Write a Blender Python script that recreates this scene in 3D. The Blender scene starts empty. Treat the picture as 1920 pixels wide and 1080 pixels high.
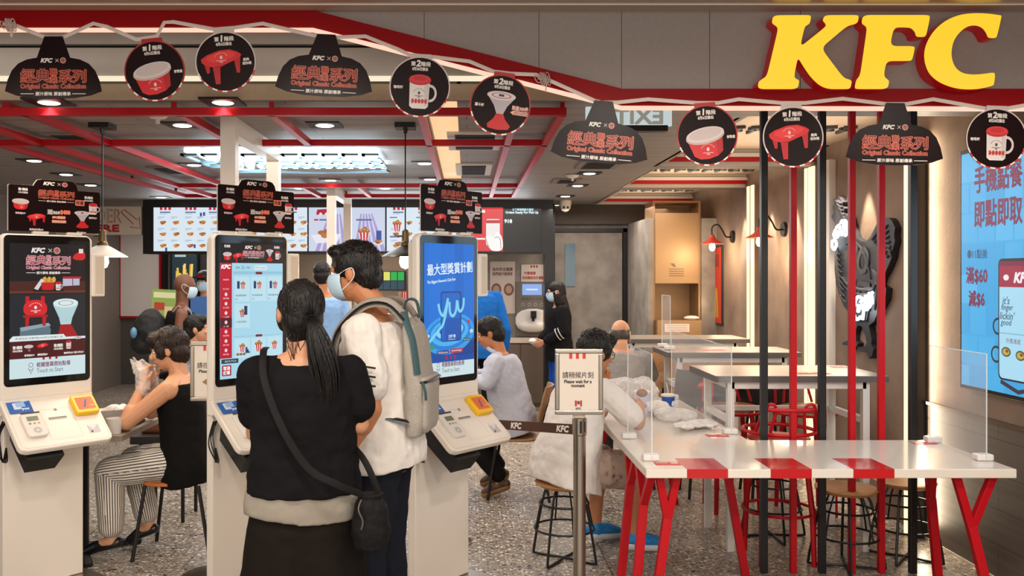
import bpy, bmesh, math, random
from mathutils import Vector, Matrix, Euler
random.seed(7)
S = bpy.context.scene
COL = S.collection
PI = math.pi
V = Vector
# ---------------------------------------------------------------- camera (eye 1.65 m, looking along +Y, small lens shift)
FPX, CX, HY, EYE = 1650.0, 875.0, 515.0, 1.65
cd = bpy.data.cameras.new('camera'); cam = bpy.data.objects.new('camera', cd); COL.objects.link(cam)
cam.location = (0, 0, EYE); cam.rotation_euler = (PI/2, 0, 0)
cd.sensor_width = 36; cd.lens = FPX/1920*36
cd.shift_x = (960-CX)/1920; cd.shift_y = -(540-HY)/1920
S.camera = cam
S.view_settings.view_transform = 'Standard'; S.view_settings.look = 'None'
S.view_settings.exposure = 0.0; S.view_settings.gamma = 1.0; S.view_settings.use_curve_mapping = False
# ---------------------------------------------------------------- world: dim hall light of the mall outside
wd = bpy.data.worlds.new('world'); S.world = wd; wd.use_nodes = True
wd.node_tree.nodes['Background'].inputs[0].default_value = (1.0, .93, .86, 1)
wd.node_tree.nodes['Background'].inputs[1].default_value = .48
def lamp(kind, name, loc, power, col=(1, .88, .74), size=.1, rot=(0, 0, 0), spot=None, blend=.6, sy=None):
    d = bpy.data.lights.new(name, kind); o = bpy.data.objects.new(name, d); COL.objects.link(o)
    o.location = loc; o.rotation_euler = rot; d.energy = power*1.75; d.color = col
    if kind == 'AREA':
        d.size = size
        if sy: d.shape = 'RECTANGLE'; d.size_y = sy
    else: d.shadow_soft_size = size
    if kind == 'SPOT': d.spot_size = math.radians(spot or 110); d.spot_blend = blend
    return o
# downlights of the mall concourse (on its ceiling, over and behind the photographer)
for x in (-2.6, -.9, .9, 2.6):
    for y in (.2, 2.2):
        lamp('SPOT', 'mall_downlight', (x, y, 2.8), 62 if y > 1 else 75, (1, .9, .78), .12, (math.radians(26), 0, 0), 125)
# unseen fill lamp behind the camera, added to light the signs and header
lamp('AREA', 'front_fill', (0, -2.6, 1.9), 78, (1, .92, .82), 7, (PI/2, 0, 0), sy=1.8)
# unseen fill lamps under the shop ceiling, added to brighten the room
for x, y, w, l, p in ((-2.0, 7.2, 3.4, 3.6, 40), (.4, 8.6, 1.0, 4.5, 28), (2.0, 6.3, .8, 2.0, 7), (2.0, 9.5, .8, 2.2, 9), (-3.8, 11.9, 1.6, 1.2, 15), (-1.2, 11.8, 2.0, .8, 16), (1.45, 10.4, .9, .8, 10)):
    lamp('AREA', 'ceiling_fill', (x, y, 2.44), p, (1, .9, .8), w, (0, 0, 0), sy=l)
# ---------------------------------------------------------------- helpers
def lin(h):
    h = h.lstrip('#'); out = []
    if len(h) == 3: h = ''.join(c*2 for c in h)
    for i in (0, 2, 4):
        c = int(h[i:i+2], 16)/255
        out.append(c/12.92 if c <= .04045 else ((c+.055)/1.055)**2.4)
    return tuple(out)+(1,)
MATS = {}
def M(name, hexc, rough=.5, metal=0, em=0, alpha=1, trans=0, bump=None, coat=0, noise=None, spec=None):
    """plain or lightly varied principled material; noise=(scale, amount), bump=(scale, strength)"""
    if name in MATS: return MATS[name]
    m = bpy.data.materials.new(name); m.use_nodes = True; nt = m.node_tree; b = nt.nodes['Principled BSDF']
    c = lin(hexc)
    b.inputs['Base Color'].default_value = c; b.inputs['Roughness'].default_value = rough
    b.inputs['Metallic'].default_value = metal
    if spec is not None: b.inputs['Specular IOR Level'].default_value = spec
    if em:
        b.inputs['Emission Color'].default_value = c; b.inputs['Emission Strength'].default_value = em
        b.inputs['Base Color'].default_value = (c[0]*.05, c[1]*.05, c[2]*.05, 1)
    if alpha < 1: b.inputs['Alpha'].default_value = alpha
    if trans: b.inputs['Transmission Weight'].default_value = trans
    if coat: b.inputs['Coat Weight'].default_value = coat
    tc = None
    if noise or bump:
        tc = nt.nodes.new('ShaderNodeTexCoord')
    if noise:
        n = nt.nodes.new('ShaderNodeTexNoise'); n.inputs['Scale'].default_value = noise[0]; n.inputs['Detail'].default_value = 5
        r = nt.nodes.new('ShaderNodeMapRange'); r.inputs['From Min'].default_value = .3; r.inputs['From Max'].default_value = .7
        r.inputs['To Min'].default_value = 1-noise[1]; r.inputs['To Max'].default_value = 1+noise[1]
        mx = nt.nodes.new('ShaderNodeMix'); mx.data_type = 'RGBA'; mx.blend_type = 'MULTIPLY'; mx.inputs[0].default_value = 1
        mx.inputs[6].default_value = c
        src = tc.outputs['Object']
        if len(noise) > 2:
            mp = nt.nodes.new('ShaderNodeMapping'); mp.inputs['Scale'].default_value = noise[2]
            nt.links.new(src, mp.inputs[0]); src = mp.outputs[0]
        nt.links.new(src, n.inputs['Vector']); nt.links.new(n.outputs[0], r.inputs[0])
        nt.links.new(r.outputs[0], mx.inputs[7]); nt.links.new(mx.outputs[2], b.inputs['Base Color'])
    if bump:
        n = nt.nodes.new('ShaderNodeTexNoise'); n.inputs['Scale'].default_value = bump[0]; n.inputs['Detail'].default_value = 4
        bp = nt.nodes.new('ShaderNodeBump'); bp.inputs['Strength'].default_value = bump[1]; bp.inputs['Distance'].default_value = .02
        src = tc.outputs['Object']
        if len(bump) > 2:
            mp = nt.nodes.new('ShaderNodeMapping'); mp.inputs['Scale'].default_value = bump[2]
            nt.links.new(src, mp.inputs[0]); src = mp.outputs[0]
        nt.links.new(src, n.inputs['Vector']); nt.links.new(n.outputs[0], bp.inputs['Height']); nt.links.new(bp.outputs[0], b.inputs['Normal'])
    MATS[name] = m; return m
def E(h, s=1.0): return M('lit_%s_%s' % (h, s), h, .4, em=s)
def P(h): return M('print_'+h, h, .45)
def stripes(name, c1, c2, scale, axis='X', width=.5, rough=.7):
    if name in MATS: return MATS[name]
    m = bpy.data.materials.new(name); m.use_nodes = True; nt = m.node_tree; b = nt.nodes['Principled BSDF']; b.inputs['Roughness'].default_value = rough
    tc = nt.nodes.new('ShaderNodeTexCoord'); w = nt.nodes.new('ShaderNodeTexWave'); w.bands_direction = axis; w.inputs['Scale'].default_value = scale
    w.inputs['Distortion'].default_value = .15
    r = nt.nodes.new('ShaderNodeValToRGB'); r.color_ramp.interpolation = 'CONSTANT'
    r.color_ramp.elements[0].color = lin(c1); r.color_ramp.elements[1].position = width; r.color_ramp.elements[1].color = lin(c2)
    nt.links.new(tc.outputs['Object'], w.inputs['Vector']); nt.links.new(w.outputs[0], r.inputs[0]); nt.links.new(r.outputs[0], b.inputs['Base Color'])
    MATS[name] = m; return m
WM = {}
def wmat(o): return WM.get(o.name, Matrix.Identity(4)) if o else Matrix.Identity(4)
def tag(o, label, cat, group=None, kind=None):
    if label: o['label'] = label
    if cat: o['category'] = cat
    if group: o['group'] = group
    if kind: o['kind'] = kind
    return o
def thing(name, label, cat, loc=(0, 0, 0), rz=0, group=None):
    o = bpy.data.objects.new(name, None); COL.objects.link(o); o.location = loc; o.rotation_euler = (0, 0, rz); o.empty_display_size = .1
    tag(o, label, cat, group); WM[o.name] = Matrix.Translation(V(loc)) @ Matrix.Rotation(rz, 4, 'Z')
    return o
def kids(o): return [c for c in bpy.data.objects if c.parent == o]
CH = {}
def dup(root, loc, rz=None, label=None, group=None):
    r = root.copy(); COL.objects.link(r); r.location = loc
    if rz is not None: r.rotation_euler = (0, 0, rz)
    if label: r['label'] = label
    if group: r['group'] = group
    WM[r.name] = Matrix.Translation(V(loc)) @ Matrix.Rotation(r.rotation_euler.z, 4, 'Z')
    def rec(src, dst):
        for c in CH.get(src.name, []):
            n = c.copy(); COL.objects.link(n); n.parent = dst; WM[n.name] = WM[r.name]
            CH.setdefault(dst.name, []).append(n); rec(c, n)
    rec(root, r); return r
def frame_of(d, up=V((0, 0, 1))):
    d = d.normalized()
    if abs(d.dot(up)) > .98: up = V((1, 0, 0))
    x = up.cross(d).normalized(); return x, d.cross(x).normalized()
GLY = {}
def glyph(s, font_shear=0):
    k = (s, font_shear)
    if k in GLY: return GLY[k]
    c = bpy.data.curves.new('t', 'FONT'); c.body = s; c.size = 1; c.shear = font_shear; c.resolution_u = 2; c.fill_mode = 'FRONT'
    o = bpy.data.objects.new('t', c); me = o.to_mesh()
    vs = [(v.co.x, v.co.y) for v in me.vertices]; fs = [tuple(p.vertices) for p in me.polygons]
    o.to_mesh_clear(); bpy.data.objects.remove(o); bpy.data.curves.remove(c)
    xs = [v[0] for v in vs] or [0, 1]; ys = [v[1] for v in vs] or [0, 1]
    GLY[k] = (vs, fs, min(xs), max(xs), min(ys), max(ys)); return GLY[k]
class MB:
    def __init__(s, m=None):
        s.v, s.f, s.mi, s.mats, s.cur = [], [], [], [], 0
        if m: s.mat(m)
    def mat(s, m):
        if m not in s.mats: s.mats.append(m)
        s.cur = s.mats.index(m); return s
    def add(s, vs, fs, xf=None):
        n = len(s.v)
        s.v += [(xf @ V(p)) if xf else V(p) for p in vs]
        s.f += [tuple(i+n for i in f) for f in fs]; s.mi += [s.cur]*len(fs); return s
    def box(s, lo, hi, xf=None):
        (a, b, c), (d, e, f) = lo, hi
        return s.add([(a, b, c), (d, b, c), (d, e, c), (a, e, c), (a, b, f), (d, b, f), (d, e, f), (a, e, f)],
                     [(0, 3, 2, 1), (4, 5, 6, 7), (0, 1, 5, 4), (1, 2, 6, 5), (2, 3, 7, 6), (3, 0, 4, 7)], xf)
    def bar(s, p0, p1, w, h=None, up=V((0, 0, 1))):
        p0, p1 = V(p0), V(p1); h = h or w; x, y = frame_of(p1-p0, V(up)); x = x*w/2; y = y*h/2
        return s.add([p0-x-y, p0+x-y, p0+x+y, p0-x+y, p1-x-y, p1+x-y, p1+x+y, p1-x+y],
                     [(0, 3, 2, 1), (4, 5, 6, 7), (0, 1, 5, 4), (1, 2, 6, 5), (2, 3, 7, 6), (3, 0, 4, 7)])
    def cyl(s, p0, p1, r0, r1=None, n=14, caps=True):
        p0, p1 = V(p0), V(p1); r1 = r0 if r1 is None else r1; x, y = frame_of(p1-p0)
        vs = []
        for p, r in ((p0, r0), (p1, r1)):
            vs += [p+(x*math.cos(2*PI*i/n)+y*math.sin(2*PI*i/n))*r for i in range(n)]
        fs = [(i, (i+1) % n, n+(i+1) % n, n+i) for i in range(n)]
        if caps: fs += [tuple(range(n))[::-1], tuple(range(n, 2*n))]
        return s.add(vs, fs)
    def rings(s, R, closed=False, caps=True):
        n = len(R[0]); vs = [p for r in R for p in r]; fs = []
        m = len(R)
        for j in range(m if closed else m-1):
            a, b = j*n, ((j+1) % m)*n
            fs += [(a+i, a+(i+1) % n, b+(i+1) % n, b+i) for i in range(n)]
        if caps and not closed: fs += [tuple(range(n))[::-1], tuple(range((m-1)*n, m*n))]
        return s.add(vs, fs)
    def tube(s, pts, r, n=8, closed=False, flat=1.0, caps=True, nrm=None):
        pts = [V(p) for p in pts]; m = len(pts); R = []; px = None
        for i in range(m):
            a = pts[(i-1) % m] if (closed or i) else pts[0]; b = pts[(i+1) % m] if (closed or i < m-1) else pts[-1]
            d = (b-a)
            if d.length < 1e-9: d = V((0, 0, 1))
            d.normalize()
            if px is None: x, y = frame_of(d)
            else:
                x = px-d*px.dot(d)
                x = x.normalized() if x.length > 1e-6 else frame_of(d)[0]
                y = d.cross(x)
            if nrm is not None:
                q = V(nrm(pts[i])) if callable(nrm) else V(nrm)
                q = q-d*q.dot(d)
                if q.length > 1e-6: y = q.normalized(); x = y.cross(d)
            px = x; rr = r[i] if isinstance(r, (list, tuple)) else r
            R.append([pts[i]+(x*math.cos(2*PI*k/n)+y*math.sin(2*PI*k/n)*flat)*rr for k in range(n)])
        return s.rings(R, closed, caps)
    def lathe(s, prof, c=(0, 0, 0), n=24, xf=None, caps=True):
        c = V(c); R = [[(c+V((r*math.cos(2*PI*i/n), r*math.sin(2*PI*i/n), z))) for i in range(n)] for r, z in prof]
        if xf: R = [[xf @ p for p in r] for r in R]
        return s.rings(R, False, caps)
    def prism(s, poly, z0, z1, xf=None):
        n = len(poly)
        return s.add([(x, y, z0) for x, y in poly]+[(x, y, z1) for x, y in poly],
                     [tuple(range(n))[::-1], tuple(range(n, 2*n))]+[(i, (i+1) % n, n+(i+1) % n, n+i) for i in range(n)], xf)
    def ball(s, c, r, n=14, m=8, xf=None):
        if not isinstance(r, (tuple, list, Vector)): r = (r, r, r)
        vs = [(0, 0, -1)]; fs = []
        for j in range(1, m):
            a = -PI/2+PI*j/m
            vs += [(math.cos(a)*math.cos(2*PI*i/n), math.cos(a)*math.sin(2*PI*i/n), math.sin(a)) for i in range(n)]
        vs.append((0, 0, 1)); c = V(c)
        vs = [V((p[0]*r[0], p[1]*r[1], p[2]*r[2])) for p in vs]
        vs = [c+(xf @ p if xf else p) for p in vs]
        fs += [(0, 1+(i+1) % n, 1+i) for i in range(n)]
        for j in range(m-2):
            a, b = 1+j*n, 1+(j+1)*n
            fs += [(a+i, a+(i+1) % n, b+(i+1) % n, b+i) for i in range(n)]
        t = len(vs)-1; a = 1+(m-2)*n
        fs += [(a+i, a+(i+1) % n, t) for i in range(n)]
        return s.add(vs, fs)
    def cap(s, p0, p1, r0, r1=None, n=12):
        r1 = r0 if r1 is None else r1
        p0, p1 = V(p0), V(p1)
        if (p1-p0).length < 1e-5: return s.ball(p0, r0, n, 8)
        d = (p1-p0).normalized(); x, y = frame_of(d); R = []
        for k in range(1, 5):
            a = -PI/2+PI/2*k/4.0; R.append((p0+d*r0*math.sin(a), max(r0*math.cos(a), 1e-4)))
        for k in range(0, 4):
            a = PI/2*k/4.0; R.append((p1+d*r1*math.sin(a), max(r1*math.cos(a), 1e-4)))
        return s.rings([[c+(x*math.cos(2*PI*i/n)+y*math.sin(2*PI*i/n))*r for i in range(n)] for c, r in R])
    def chain(s, pts, rs, n=12):
        for i in range(len(pts)-1): s.cap(pts[i], pts[i+1], rs[i], rs[i+1], n)
        return s
    def mesh(s, name, parent=None, world=False, smooth=35):
        me = bpy.data.meshes.new(name)
        vs = s.v
        if world and parent is not None:
            inv = wmat(parent).inverted(); vs = [inv @ p for p in vs]
        me.from_pydata([tuple(p) for p in vs], [], s.f)
        for m in s.mats: me.materials.append(m)
        if len(s.mats) > 1: me.polygons.foreach_set('material_index', s.mi)
        if smooth:
            me.polygons.foreach_set('use_smooth', [True]*len(me.polygons)); me.set_sharp_from_angle(angle=math.radians(smooth))
        me.update(); return me
    def build(s, name, parent=None, world=False, smooth=35, bevel=0, seg=2):
        return put(s.mesh(name, parent, world, smooth), name, parent, bevel, seg)
def put(me, name, parent=None, bevel=0, seg=2):
    o = bpy.data.objects.new(name, me); COL.objects.link(o)
    if parent is not None:
        o.parent = parent; WM[o.name] = wmat(parent); CH.setdefault(parent.name, []).append(o)
    if bevel:
        b = o.modifiers.new('bevel', 'BEVEL'); b.width = bevel; b.segments = seg; b.limit_method = 'ANGLE'; b.angle_limit = math.radians(40)
        b.harden_normals = False
    return o
def struct(o, label=None):
    o['kind'] = 'structure'
    if label: o['label'] = label
    return o
class Print(MB):
    """flat artwork laid on a surface: x right, y down in its own units, layers stacked outwards"""
    def __init__(s, O, U, Vup, ux, uy, eps=.0007):
        MB.__init__(s); s.O, s.U, s.Vd = V(O), V(U).normalized(), -V(Vup).normalized(); s.N = s.Vd.cross(s.U).normalized()
        s.N = s.U.cross(-s.Vd).normalized(); s.ux, s.uy, s.eps, s.k = ux, uy, eps, 0
    def pt(s, x, y, L): return s.O+s.U*(x*s.ux)+s.Vd*(y*s.uy)+s.N*(s.eps*(L+.02*(s.k % 50)))
    def poly(s, pts, m, L=1):
        s.k += 1; s.mat(m); a = sum(pts[i][0]*pts[(i+1) % len(pts)][1]-pts[(i+1) % len(pts)][0]*pts[i][1] for i in range(len(pts)))
        if a > 0: pts = pts[::-1]
        return s.add([s.pt(x, y, L) for x, y in pts], [tuple(range(len(pts)))])
    def rect(s, x0, y0, x1, y1, m, L=1): return s.poly([(x0, y0), (x1, y0), (x1, y1), (x0, y1)], m, L)
    def rrect(s, x0, y0, x1, y1, r, m, L=1):
        p = []
        for cx, cy, a0 in ((x1-r, y1-r, 0), (x0+r, y1-r, 90), (x0+r, y0+r, 180), (x1-r, y0+r, 270)):
            for k in range(4):
                a = math.radians(a0+30*k); p.append((cx+r*math.cos(a), cy+r*math.sin(a)))
        return s.poly(p, m, L)
    def ell(s, cx, cy, rx, ry, m, L=1, n=28, rot=0):
        c, q = math.cos(rot), math.sin(rot); p = []
        for i in range(n):
            a = 2*PI*i/n; x, y = rx*math.cos(a), ry*math.sin(a); p.append((cx+x*c-y*q, cy+x*q+y*c))
        return s.poly(p, m, L)
    def ring(s, cx, cy, r0, r1, m, L=1, n=48, a0=0, a1=360, asp=1.0):
        s.k += 1; s.mat(m); k = max(2, int(n*(a1-a0)/360)); vs = []
        for i in range(k+1):
            a = math.radians(a0+(a1-a0)*i/k)
            vs += [s.pt(cx+r0*math.cos(a), cy+r0*asp*math.sin(a), L), s.pt(cx+r1*math.cos(a), cy+r1*asp*math.sin(a), L)]
        return s.add(vs, [(2*i, 2*i+2, 2*i+3, 2*i+1) for i in range(k)])
    def line(s, pts, w, m, L=1):
        s.k += 1; s.mat(m); pts = [V((p[0], p[1], 0)) for p in pts]; vs = []
        for i, p in enumerate(pts):
            d = (pts[min(i+1, len(pts)-1)]-pts[max(i-1, 0)]); d = d.normalized() if d.length else V((1, 0, 0))
            q = V((-d.y, d.x, 0))*w/2
            vs += [s.pt(p.x+q.x, p.y+q.y, L), s.pt(p.x-q.x, p.y-q.y, L)]
        s.add(vs, [(2*i, 2*i+1, 2*i+3, 2*i+2) for i in range(len(pts)-1)]); return s
    def txt(s, t, x, y, h, m, L=2, w=None, bold=0, shear=0, al='c', mirror=False, rot=0):
        """text whose box is centred at (x, y): h = box height, w = box width (free when None), bold = stroke gain"""
        vs, fs, a, b, c, d = glyph(t, shear); sy = h/max(d-c, 1e-6); sx = (w/max(b-a, 1e-6)) if w else sy*s.uy/s.ux
        ww = (b-a)*sx; ox = x-ww/2 if al == 'c' else (x if al == 'l' else x-ww)
        s.mat(m); cr, sr = math.cos(rot), math.sin(rot)
        offs = [(0, 0)] if not bold else [(math.cos(k*PI/4)*bold, math.sin(k*PI/4)*bold) for k in range(8)]+[(0, 0)]
        for dx, dy in offs:
            P_ = []; s.k += 1
            for px, py in vs:
                X = ox+(px-a)*sx+dx; Y = y+h/2-(py-c)*sy+dy
                if mirror: X = 2*x-X
                if rot: X, Y = x+(X-x)*cr-(Y-y)*sr, y+(X-x)*sr+(Y-y)*cr
                P_.append(s.pt(X, Y, L))
            s.add(P_, [f[::-1] if mirror else f for f in fs])
        return s
def rrpoly(x0, y0, x1, y1, r):
    return [(cx+r*math.cos(math.radians(a0+22.5*k)), cy+r*math.sin(math.radians(a0+22.5*k))) for cx, cy, a0 in ((x1-r, y1-r, 0), (x0+r, y1-r, 90), (x0+r, y0+r, 180), (x1-r, y0+r, 270)) for k in range(5)]
def fillet(p, r):
    q = []
    for i in range(len(p)):
        a, b, c = V((*p[i-1], 0)), V((*p[i], 0)), V((*p[(i+1) % len(p)], 0)); d1 = min(r, (a-b).length*.42); d2 = min(r, (c-b).length*.42)
        s_, e_ = b+(a-b).normalized()*d1, b+(c-b).normalized()*d2
        for t in (0, .25, .5, .75, 1):
            v = s_*(1-t)**2+b*2*t*(1-t)+e_*t*t; q.append((v.x, v.y))
    return q
def chaikin(p, it=1):
    for _ in range(it):
        q = []
        for i in range(len(p)):
            a, b = p[i], p[(i+1) % len(p)]
            q += [(a[0]*.75+b[0]*.25, a[1]*.75+b[1]*.25), (a[0]*.25+b[0]*.75, a[1]*.25+b[1]*.75)]
        p = q
    return p
def W(px, py, Y): return V(((px-CX)*Y/FPX, Y, EYE-(py-HY)*Y/FPX))
def spline(pts, n=6):
    pts = [V(p) for p in pts]; out = []
    for i in range(len(pts)-1):
        p0, p1, p2, p3 = pts[max(i-1, 0)], pts[i], pts[i+1], pts[min(i+2, len(pts)-1)]
        for k in range(n):
            t = k/n; out.append(.5*((2*p1)+(p2-p0)*t+(2*p0-5*p1+4*p2-p3)*t*t+(3*p1-p0-3*p2+p3)*t**3))
    out.append(pts[-1]); return out
def remeshed(mb, name, parent, voxel=.006, it=4, world=False, disp=None, mats=None):
    """fuse the overlapping volumes of mb into one continuous skin"""
    me = mb.mesh('tmp', parent, world, 0); o = bpy.data.objects.new('tmp', me); COL.objects.link(o)
    r = o.modifiers.new('r', 'REMESH'); r.mode = 'VOXEL'; r.voxel_size = voxel; r.use_smooth_shade = True
    if it: sm = o.modifiers.new('s', 'SMOOTH'); sm.factor = .5; sm.iterations = it
    for k, (sz, st) in enumerate(disp or []):
        key = 'clouds_%g' % sz; t = bpy.data.textures.get(key) or bpy.data.textures.new(key, 'CLOUDS'); t.noise_scale = sz; t.noise_depth = 2
        dm = o.modifiers.new('d%d' % k, 'DISPLACE'); dm.texture = t; dm.strength = st; dm.mid_level = .5; dm.texture_coords = 'LOCAL'
    ev = o.evaluated_get(bpy.context.evaluated_depsgraph_get()); m2 = bpy.data.meshes.new_from_object(ev)
    bpy.data.objects.remove(o); m2.name = name
    m2.materials.clear()
    for m in mb.mats[:1]: m2.materials.append(m)
    m2.polygons.foreach_set('use_smooth', [True]*len(m2.polygons))
    return put(m2, name, parent)
# ---------------------------------------------------------------- shared materials
def terrazzo():
    m = bpy.data.materials.new('terrazzo'); m.use_nodes = True; nt = m.node_tree; b = nt.nodes['Principled BSDF']
    tc = nt.nodes.new('ShaderNodeTexCoord'); L = nt.links
    base = None
    def mix(a, bcol, fac):
        x = nt.nodes.new('ShaderNodeMix'); x.data_type = 'RGBA'
        if isinstance(a, tuple): x.inputs[6].default_value = a
        else: L.new(a, x.inputs[6])
        x.inputs[7].default_value = bcol; L.new(fac, x.inputs[0]); return x.outputs[2]
    def vor(scale, lo, hi, seed):
        mp = nt.nodes.new('ShaderNodeMapping'); mp.inputs['Location'].default_value = (seed, seed*2, 0); L.new(tc.outputs['Object'], mp.inputs[0])
        n0 = nt.nodes.new('ShaderNodeTexNoise'); n0.inputs['Scale'].default_value = scale*1.6
        L.new(mp.outputs[0], n0.inputs['Vector'])
        ad = nt.nodes.new('ShaderNodeMix'); ad.data_type = 'RGBA'; ad.inputs[0].default_value = .035*20/scale; L.new(mp.outputs[0], ad.inputs[6]); L.new(n0.outputs['Color'], ad.inputs[7])
        v = nt.nodes.new('ShaderNodeTexVoronoi'); v.inputs['Scale'].default_value = scale; L.new(ad.outputs[2], v.inputs['Vector'])
        sep = nt.nodes.new('ShaderNodeSeparateColor'); L.new(v.outputs['Color'], sep.inputs[0])
        a = nt.nodes.new('ShaderNodeMath'); a.operation = 'LESS_THAN'; L.new(v.outputs['Distance'], a.inputs[0]); a.inputs[1].default_value = .42
        c = nt.nodes.new('ShaderNodeMath'); c.operation = 'COMPARE'; L.new(sep.outputs[0], c.inputs[0]); c.inputs[1].default_value = (lo+hi)/2; c.inputs[2].default_value = (hi-lo)/2
        k = nt.nodes.new('ShaderNodeMath'); k.operation = 'MULTIPLY'; L.new(a.outputs[0], k.inputs[0]); L.new(c.outputs[0], k.inputs[1]); return k.outputs[0]
    c = mix(lin('#8e857b'), lin('#cfc6b8'), vor(52, .0, .42, 0))
    c = mix(c, lin('#3a332e'), vor(60, .0, .22, 3.3))
    c = mix(c, lin('#75685c'), vor(34, .0, .35, 8.1))
    c = mix(c, lin('#241f1d'), vor(36, .0, .12, 5.7))
    c = mix(c, lin('#b79d84'), vor(42, .0, .12, 9.2))
    c = mix(c, lin('#e2dace'), vor(40, .0, .12, 1.9))
    br = nt.nodes.new('ShaderNodeTexBrick'); br.offset = 0; br.inputs['Scale'].default_value = 1; br.inputs['Mortar Size'].default_value = .003
    br.inputs['Brick Width'].default_value = .8; br.inputs['Row Height'].default_value = .8; L.new(tc.outputs['Object'], br.inputs['Vector'])
    c = mix(c, lin('#4d453e'), br.outputs['Fac'])
    L.new(c, b.inputs['Base Color']); b.inputs['Roughness'].default_value = .32
    return m
def planks(name, c1, c2, wid, axis_rot, rough=.6, streak=(1.5, 26, 26), order=None):
    m = bpy.data.materials.new(name); m.use_nodes = True; nt = m.node_tree; b = nt.nodes['Principled BSDF']; L = nt.links
    tc = nt.nodes.new('ShaderNodeTexCoord'); mp = nt.nodes.new('ShaderNodeMapping'); mp.inputs['Rotation'].default_value = axis_rot
    if order:
        sp = nt.nodes.new('ShaderNodeSeparateXYZ'); cb = nt.nodes.new('ShaderNodeCombineXYZ'); L.new(tc.outputs['Object'], sp.inputs[0])
        for i_, k_ in enumerate(order): L.new(sp.outputs[k_], cb.inputs[i_])
        L.new(cb.outputs[0], mp.inputs[0])
    else: L.new(tc.outputs['Object'], mp.inputs[0])
    n = nt.nodes.new('ShaderNodeTexNoise'); n.inputs['Detail'].default_value = 6; n.inputs['Scale'].default_value = 1
    m2 = nt.nodes.new('ShaderNodeMapping'); m2.inputs['Scale'].default_value = streak; L.new(mp.outputs[0], m2.inputs[0]); L.new(m2.outputs[0], n.inputs['Vector'])
    rp = nt.nodes.new('ShaderNodeMapRange'); rp.inputs[1].default_value = .3; rp.inputs[2].default_value = .7; L.new(n.outputs[0], rp.inputs[0])
    x = nt.nodes.new('ShaderNodeMix'); x.data_type = 'RGBA'; x.inputs[6].default_value = lin(c1); x.inputs[7].default_value = lin(c2); L.new(rp.outputs[0], x.inputs[0])
    br = nt.nodes.new('ShaderNodeTexBrick'); br.inputs['Scale'].default_value = 1; br.inputs['Mortar Size'].default_value = .002; br.inputs['Brick Width'].default_value = 1.9
    br.inputs['Row Height'].default_value = wid; L.new(mp.outputs[0], br.inputs['Vector'])
    y = nt.nodes.new('ShaderNodeMix'); y.data_type = 'RGBA'; L.new(x.outputs[2], y.inputs[6]); y.inputs[7].default_value = lin('#1c1815'); L.new(br.outputs['Fac'], y.inputs[0])
    L.new(y.outputs[2], b.inputs['Base Color']); b.inputs['Roughness'].default_value = rough; return m
m_floor = terrazzo()
m_ceil = planks('ceiling_planks', '#7d7571', '#948b86', .16, (0, 0, 0), .55)
m_dado = planks('dado_planks', '#4a413b', '#5d524a', .19, (0, 0, 0), .5, (1, 30, 30), (1, 2, 0))
m_conc = M('concrete_warm', '#826d5d', .8, noise=(3.5, .22), bump=(30, .08))
m_conc2 = M('concrete_grey', '#8b837b', .8, noise=(5, .25), bump=(30, .08))
m_grey = M('grey_panel', '#7d736e', .75, noise=(60, .06)); m_dgrey = M('dark_grey_wall', '#4e4946', .7, noise=(9, .08))
m_red = M('red_paint', '#b00d19', .4, spec=.25); m_dred = M('deep_red_paint', '#84040c', .45, spec=.12)
m_blk = M('black_metal', '#1d1b1b', .4, .3); m_black = M('black_plastic', '#0e0e10', .35); m_char = M('charcoal', '#2f2d2e', .6)
m_wht = M('white_plastic', '#e3d9ce', .38); m_wpaint = M('white_paint', '#d8d2cb', .5); m_cream = M('cream_paint', '#cdbfae', .6)
m_steel = M('brushed_steel', '#a89e92', .28, 1); m_wood = M('oak_seat', '#c08a53', .45, noise=(4, .18, (2, 18, 18)))
m_dwood = M('tan_bentwood', '#9a7350', .5, noise=(4, .15, (2, 14, 14))); m_oran = M('orange_wood', '#b5662f', .4, noise=(4, .15, (2, 14, 14)))
m_brown = M('brown_laminate', '#5d4d41', .5, noise=(3, .1, (1, 20, 1))); m_bronze = M('bronze_panel', '#9b7a57', .45, .35)
m_ttop = M('white_solid_surface', '#ded5cb', .16, coat=.3); m_tgrey = M('grey_laminate', '#877c72', .3); m_tedge = M('dark_table_edge', '#5a5350', .5)
m_acr = M('clear_acrylic', '#f4f6f8', .02, alpha=.13); m_acre = M('acrylic_edge', '#e8eef0', .15, alpha=.6)
W1 = lambda: P('#efe7e0')
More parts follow.
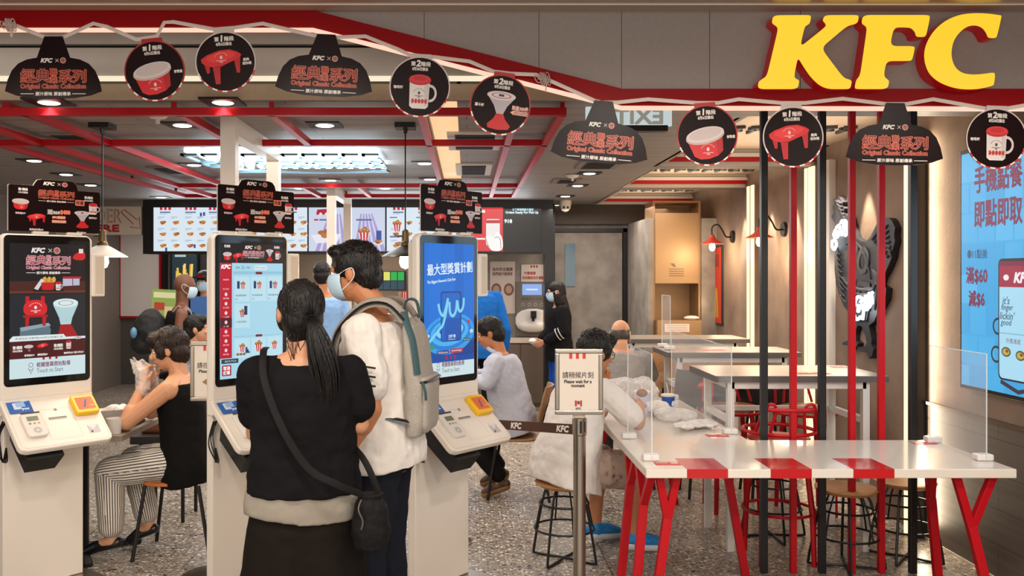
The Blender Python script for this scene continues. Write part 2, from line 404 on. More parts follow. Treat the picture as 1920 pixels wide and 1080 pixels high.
# ---------------------------------------------------------------- room shell
struct(MB(m_floor).box((-6, -2.5, -.1), (4.5, 14.6, 0)).build('floor'), 'speckled grey terrazzo floor')
CZ = 2.55
c = MB(m_ceil); c.box((-5.3, 4.56, CZ), (-.22, 14.3, CZ+.2)); c.box((-.05, 4.56, CZ), (1.6, 14.3, CZ+.2)); c.box((-.22, 8.6, CZ), (-.05, 14.3, CZ+.2))
REC = [(5.0, 7.3, 1.56), (7.5, 9.1, 1.6), (9.35, 11.28, 1.66)]
ys = [4.56]+[v for r in REC for v in r[:2]]+[14.3]
for a, b in zip(ys[::2], ys[1::2]): c.box((1.6, a, CZ), (2.95, b, CZ+.2))
struct(c.build('ceiling', smooth=0), 'grey plank ceiling')
m_soft = M('beige_soffit', '#b09a84', .7, noise=(20, .05)); m_wstep = M('white_molding', '#cfc4b6', .5)
for i, (a, b, xl) in enumerate(REC):
    p = MB(m_soft).box((1.6, a, CZ+.13), (2.95, b, CZ+.2))
    p.mat(m_wstep)
    for k, (d, z0, z1, mm) in enumerate(((0, .0, .035, m_wstep), (.035, .035, .07, m_red), (.06, .07, .1, m_wstep), (.02, .1, .13, m_wstep))):
        p.mat(mm); p.box((xl+d, b-.012-d, CZ+z0), (2.9, b-d+.01, CZ+z1)); p.box((xl+d-.01, a+.05, CZ+z0), (xl+d+.012, b-d, CZ+z1))
    struct(p.build('ceiling', smooth=0), 'stepped ceiling tray with white and red molding')
    lamp('AREA', 'cove_light', (2.25, (a+b)/2, CZ-.02), 5, (1, .82, .62), .9, (PI, 0, 0), sy=b-a-.4)
# warm cove slot in the ceiling
p = MB(M('cove_glow', '#ffcf98', .5, em=.95, noise=None)).box((-.22, 4.56, CZ+.04), (-.05, 8.6, CZ+.06)); p.mat(m_ceil).box((-.24, 4.56, CZ+.06), (-.03, 8.6, CZ+.2))
struct(p.build('ceiling', smooth=0), 'warm lit cove slot in the ceiling')
struct(MB(m_grey).box((-5.4, 4.0, 0), (-5.2, 14.3, 2.9)).build('wall_left', smooth=0))
w = MB(m_conc).box((2.88, 5.7, 0), (3.0, 11.6, 2.75)); w.mat(m_conc).box((2.88, 2.6, .86), (3.0, 5.7, 2.75)); w.mat(m_dado).box((2.87, 2.6, 0), (3.0, 5.7, .85))
struct(w.build('wall_right', smooth=0), 'concrete wall with dark plank dado on the right')
struct(MB(M('rail_metal', '#6d5a49', .35, .6)).box((2.855, 2.6, .845), (2.89, 5.66, .862)).build('trim_1', smooth=0))
struct(MB(m_wstep).box((2.862, 2.6, 0), (2.872, 5.7, .012)).build('baseboard_right', smooth=0))
struct(MB(m_dgrey).box((-5.3, 13.6, 0), (-2.2, 13.8, 2.6)).build('wall_back', smooth=0))
m_ss = M('kitchen_steel', '#8f7f70', .3, .8, bump=(3, .1))
struct(MB(m_ss).box((-2.6, 12.6, 0), (.2, 12.8, 2.6)).build('wall_kitchen', smooth=0), 'steel kitchen wall behind the counter')
struct(MB(m_grey).box((-4.65, 13.5, .12), (-4.05, 13.58, 2.3)).box((-5.3, 13.55, 0), (-4.7, 13.6, 2.55)).build('door_1', smooth=0), 'grey service door with steel handle')
k = MB(m_steel).cyl((-4.62, 13.46, 1.0), (-4.62, 13.46, 1.14), .03).build('door_handle', None)
struct(k)
# sink alcove wall, door, returns
w = MB(m_conc2).box((.05, 11.3, 0), (1.06, 11.45, 2.6)); struct(w.build('wall_alcove', smooth=0), 'mottled grey wall behind the wash basin')
struct(MB(m_black).box((1.05, 11.15, 0), (1.12, 11.45, 2.6)).build('trim_2', smooth=0))
w = MB(M('dark_bulkhead', '#4a3f36', .6)).box((1.1, 11.3, 2.3), (2.9, 11.5, 2.6)); w.mat(m_conc2).box((1.1, 11.42, 0), (2.1, 11.6, 2.3)).box((2.08, 10.1, 0), (2.14, 11.5, 2.3))
w.box((2.7, 10.12, 0), (2.9, 10.3, 2.3)).box((2.1, 11.42, 0), (2.9, 11.6, 2.6))
w.mat(m_blk).box((1.12, 11.36, 2.2), (2.07, 11.43, 2.25)).box((2.02, 11.36, 0), (2.08, 11.43, 2.25)); struct(w.build('wall_back', smooth=0), 'grey back wall around the door')
d = struct(MB(m_conc2).box((1.13, 11.38, .01), (2.01, 11.42, 2.19)).build('door_2', smooth=0), 'concrete look door with a narrow blue window')
struct(MB(M('blue_glass', '#8fb3bd', .1, em=.25)).box((1.27, 11.365, 1.5), (1.40, 11.378, 2.05)).build('window_1', smooth=0))
# fascia behind the shop front
w = MB(m_wpaint).box((-5.3, 4.46, 2.82), (1.0, 4.56, 3.0)).box((-5.3, 4.46, 2.655), (1.0, 4.56, 2.8)); w.mat(m_black).box((-5.3, 4.5, 2.8), (1.0, 4.56, 2.82))
w.mat(M('cream_light_lip', '#fff0d2', .5, em=.95)).box((-5.3, 4.45, 2.632), (1.0, 4.47, 2.655)); w.mat(m_soft).box((-5.3, 4.53, CZ), (1.0, 4.57, 2.632))
w.mat(m_wpaint).box((-5.3, 4.0, 3.0), (3.2, 4.6, 3.05))
struct(w.build('ceiling', smooth=0), 'white stepped fascia inside the shop front')
# mall ceiling outside
w = MB(M('mall_ceiling', '#a08d7b', .2, spec=1.0)).box((-7, -3, 2.836), (6, 3.86, 2.95)).box((-7, 3.86, 2.846), (6, 4.04, 2.95)); w.mat(m_wpaint).box((-7, 3.852, 2.832), (6, 3.861, 2.85))
struct(w.build('ceiling', smooth=0), 'mall ceiling over the shop front')
# ---------------------------------------------------------------- header of the shop front
def XZ(pts, Y): return [(W(x, y, Y).x, W(x, y, Y).z) for x, y in pts]
RXZ = Matrix(((1, 0, 0, 0), (0, 0, 1, 0), (0, 1, 0, 0), (0, 0, 0, 1)))   # (x, z, y) -> (x, y, z)
top = [(-500, 20), (590, 22), (1165, 168), (2300, 168)]; bot = [(-500, 53), (587, 53), (1165, 199), (2300, 202)]
band = MB(m_dred).prism(XZ(top+bot[::-1], 4.0), 3.98, 4.06, RXZ)
struct(band.build('trim_3', smooth=0), 'dark red band along the lower edge of the shop header')
pan = MB(M('header_panel', '#8f8480', .6, noise=(40, .04))).prism(XZ([(590, 23), (1165, 169), (2300, 169)], 4.0)+[(5.2, 2.875), (-.5, 2.875)], 4.0, 4.05, RXZ)
pan.mat(m_char)
for x in (795, 1010, 1165, 1330, 1500): pan.box((W(x, 0, 4).x, 3.9985, W(0, max(169 if x > 1165 else 24+(x-590)*.254, 30), 4).z), (W(x, 0, 4).x+.002, 4.001, 2.87))
struct(pan.build('wall_header', smooth=0), 'grey panelled shop header')
tub = MB(M('header_tube', '#ffbfa8', .4, em=1.3)).tube([V((W(x, 0, 3.97).x, 3.965, W(0, y+4, 3.97).z)) for x, y in bot], .0105, 8)
struct(tub.build('trim_4'), 'glowing tube light under the red band')
# ---------------------------------------------------------------- big lit letters
KK = [(-75, 668), (-72, 615), (-50, 597), (-15, 575), (0, 540), (75, 222), (68, 200), (35, 178), (30, 160), (40, 117), (310, 115), (320, 128), (312, 172), (300, 186), (272, 200), (237, 356), (425, 206), (436, 190), (428, 172), (415, 160), (412, 148), (424, 116), (668, 115), (677, 128), (670, 168), (655, 180), (605, 192), (560, 222), (395, 362), (545, 562), (575, 590), (612, 600), (626, 612), (615, 662), (600, 668), (450, 668), (385, 640), (322, 580), (270, 505), (222, 425), (195, 560), (198, 588), (230, 604), (230, 620), (220, 668)]
FF = [(715, 115), (1200, 115), (1212, 130), (1182, 268), (1170, 277), (1112, 277), (1104, 240), (1075, 210), (1040, 205), (940, 205), (910, 348), (1088, 348), (1098, 362), (1078, 448), (1066, 457), (885, 457), (866, 555), (874, 584), (902, 604), (904, 620), (893, 668), (655, 668), (652, 650), (662, 600), (692, 565), (742, 222), (736, 198), (708, 180), (703, 160)]
CC = [(1745, 118), (1745, 135), (1712, 280), (1700, 286), (1650, 284), (1640, 250), (1610, 208), (1560, 188), (1500, 195), (1440, 235), (1390, 300), (1370, 380), (1375, 450), (1400, 510), (1450, 550), (1520, 562), (1600, 558), (1685, 545), (1700, 556), (1690, 636), (1680, 645), (1600, 665), (1500, 672), (1400, 662), (1290, 622), (1212, 560), (1178, 480), (1170, 400), (1190, 320), (1240, 235), (1320, 160), (1420, 115), (1530, 100), (1640, 103), (1730, 116)]
m_yel = M('lit_yellow_face', '#ffcb2e', .4, em=1.05); m_side = M('letter_side_red', '#a4040f', .35, em=.45)
for nm, pl, lb in (('K', KK, 'large illuminated yellow letter K on the grey shop header'), ('F', FF, 'large illuminated yellow letter F between K and C on the header'), ('C', CC, 'large illuminated yellow letter C at the end of the header sign')):
    q = XZ([(1440+x/4, y/4) for x, y in pl], 3.92); q = chaikin(q, 2) if nm == 'C' else fillet(q, .03)
    root = thing('sign_letter', lb, 'sign letter', (sum(a for a, b in q)/len(q), 3.98, min(b for a, b in q)), group='illuminated letters of the shop sign')
    MB(m_side).prism(q, 3.922, 3.999, RXZ).build('letter_return', root, True, 30)
    MB(m_yel).prism(q, 3.915, 3.922, RXZ).build('letter_face', root, True, 30)
# ---------------------------------------------------------------- red ceiling grid
bz = 2.5
def beam(i, p0, p1, lab=None):
    struct(MB(m_red).bar(p0, p1, .04).build('trim_%d' % i, smooth=0), lab or 'red ceiling grid bar')
n = 5
for Y, x0, x1 in ((4.6, -5.1, .52), (5.68, -3.06, .52), (8.4, -2.77, .52), (9.5, -3.06, .52)):
    beam(n, (x0, Y, bz), (x1, Y, bz), 'red grid bar running across the ceiling'); n += 1
for X, y0, y1 in ((-2.31, 4.6, 8.4), (-2.41, 4.6, 8.4), (-2.75, 4.6, 9.5), (-3.04, 5.68, 9.5), (-1.5, 4.6, 5.68), (-1.02, 4.6, 5.68), (-1.58, 8.4, 9.5), (-1.04, 8.4, 9.5), (-.24, 4.6, 9.5), (.26, 4.6, 9.5), (.5, 4.6, 9.5)):
    beam(n, (X, y0, bz+(.04 if X == -2.41 else 0)), (X, y1, bz+(.04 if X == -2.41 else 0)), 'red grid bar running away under the ceiling'); n += 1
h = MB(m_red)
for x, y in ((-3.0, 4.6), (-1.53, 4.6), (-1.02, 4.6), (.5, 4.6), (.5, 5.6), (.5, 7.9), (.5, 9.3), (-3.04, 5.7), (-3.04, 8.0), (-3.04, 9.2), (-1.3, 9.5)): h.bar((x, y, bz), (x, y, CZ+.02), .022, up=(0, 1, 0))
struct(h.build('trim_%d' % n, smooth=0), 'short red hangers of the ceiling grid'); n += 1
# white portal posts
for i, (y0, y1) in enumerate(((5.0, 6.15), (8.8, 10.0))):
    q = MB(m_wht).box((-1.4, y0, 0), (-1.315, y0+.08, CZ)).box((-1.4, y1, 0), (-1.315, y1+.08, CZ)).box((-1.4, y0+.08, CZ-.1), (-1.315, y1, CZ))
    if i: q.mat(M('lit_white_panel', '#e6f1f2', .3, em=.75)).box((-1.375, y0+.08, .3), (-1.34, y1, 1.72))
    r = q.build('portal_frame', smooth=0); tag(r, ('white square portal frame standing behind the middle kiosk', 'white portal frame with lit panel nearer the menu boards')[i], 'frame', 'white portal frames')
# ---------------------------------------------------------------- downlights, vents
m_lamp = M('downlight_lens', '#fff3df', .4, em=6)
def area_of(x, y):
    return ('over the left dining side' if x < -2.2 else 'over the kiosks' if x < -.4 and y < 6.5 else 'near the menu boards' if x < .2 else 'over the middle aisle' if x < 1.5 else 'in the stepped tray ceiling on the right')
dl = None
DL = [(92, 190), (418, 190), (342, 233), (609, 233), (64, 300), (124, 326), (170, 346), (302, 369), (364, 308), (796, 305), (806, 335), (562, 352), (620, 337), (722, 352), (702, 383), (1105, 324), (1083, 347), (1060, 367), (1042, 384), (351, 384)]
pts = [(W(x, y, 1485/(515-y)).x, 1485/(515-y), CZ) for x, y in DL]+[(W(x, y, 1683/(515-y)).x, 1683/(515-y), CZ+.13) for x, y in ((1243, 310), (1208, 333), (1428, 331), (1173, 355), (1150, 368), (1367, 355), (1327, 368), (1553, 278))]
for i, (x, y, z) in enumerate(pts):
    row = sum(1 for q in pts[:i] if area_of(q[0], q[1]) == area_of(x, y))
    lb = 'square black recessed downlight '+area_of(x, y)
    if dl is None:
        dl = thing('downlight', lb, 'downlight', (x, y, z), 0, 'recessed downlights')
        MB(m_blk).box((-.1, -.1, -.008), (.1, .1, .004)).build('trim_plate', dl, smooth=0)
        MB(m_lamp).lathe([(.045, -.013), (.055, -.009)], n=18).build('lens', dl)
    else: dup(dl, (x, y, z), 0, lb+(', %s along the row' % ('second', 'third', 'fourth', 'fifth', 'sixth', 'seventh', 'eighth', 'ninth')[row-1] if row else ''), 'recessed downlights')
    lamp('SPOT', 'downlight_beam', (x, y, z-.03), 16 if x < 1.5 else 13, (1, .87, .72), .05, (0, 0, 0), 95, .7)
vent = None
for px, py, w_, d_, lb in ((890, 264, .36, .75, 'square ceiling air vent nearest the red grid, right of the warm cove'), (888, 317, .3, .75, 'square ceiling air vent further back, right of the warm cove'), (150, 257, .35, .4, 'dark slot vent in the ceiling above the left kiosk'), (325, 318, .3, .5, 'dark slot vent between the red bars near the menu boards'), (1122, 308, .34, .5, 'dark vent in the ceiling under the blue lit bell sign'), (1062, 338, .26, .4, 'dark vent in the ceiling near the dome camera')):
    Y = 1485/(515-py); x = W(px, py, Y).x
    t = thing('air_vent', lb, 'vent', (x, Y, CZ), 0, 'ceiling vents')
    MB(m_wpaint if px in (890, 888) else m_grey).box((-w_/2, -d_/2, -.012), (w_/2, d_/2, .002)).build('vent_frame', t, smooth=0)
    g = MB(m_char).box((-w_/2+.05, -d_/2+.05, -.016), (w_/2-.05, d_/2-.05, -.012))
    for k in range(7): g.box((-w_/2+.055, -d_/2+.06+k*(d_-.12)/7, -.02), (w_/2-.055, -d_/2+.07+k*(d_-.12)/7, -.016))
    g.build('grille', t, smooth=0)
for x, y, lb in ((.95, 7.9, 'white smoke detector on the ceiling near the bell signs'), (-1.72, 4.9, 'white fire sprinkler on the ceiling above the left kiosks')):
    t = MB(m_wpaint).lathe([(.05, 0), (.06, -.01), (.04, -.03), (.012, -.035), (.012, -.06)], (x, y, CZ), 16).build('smoke_detector'); tag(t, lb, 'smoke detector')
t = thing('dome_camera', 'white dome security camera under the back ceiling', 'camera', (1.2, 10.7, CZ))
MB(m_wht).lathe([(.07, 0), (.075, -.03), (.06, -.1), (.03, -.13), (.004, -.14)], n=20).build('dome', t)
b = MB(m_black)
for sx in (-.022, .022): b.ball((sx, -.055, -.085), .014)
b.build('lens', t)
# exit sign read from behind
t = thing('exit_sign', 'pale hanging exit sign seen from its back, letters mirrored', 'sign', (.85, 4.62, 2.43))
MB(M('sign_glass', '#c9d6d6', .15, em=.9)).box((-.225, -.012, .0), (.225, .012, .1)).build('panel', t, smooth=0)
p = Print((-.225, -.0125, .1), (1, 0, 0), (0, 0, 1), .001, .001); p.txt('EXIT', 275, 52, 74, E('#a09c90', .7), 1, 250, 4, mirror=True); p.build('lettering', t, smooth=0)
MB(m_blk).box((-.2, -.03, -.03), (.2, .03, 0)).box((-.15, -.008, .1), (-.14, .008, .12)).box((.14, -.008, .1), (.15, .008, .12)).build('bracket', t, smooth=0)
# bright letter sign fixed under the ceiling (letters lie flat, seen edge on)
t = thing('ceiling_sign', 'halo lit steel letter sign lying flat under the ceiling', 'sign', (-1.3, 6.8, CZ))
m_halo = M('halo_white', '#dff4ff', .4, em=7); m_pl = M('blue_steel', '#5f7d8c', .35, .6)
g = MB(m_halo); q = MB(m_pl)
random.seed(3)
xs = [-.66+.142*i for i in range(10)]
for i, x in enumerate(xs):
    if i in (2,): continue
    g.box((x-.045, -.56, -.03), (x+.05, -.5, -.005)); g.box((x-.02, -.5, -.028), (x+.03, .05, -.006))
    q.box((x-.06, -.6, -.06), (x+.058, -.53, -.045)); q.box((x-.06, -.2, -.06), (x+.058, -.12, -.045)); q.box((x-.06, -.6, -.06), (x-.035, .1, -.045))
    if i % 2: q.box((x+.03, -.4, -.06), (x+.055, .1, -.045))
    q.box((x-.06, .06, -.06), (x+.058, .12, -.045))
for i in range(15): g.box((-.66+.09*i, .3, -.03), (-.62+.09*i, .42, -.006))
q.tube(spline([(-.62, .2, -.052), (-.3, .42, -.052), (.2, .5, -.052), (.66, .4, -.052)], 6), .055, 6, flat=.15); q.bar((-.66, .5, -.05), (.66, .5, -.05), .02, .01)
g.build('halo_light', t, smooth=0); q.build('letter_plate', t, smooth=0)
lamp('AREA', 'halo_lamp', (-1.3, 6.75, 2.40), 26, (.72, .9, 1), 1.3, (PI, 0, 0), sy=.9)
# dark lettering strokes fixed to the tray ceilings
def strokes(x0, x1, y, z):
    s = MB(m_char); x = x0
    while x < x1:
        w_ = random.uniform(.06, .13); a = random.uniform(-.05, .05)
        s.bar((x, y+a, z-.012), (x+w_, y+a, z-.012), .035, .02); s.bar((x+w_*.5, y-.12, z-.012), (x+w_*.4, y+.12, z-.012), .02, .02, (0, 0, 1)); s.bar((x, y-.1, z-.012), (x+w_*.8, y-.13, z-.012), .02, .02); x += w_+.03
    return s
for (x0, x1, y, lb) in ((1.75, 2.7, 6.2, 'dark raised script on the tray ceiling nearest the front'), (1.75, 2.75, 8.55, 'dark raised script on the middle tray ceiling'), (1.85, 2.75, 10.6, 'dark raised script on the tray ceiling furthest back')):
    tag(strokes(x0, x1, y, CZ+.13).build('ceiling_lettering', smooth=0), lb, 'lettering', 'raised ceiling lettering')
# LED strips, pilaster and black channel on the right wall
m_led = M('led_warm', '#ffdca6', .4, em=1.9); 
for (y0, y1, x, lb, mm) in ((7.2, 7.32, 2.85, 'broad vertical light strip on the right wall left of the rooster', m_led), (7.36, 7.4, 2.85, 'thin vertical light strip beside the broad one left of the rooster', m_led), (8.72, 8.8, 2.85, 'vertical light strip on the right wall between the wall lamps', m_led), (8.86, 8.92, 2.85, 'thin vertical light strip behind the second wall lamp', m_led)):
    t = thing('light_strip', lb, 'light strip', (x, (y0+y1)/2, .02), 0, 'vertical light strips')
    MB(m_conc).box((x, y0-.02, .02), (2.882, y1+.02, CZ)).build('channel', t, True, 0)
    MB(mm).box((x-.012, y0, .03), (x, y1, CZ-.01)).build('diffuser', t, True, 0)
    lamp('AREA', 'strip_glow', (x-.05, (y0+y1)/2, 1.3), 4 if y1-y0 > .05 else 2, (1, .8, .55), .1, (0, math.radians(90), 0), sy=2.3)
t = thing('light_strip', 'bright vertical light strip with black channel between rooster wall and screen', 'light strip', (2.78, 5.55, 0), 0, 'vertical light strips')
MB(m_blk).box((2.785, 5.5, 0), (2.87, 5.58, CZ)).build('channel', t, True, 0)
MB(m_led).box((2.762, 5.53, .01), (2.785, 5.56, CZ-.01)).build('diffuser', t, True, 0)
lamp('AREA', 'strip_glow', (2.83, 5.46, 1.3), 8, (1, .8, .55), .05, (math.radians(90), 0, math.radians(-150)), sy=2.4)
struct(MB(m_wpaint).box((2.83, 6.87, 0), (2.89, 7.09, CZ)).build('trim_40', smooth=0), 'pale pilaster beside the rooster')
# partition posts behind the front table
for px, mm, lb in ((1432, m_blk, 'leftmost slim black floor to ceiling post'), (1487, m_red, 'red post between the two left black posts'), (1541, m_blk, 'black post between two red posts'), (1597, m_red, 'red post in front of the rooster neck'), (1652, m_red, 'red post in front of the rooster tail'), (1711, m_blk, 'black post beside the bright light strip')):
    x = W(px, 0, 4.87).x; w_ = .018 if mm is m_blk else .0165
    tag(MB(mm).box((x-w_, 4.87-w_, 0), (x+w_, 4.87+w_, CZ)).build('partition_post', smooth=0, bevel=.002), lb, 'post', 'posts of the slatted partition')
# ---------------------------------------------------------------- printed artwork pieces
RED, WHT, DK, PINK, NEON = '#d3202a', '#efe6e0', '#2a1414', '#e8b3a6', '#f0755c'
def art_kfc(p, x, y, h, col, L=2, f=P): p.txt('KFC', x, y, h, f(col), L, h*2.9, h*.09, .25)
def art_brand(p, x, y, h, f=P, col=WHT):
    art_kfc(p, x-h*1.9, y, h, col, 2, f); p.line([(x+h*.3, y-h*.4), (x+h*1.1, y+h*.4)], h*.1, f(col), 2); p.line([(x+h*1.1, y-h*.4), (x+h*.3, y+h*.4)], h*.1, f(col), 2)
    p.ell(x+h*2.2, y, h*.75, h*.75, f(PINK), 2); p.ell(x+h*2.2, y, h*.6, h*.6, f('#8c1a1c'), 3); p.ring(x+h*2.2, y, h*.4, h*.48, f(PINK), 4, 20); p.txt('人', x+h*2.2, y, h*.55, f(PINK), 4)
def art_title(p, x, y, w, f=P, c1=NEON, c2='#5a1712', en=True, cz=1.0):
    """two-tone neon look title, w wide, centred at x, character row centred at y"""
    s = w/122.0
    for dx, dy, t, hh in ((-48, 0, '經', 25), (-20, 0, '典', 25), (1, -6.5, '聯', 13), (1, 7.5, '乘', 13), (23, 1, '系', 24), (49, 1, '列', 24)):
        p.txt(t, x+dx*s, y+dy*s*cz, hh*s*cz, f(c1), 2, hh*s*1.04, 1.15*s); p.txt(t, x+dx*s, y+dy*s*cz, hh*s*cz, f(c2), 3, hh*s*1.04)
    if en:
        p.txt('Original Classic Collection', x, y+21*s*cz, 11*s*cz, f(c1), 2, w, .75*s); p.txt('Original Classic Collection', x, y+21*s*cz, 11*s*cz, f(c2), 3, w, 0)
        p.txt('原汁原味 原創傳承', x, y+34*s*cz, 7*s*cz, f(WHT), 2, 66*s, .25*s)
        for q in (-1, 1): p.line([(x+q*36*s, y+34*s*cz), (x+q*61*s, y+34*s*cz)], 1.3*s*cz, f(WHT), 2)
def art_arc(p, x, y, s, col, f=P):
    for k in range(9):
        a = math.radians(200+17.5*k); p.rect(x+s*math.cos(a)-s*.05, y+s*.75*math.sin(a)-s*.08, x+s*math.cos(a)+s*.05, y+s*.75*math.sin(a)+s*.08, f(col), 6)
    p.line([(x-s*.8, y+s*.55), (x+s*.8, y+s*.55)], s*.09, f(col), 6); p.rect(x-s*.25, y+s*.7, x+s*.25, y+s*.85, f(col), 6); p.ell(x, y, s*.22, s*.3, f(col), 6, 12)
def art_bowl(p, x, y, s, f=P, rot=-.16):
    c, q = math.cos(rot), math.sin(rot)
    T = lambda a, b: (x+(a*c-b*q)*s, y+(a*q+b*c)*s)
    p.poly([T(-.9, -.1), T(.95, -.1), T(.8, .75), T(.5, .95), T(0, 1.02), T(-.45, .95), T(-.72, .75)], f('#d31c24'), 3)
    p.poly([T(.55, -.1), T(.95, -.1), T(.8, .75), T(.5, .95)], f('#b3141c'), 4)
    p.ell(x+.02*s, y-.18*s, 1.02*s, .4*s, f('#c9b3b0'), 4, rot=rot); p.ell(x+.02*s, y-.27*s, 1.0*s, .38*s, f('#ded0cf'), 5, rot=rot); p.ell(x+.02*s, y-.3*s, .86*s, .29*s, f('#d0bfbe'), 6, rot=rot)
    art_arc(p, x+.12*s, y+.5*s, s*.34, '#f0c9c4', f)
def art_stool(p, x, y, s, f=P):
    T = lambda a, b: (x+a*s, y+b*s)
    for a in ((-.85, -.05, -.6, .45), (-.45, .0, -.1, 1.0), (.62, -.25, .9, .5)): p.poly([T(a[0], a[1]), T(a[2]+.05, a[1]), T(a[2], a[3]), T(a[0]+.12, a[3])], f('#bb141c'), 3)
    p.poly([T(-.55, .1), T(-.1, .2), T(.7, -.15), T(.85, -.4)], f('#a20f17'), 3)
    p.poly(chaikin([T(-1, -.35), T(.25, -.75), T(1.05, -.45), T(.92, -.2), T(-.3, .2), T(-.95, .0)], 1), f('#d9222b'), 4); p.poly(chaikin([T(-.92, -.3), T(.25, -.66), T(.93, -.42), T(-.2, .02)], 1), f('#ea3a3c'), 5)
    art_arc(p, x+.02*s, y-.3*s, s*.3, '#f3d0cb', f)
def art_mug(p, x, y, s, f=P):
    p.ring(x+.62*s, y+.05*s, .3*s, .43*s, f('#d9cfcd'), 3, 30, -95, 95, 1.25)
    p.poly([(x-.62*s, y-.7*s), (x+.6*s, y-.7*s), (x+.56*s, y+.85*s), (x+.4*s, y+1.0*s), (x-.4*s, y+1.0*s), (x-.58*s, y+.85*s)], f('#e6dddb'), 4); p.rect(x+.3*s, y-.6*s, x+.55*s, y+.85*s, f('#d2c8c6'), 5)
    p.ell(x, y-.72*s, .68*s, .3*s, f('#c51b23'), 5); p.ell(x, y-.8*s, .64*s, .26*s, f('#da2c33'), 6); p.ell(x, y-.82*s, .4*s, .14*s, f('#c51b23'), 7)
    art_arc(p, x-.02*s, y+.05*s, s*.33, '#3a3030', f)
    for k in range(5): p.rect(x+(-.46+.2*k)*s, y+.42*s, x+(-.33+.2*k)*s, y+.68*s, f('#c51b23'), 6)
    p.rect(x-.46*s, y+.52*s, x+.47*s, y+.58*s, f('#c51b23'), 6)
def art_funnel(p, x, y, s, f=P, cup='#ddd3d6'):
    p.poly([(x-.12*s, y+.1*s), (x+.2*s, y+.1*s), (x+.38*s, y+.5*s), (x+.72*s, y+.85*s), (x+.6*s, y+1.05*s), (x, y+1.12*s), (x-.55*s, y+1.05*s), (x-.62*s, y+.85*s), (x-.3*s, y+.5*s)], f('#c8151d'), 3)
    p.poly([(x-.75*s, y-.75*s), (x+.78*s, y-.75*s), (x+.4*s, y-.25*s), (x+.22*s, y+.2*s), (x-.16*s, y+.2*s), (x-.36*s, y-.25*s)], f('#bdb2ba'), 4)
    p.ell(x, y-.82*s, .82*s, .26*s, f(cup), 5); p.ell(x, y-.83*s, .55*s, .16*s, f('#b5242b'), 6); p.ell(x, y-.83*s, .49*s, .13*s, f(cup), 7); p.rect(x-.15*s, y-.9*s, x+.15*s, y-.78*s, f('#3a2a2a'), 8)
def art_bucket(p, x, y, s, f):
    p.poly([(x-.62*s, y-.2*s), (x+.62*s, y-.2*s), (x+.42*s, y+.9*s), (x-.42*s, y+.9*s)], f('#f3eeee'), 3)
    for a in (-.5, -.12, .27): p.poly([(x+a*s, y-.15*s), (x+(a+.24)*s, y-.15*s), (x+(a*.7+.17)*s, y+.9*s), (x+a*.7*s, y+.9*s)], f('#c81f2d'), 4)
    for dx, dy, r in ((-.4, -.3, .28), (0, -.4, .33), (.38, -.3, .28), (.1, -.62, .22)): p.ell(x+dx*s, y+dy*s, r*s, r*.8*s, f('#a8642c'), 5, 12)
    for dx, dy, r in ((-.35, -.38, .16), (.05, -.5, .18), (.4, -.38, .14)): p.ell(x+dx*s, y+dy*s, r*s, r*.7*s, f('#cf8f45'), 6, 10)
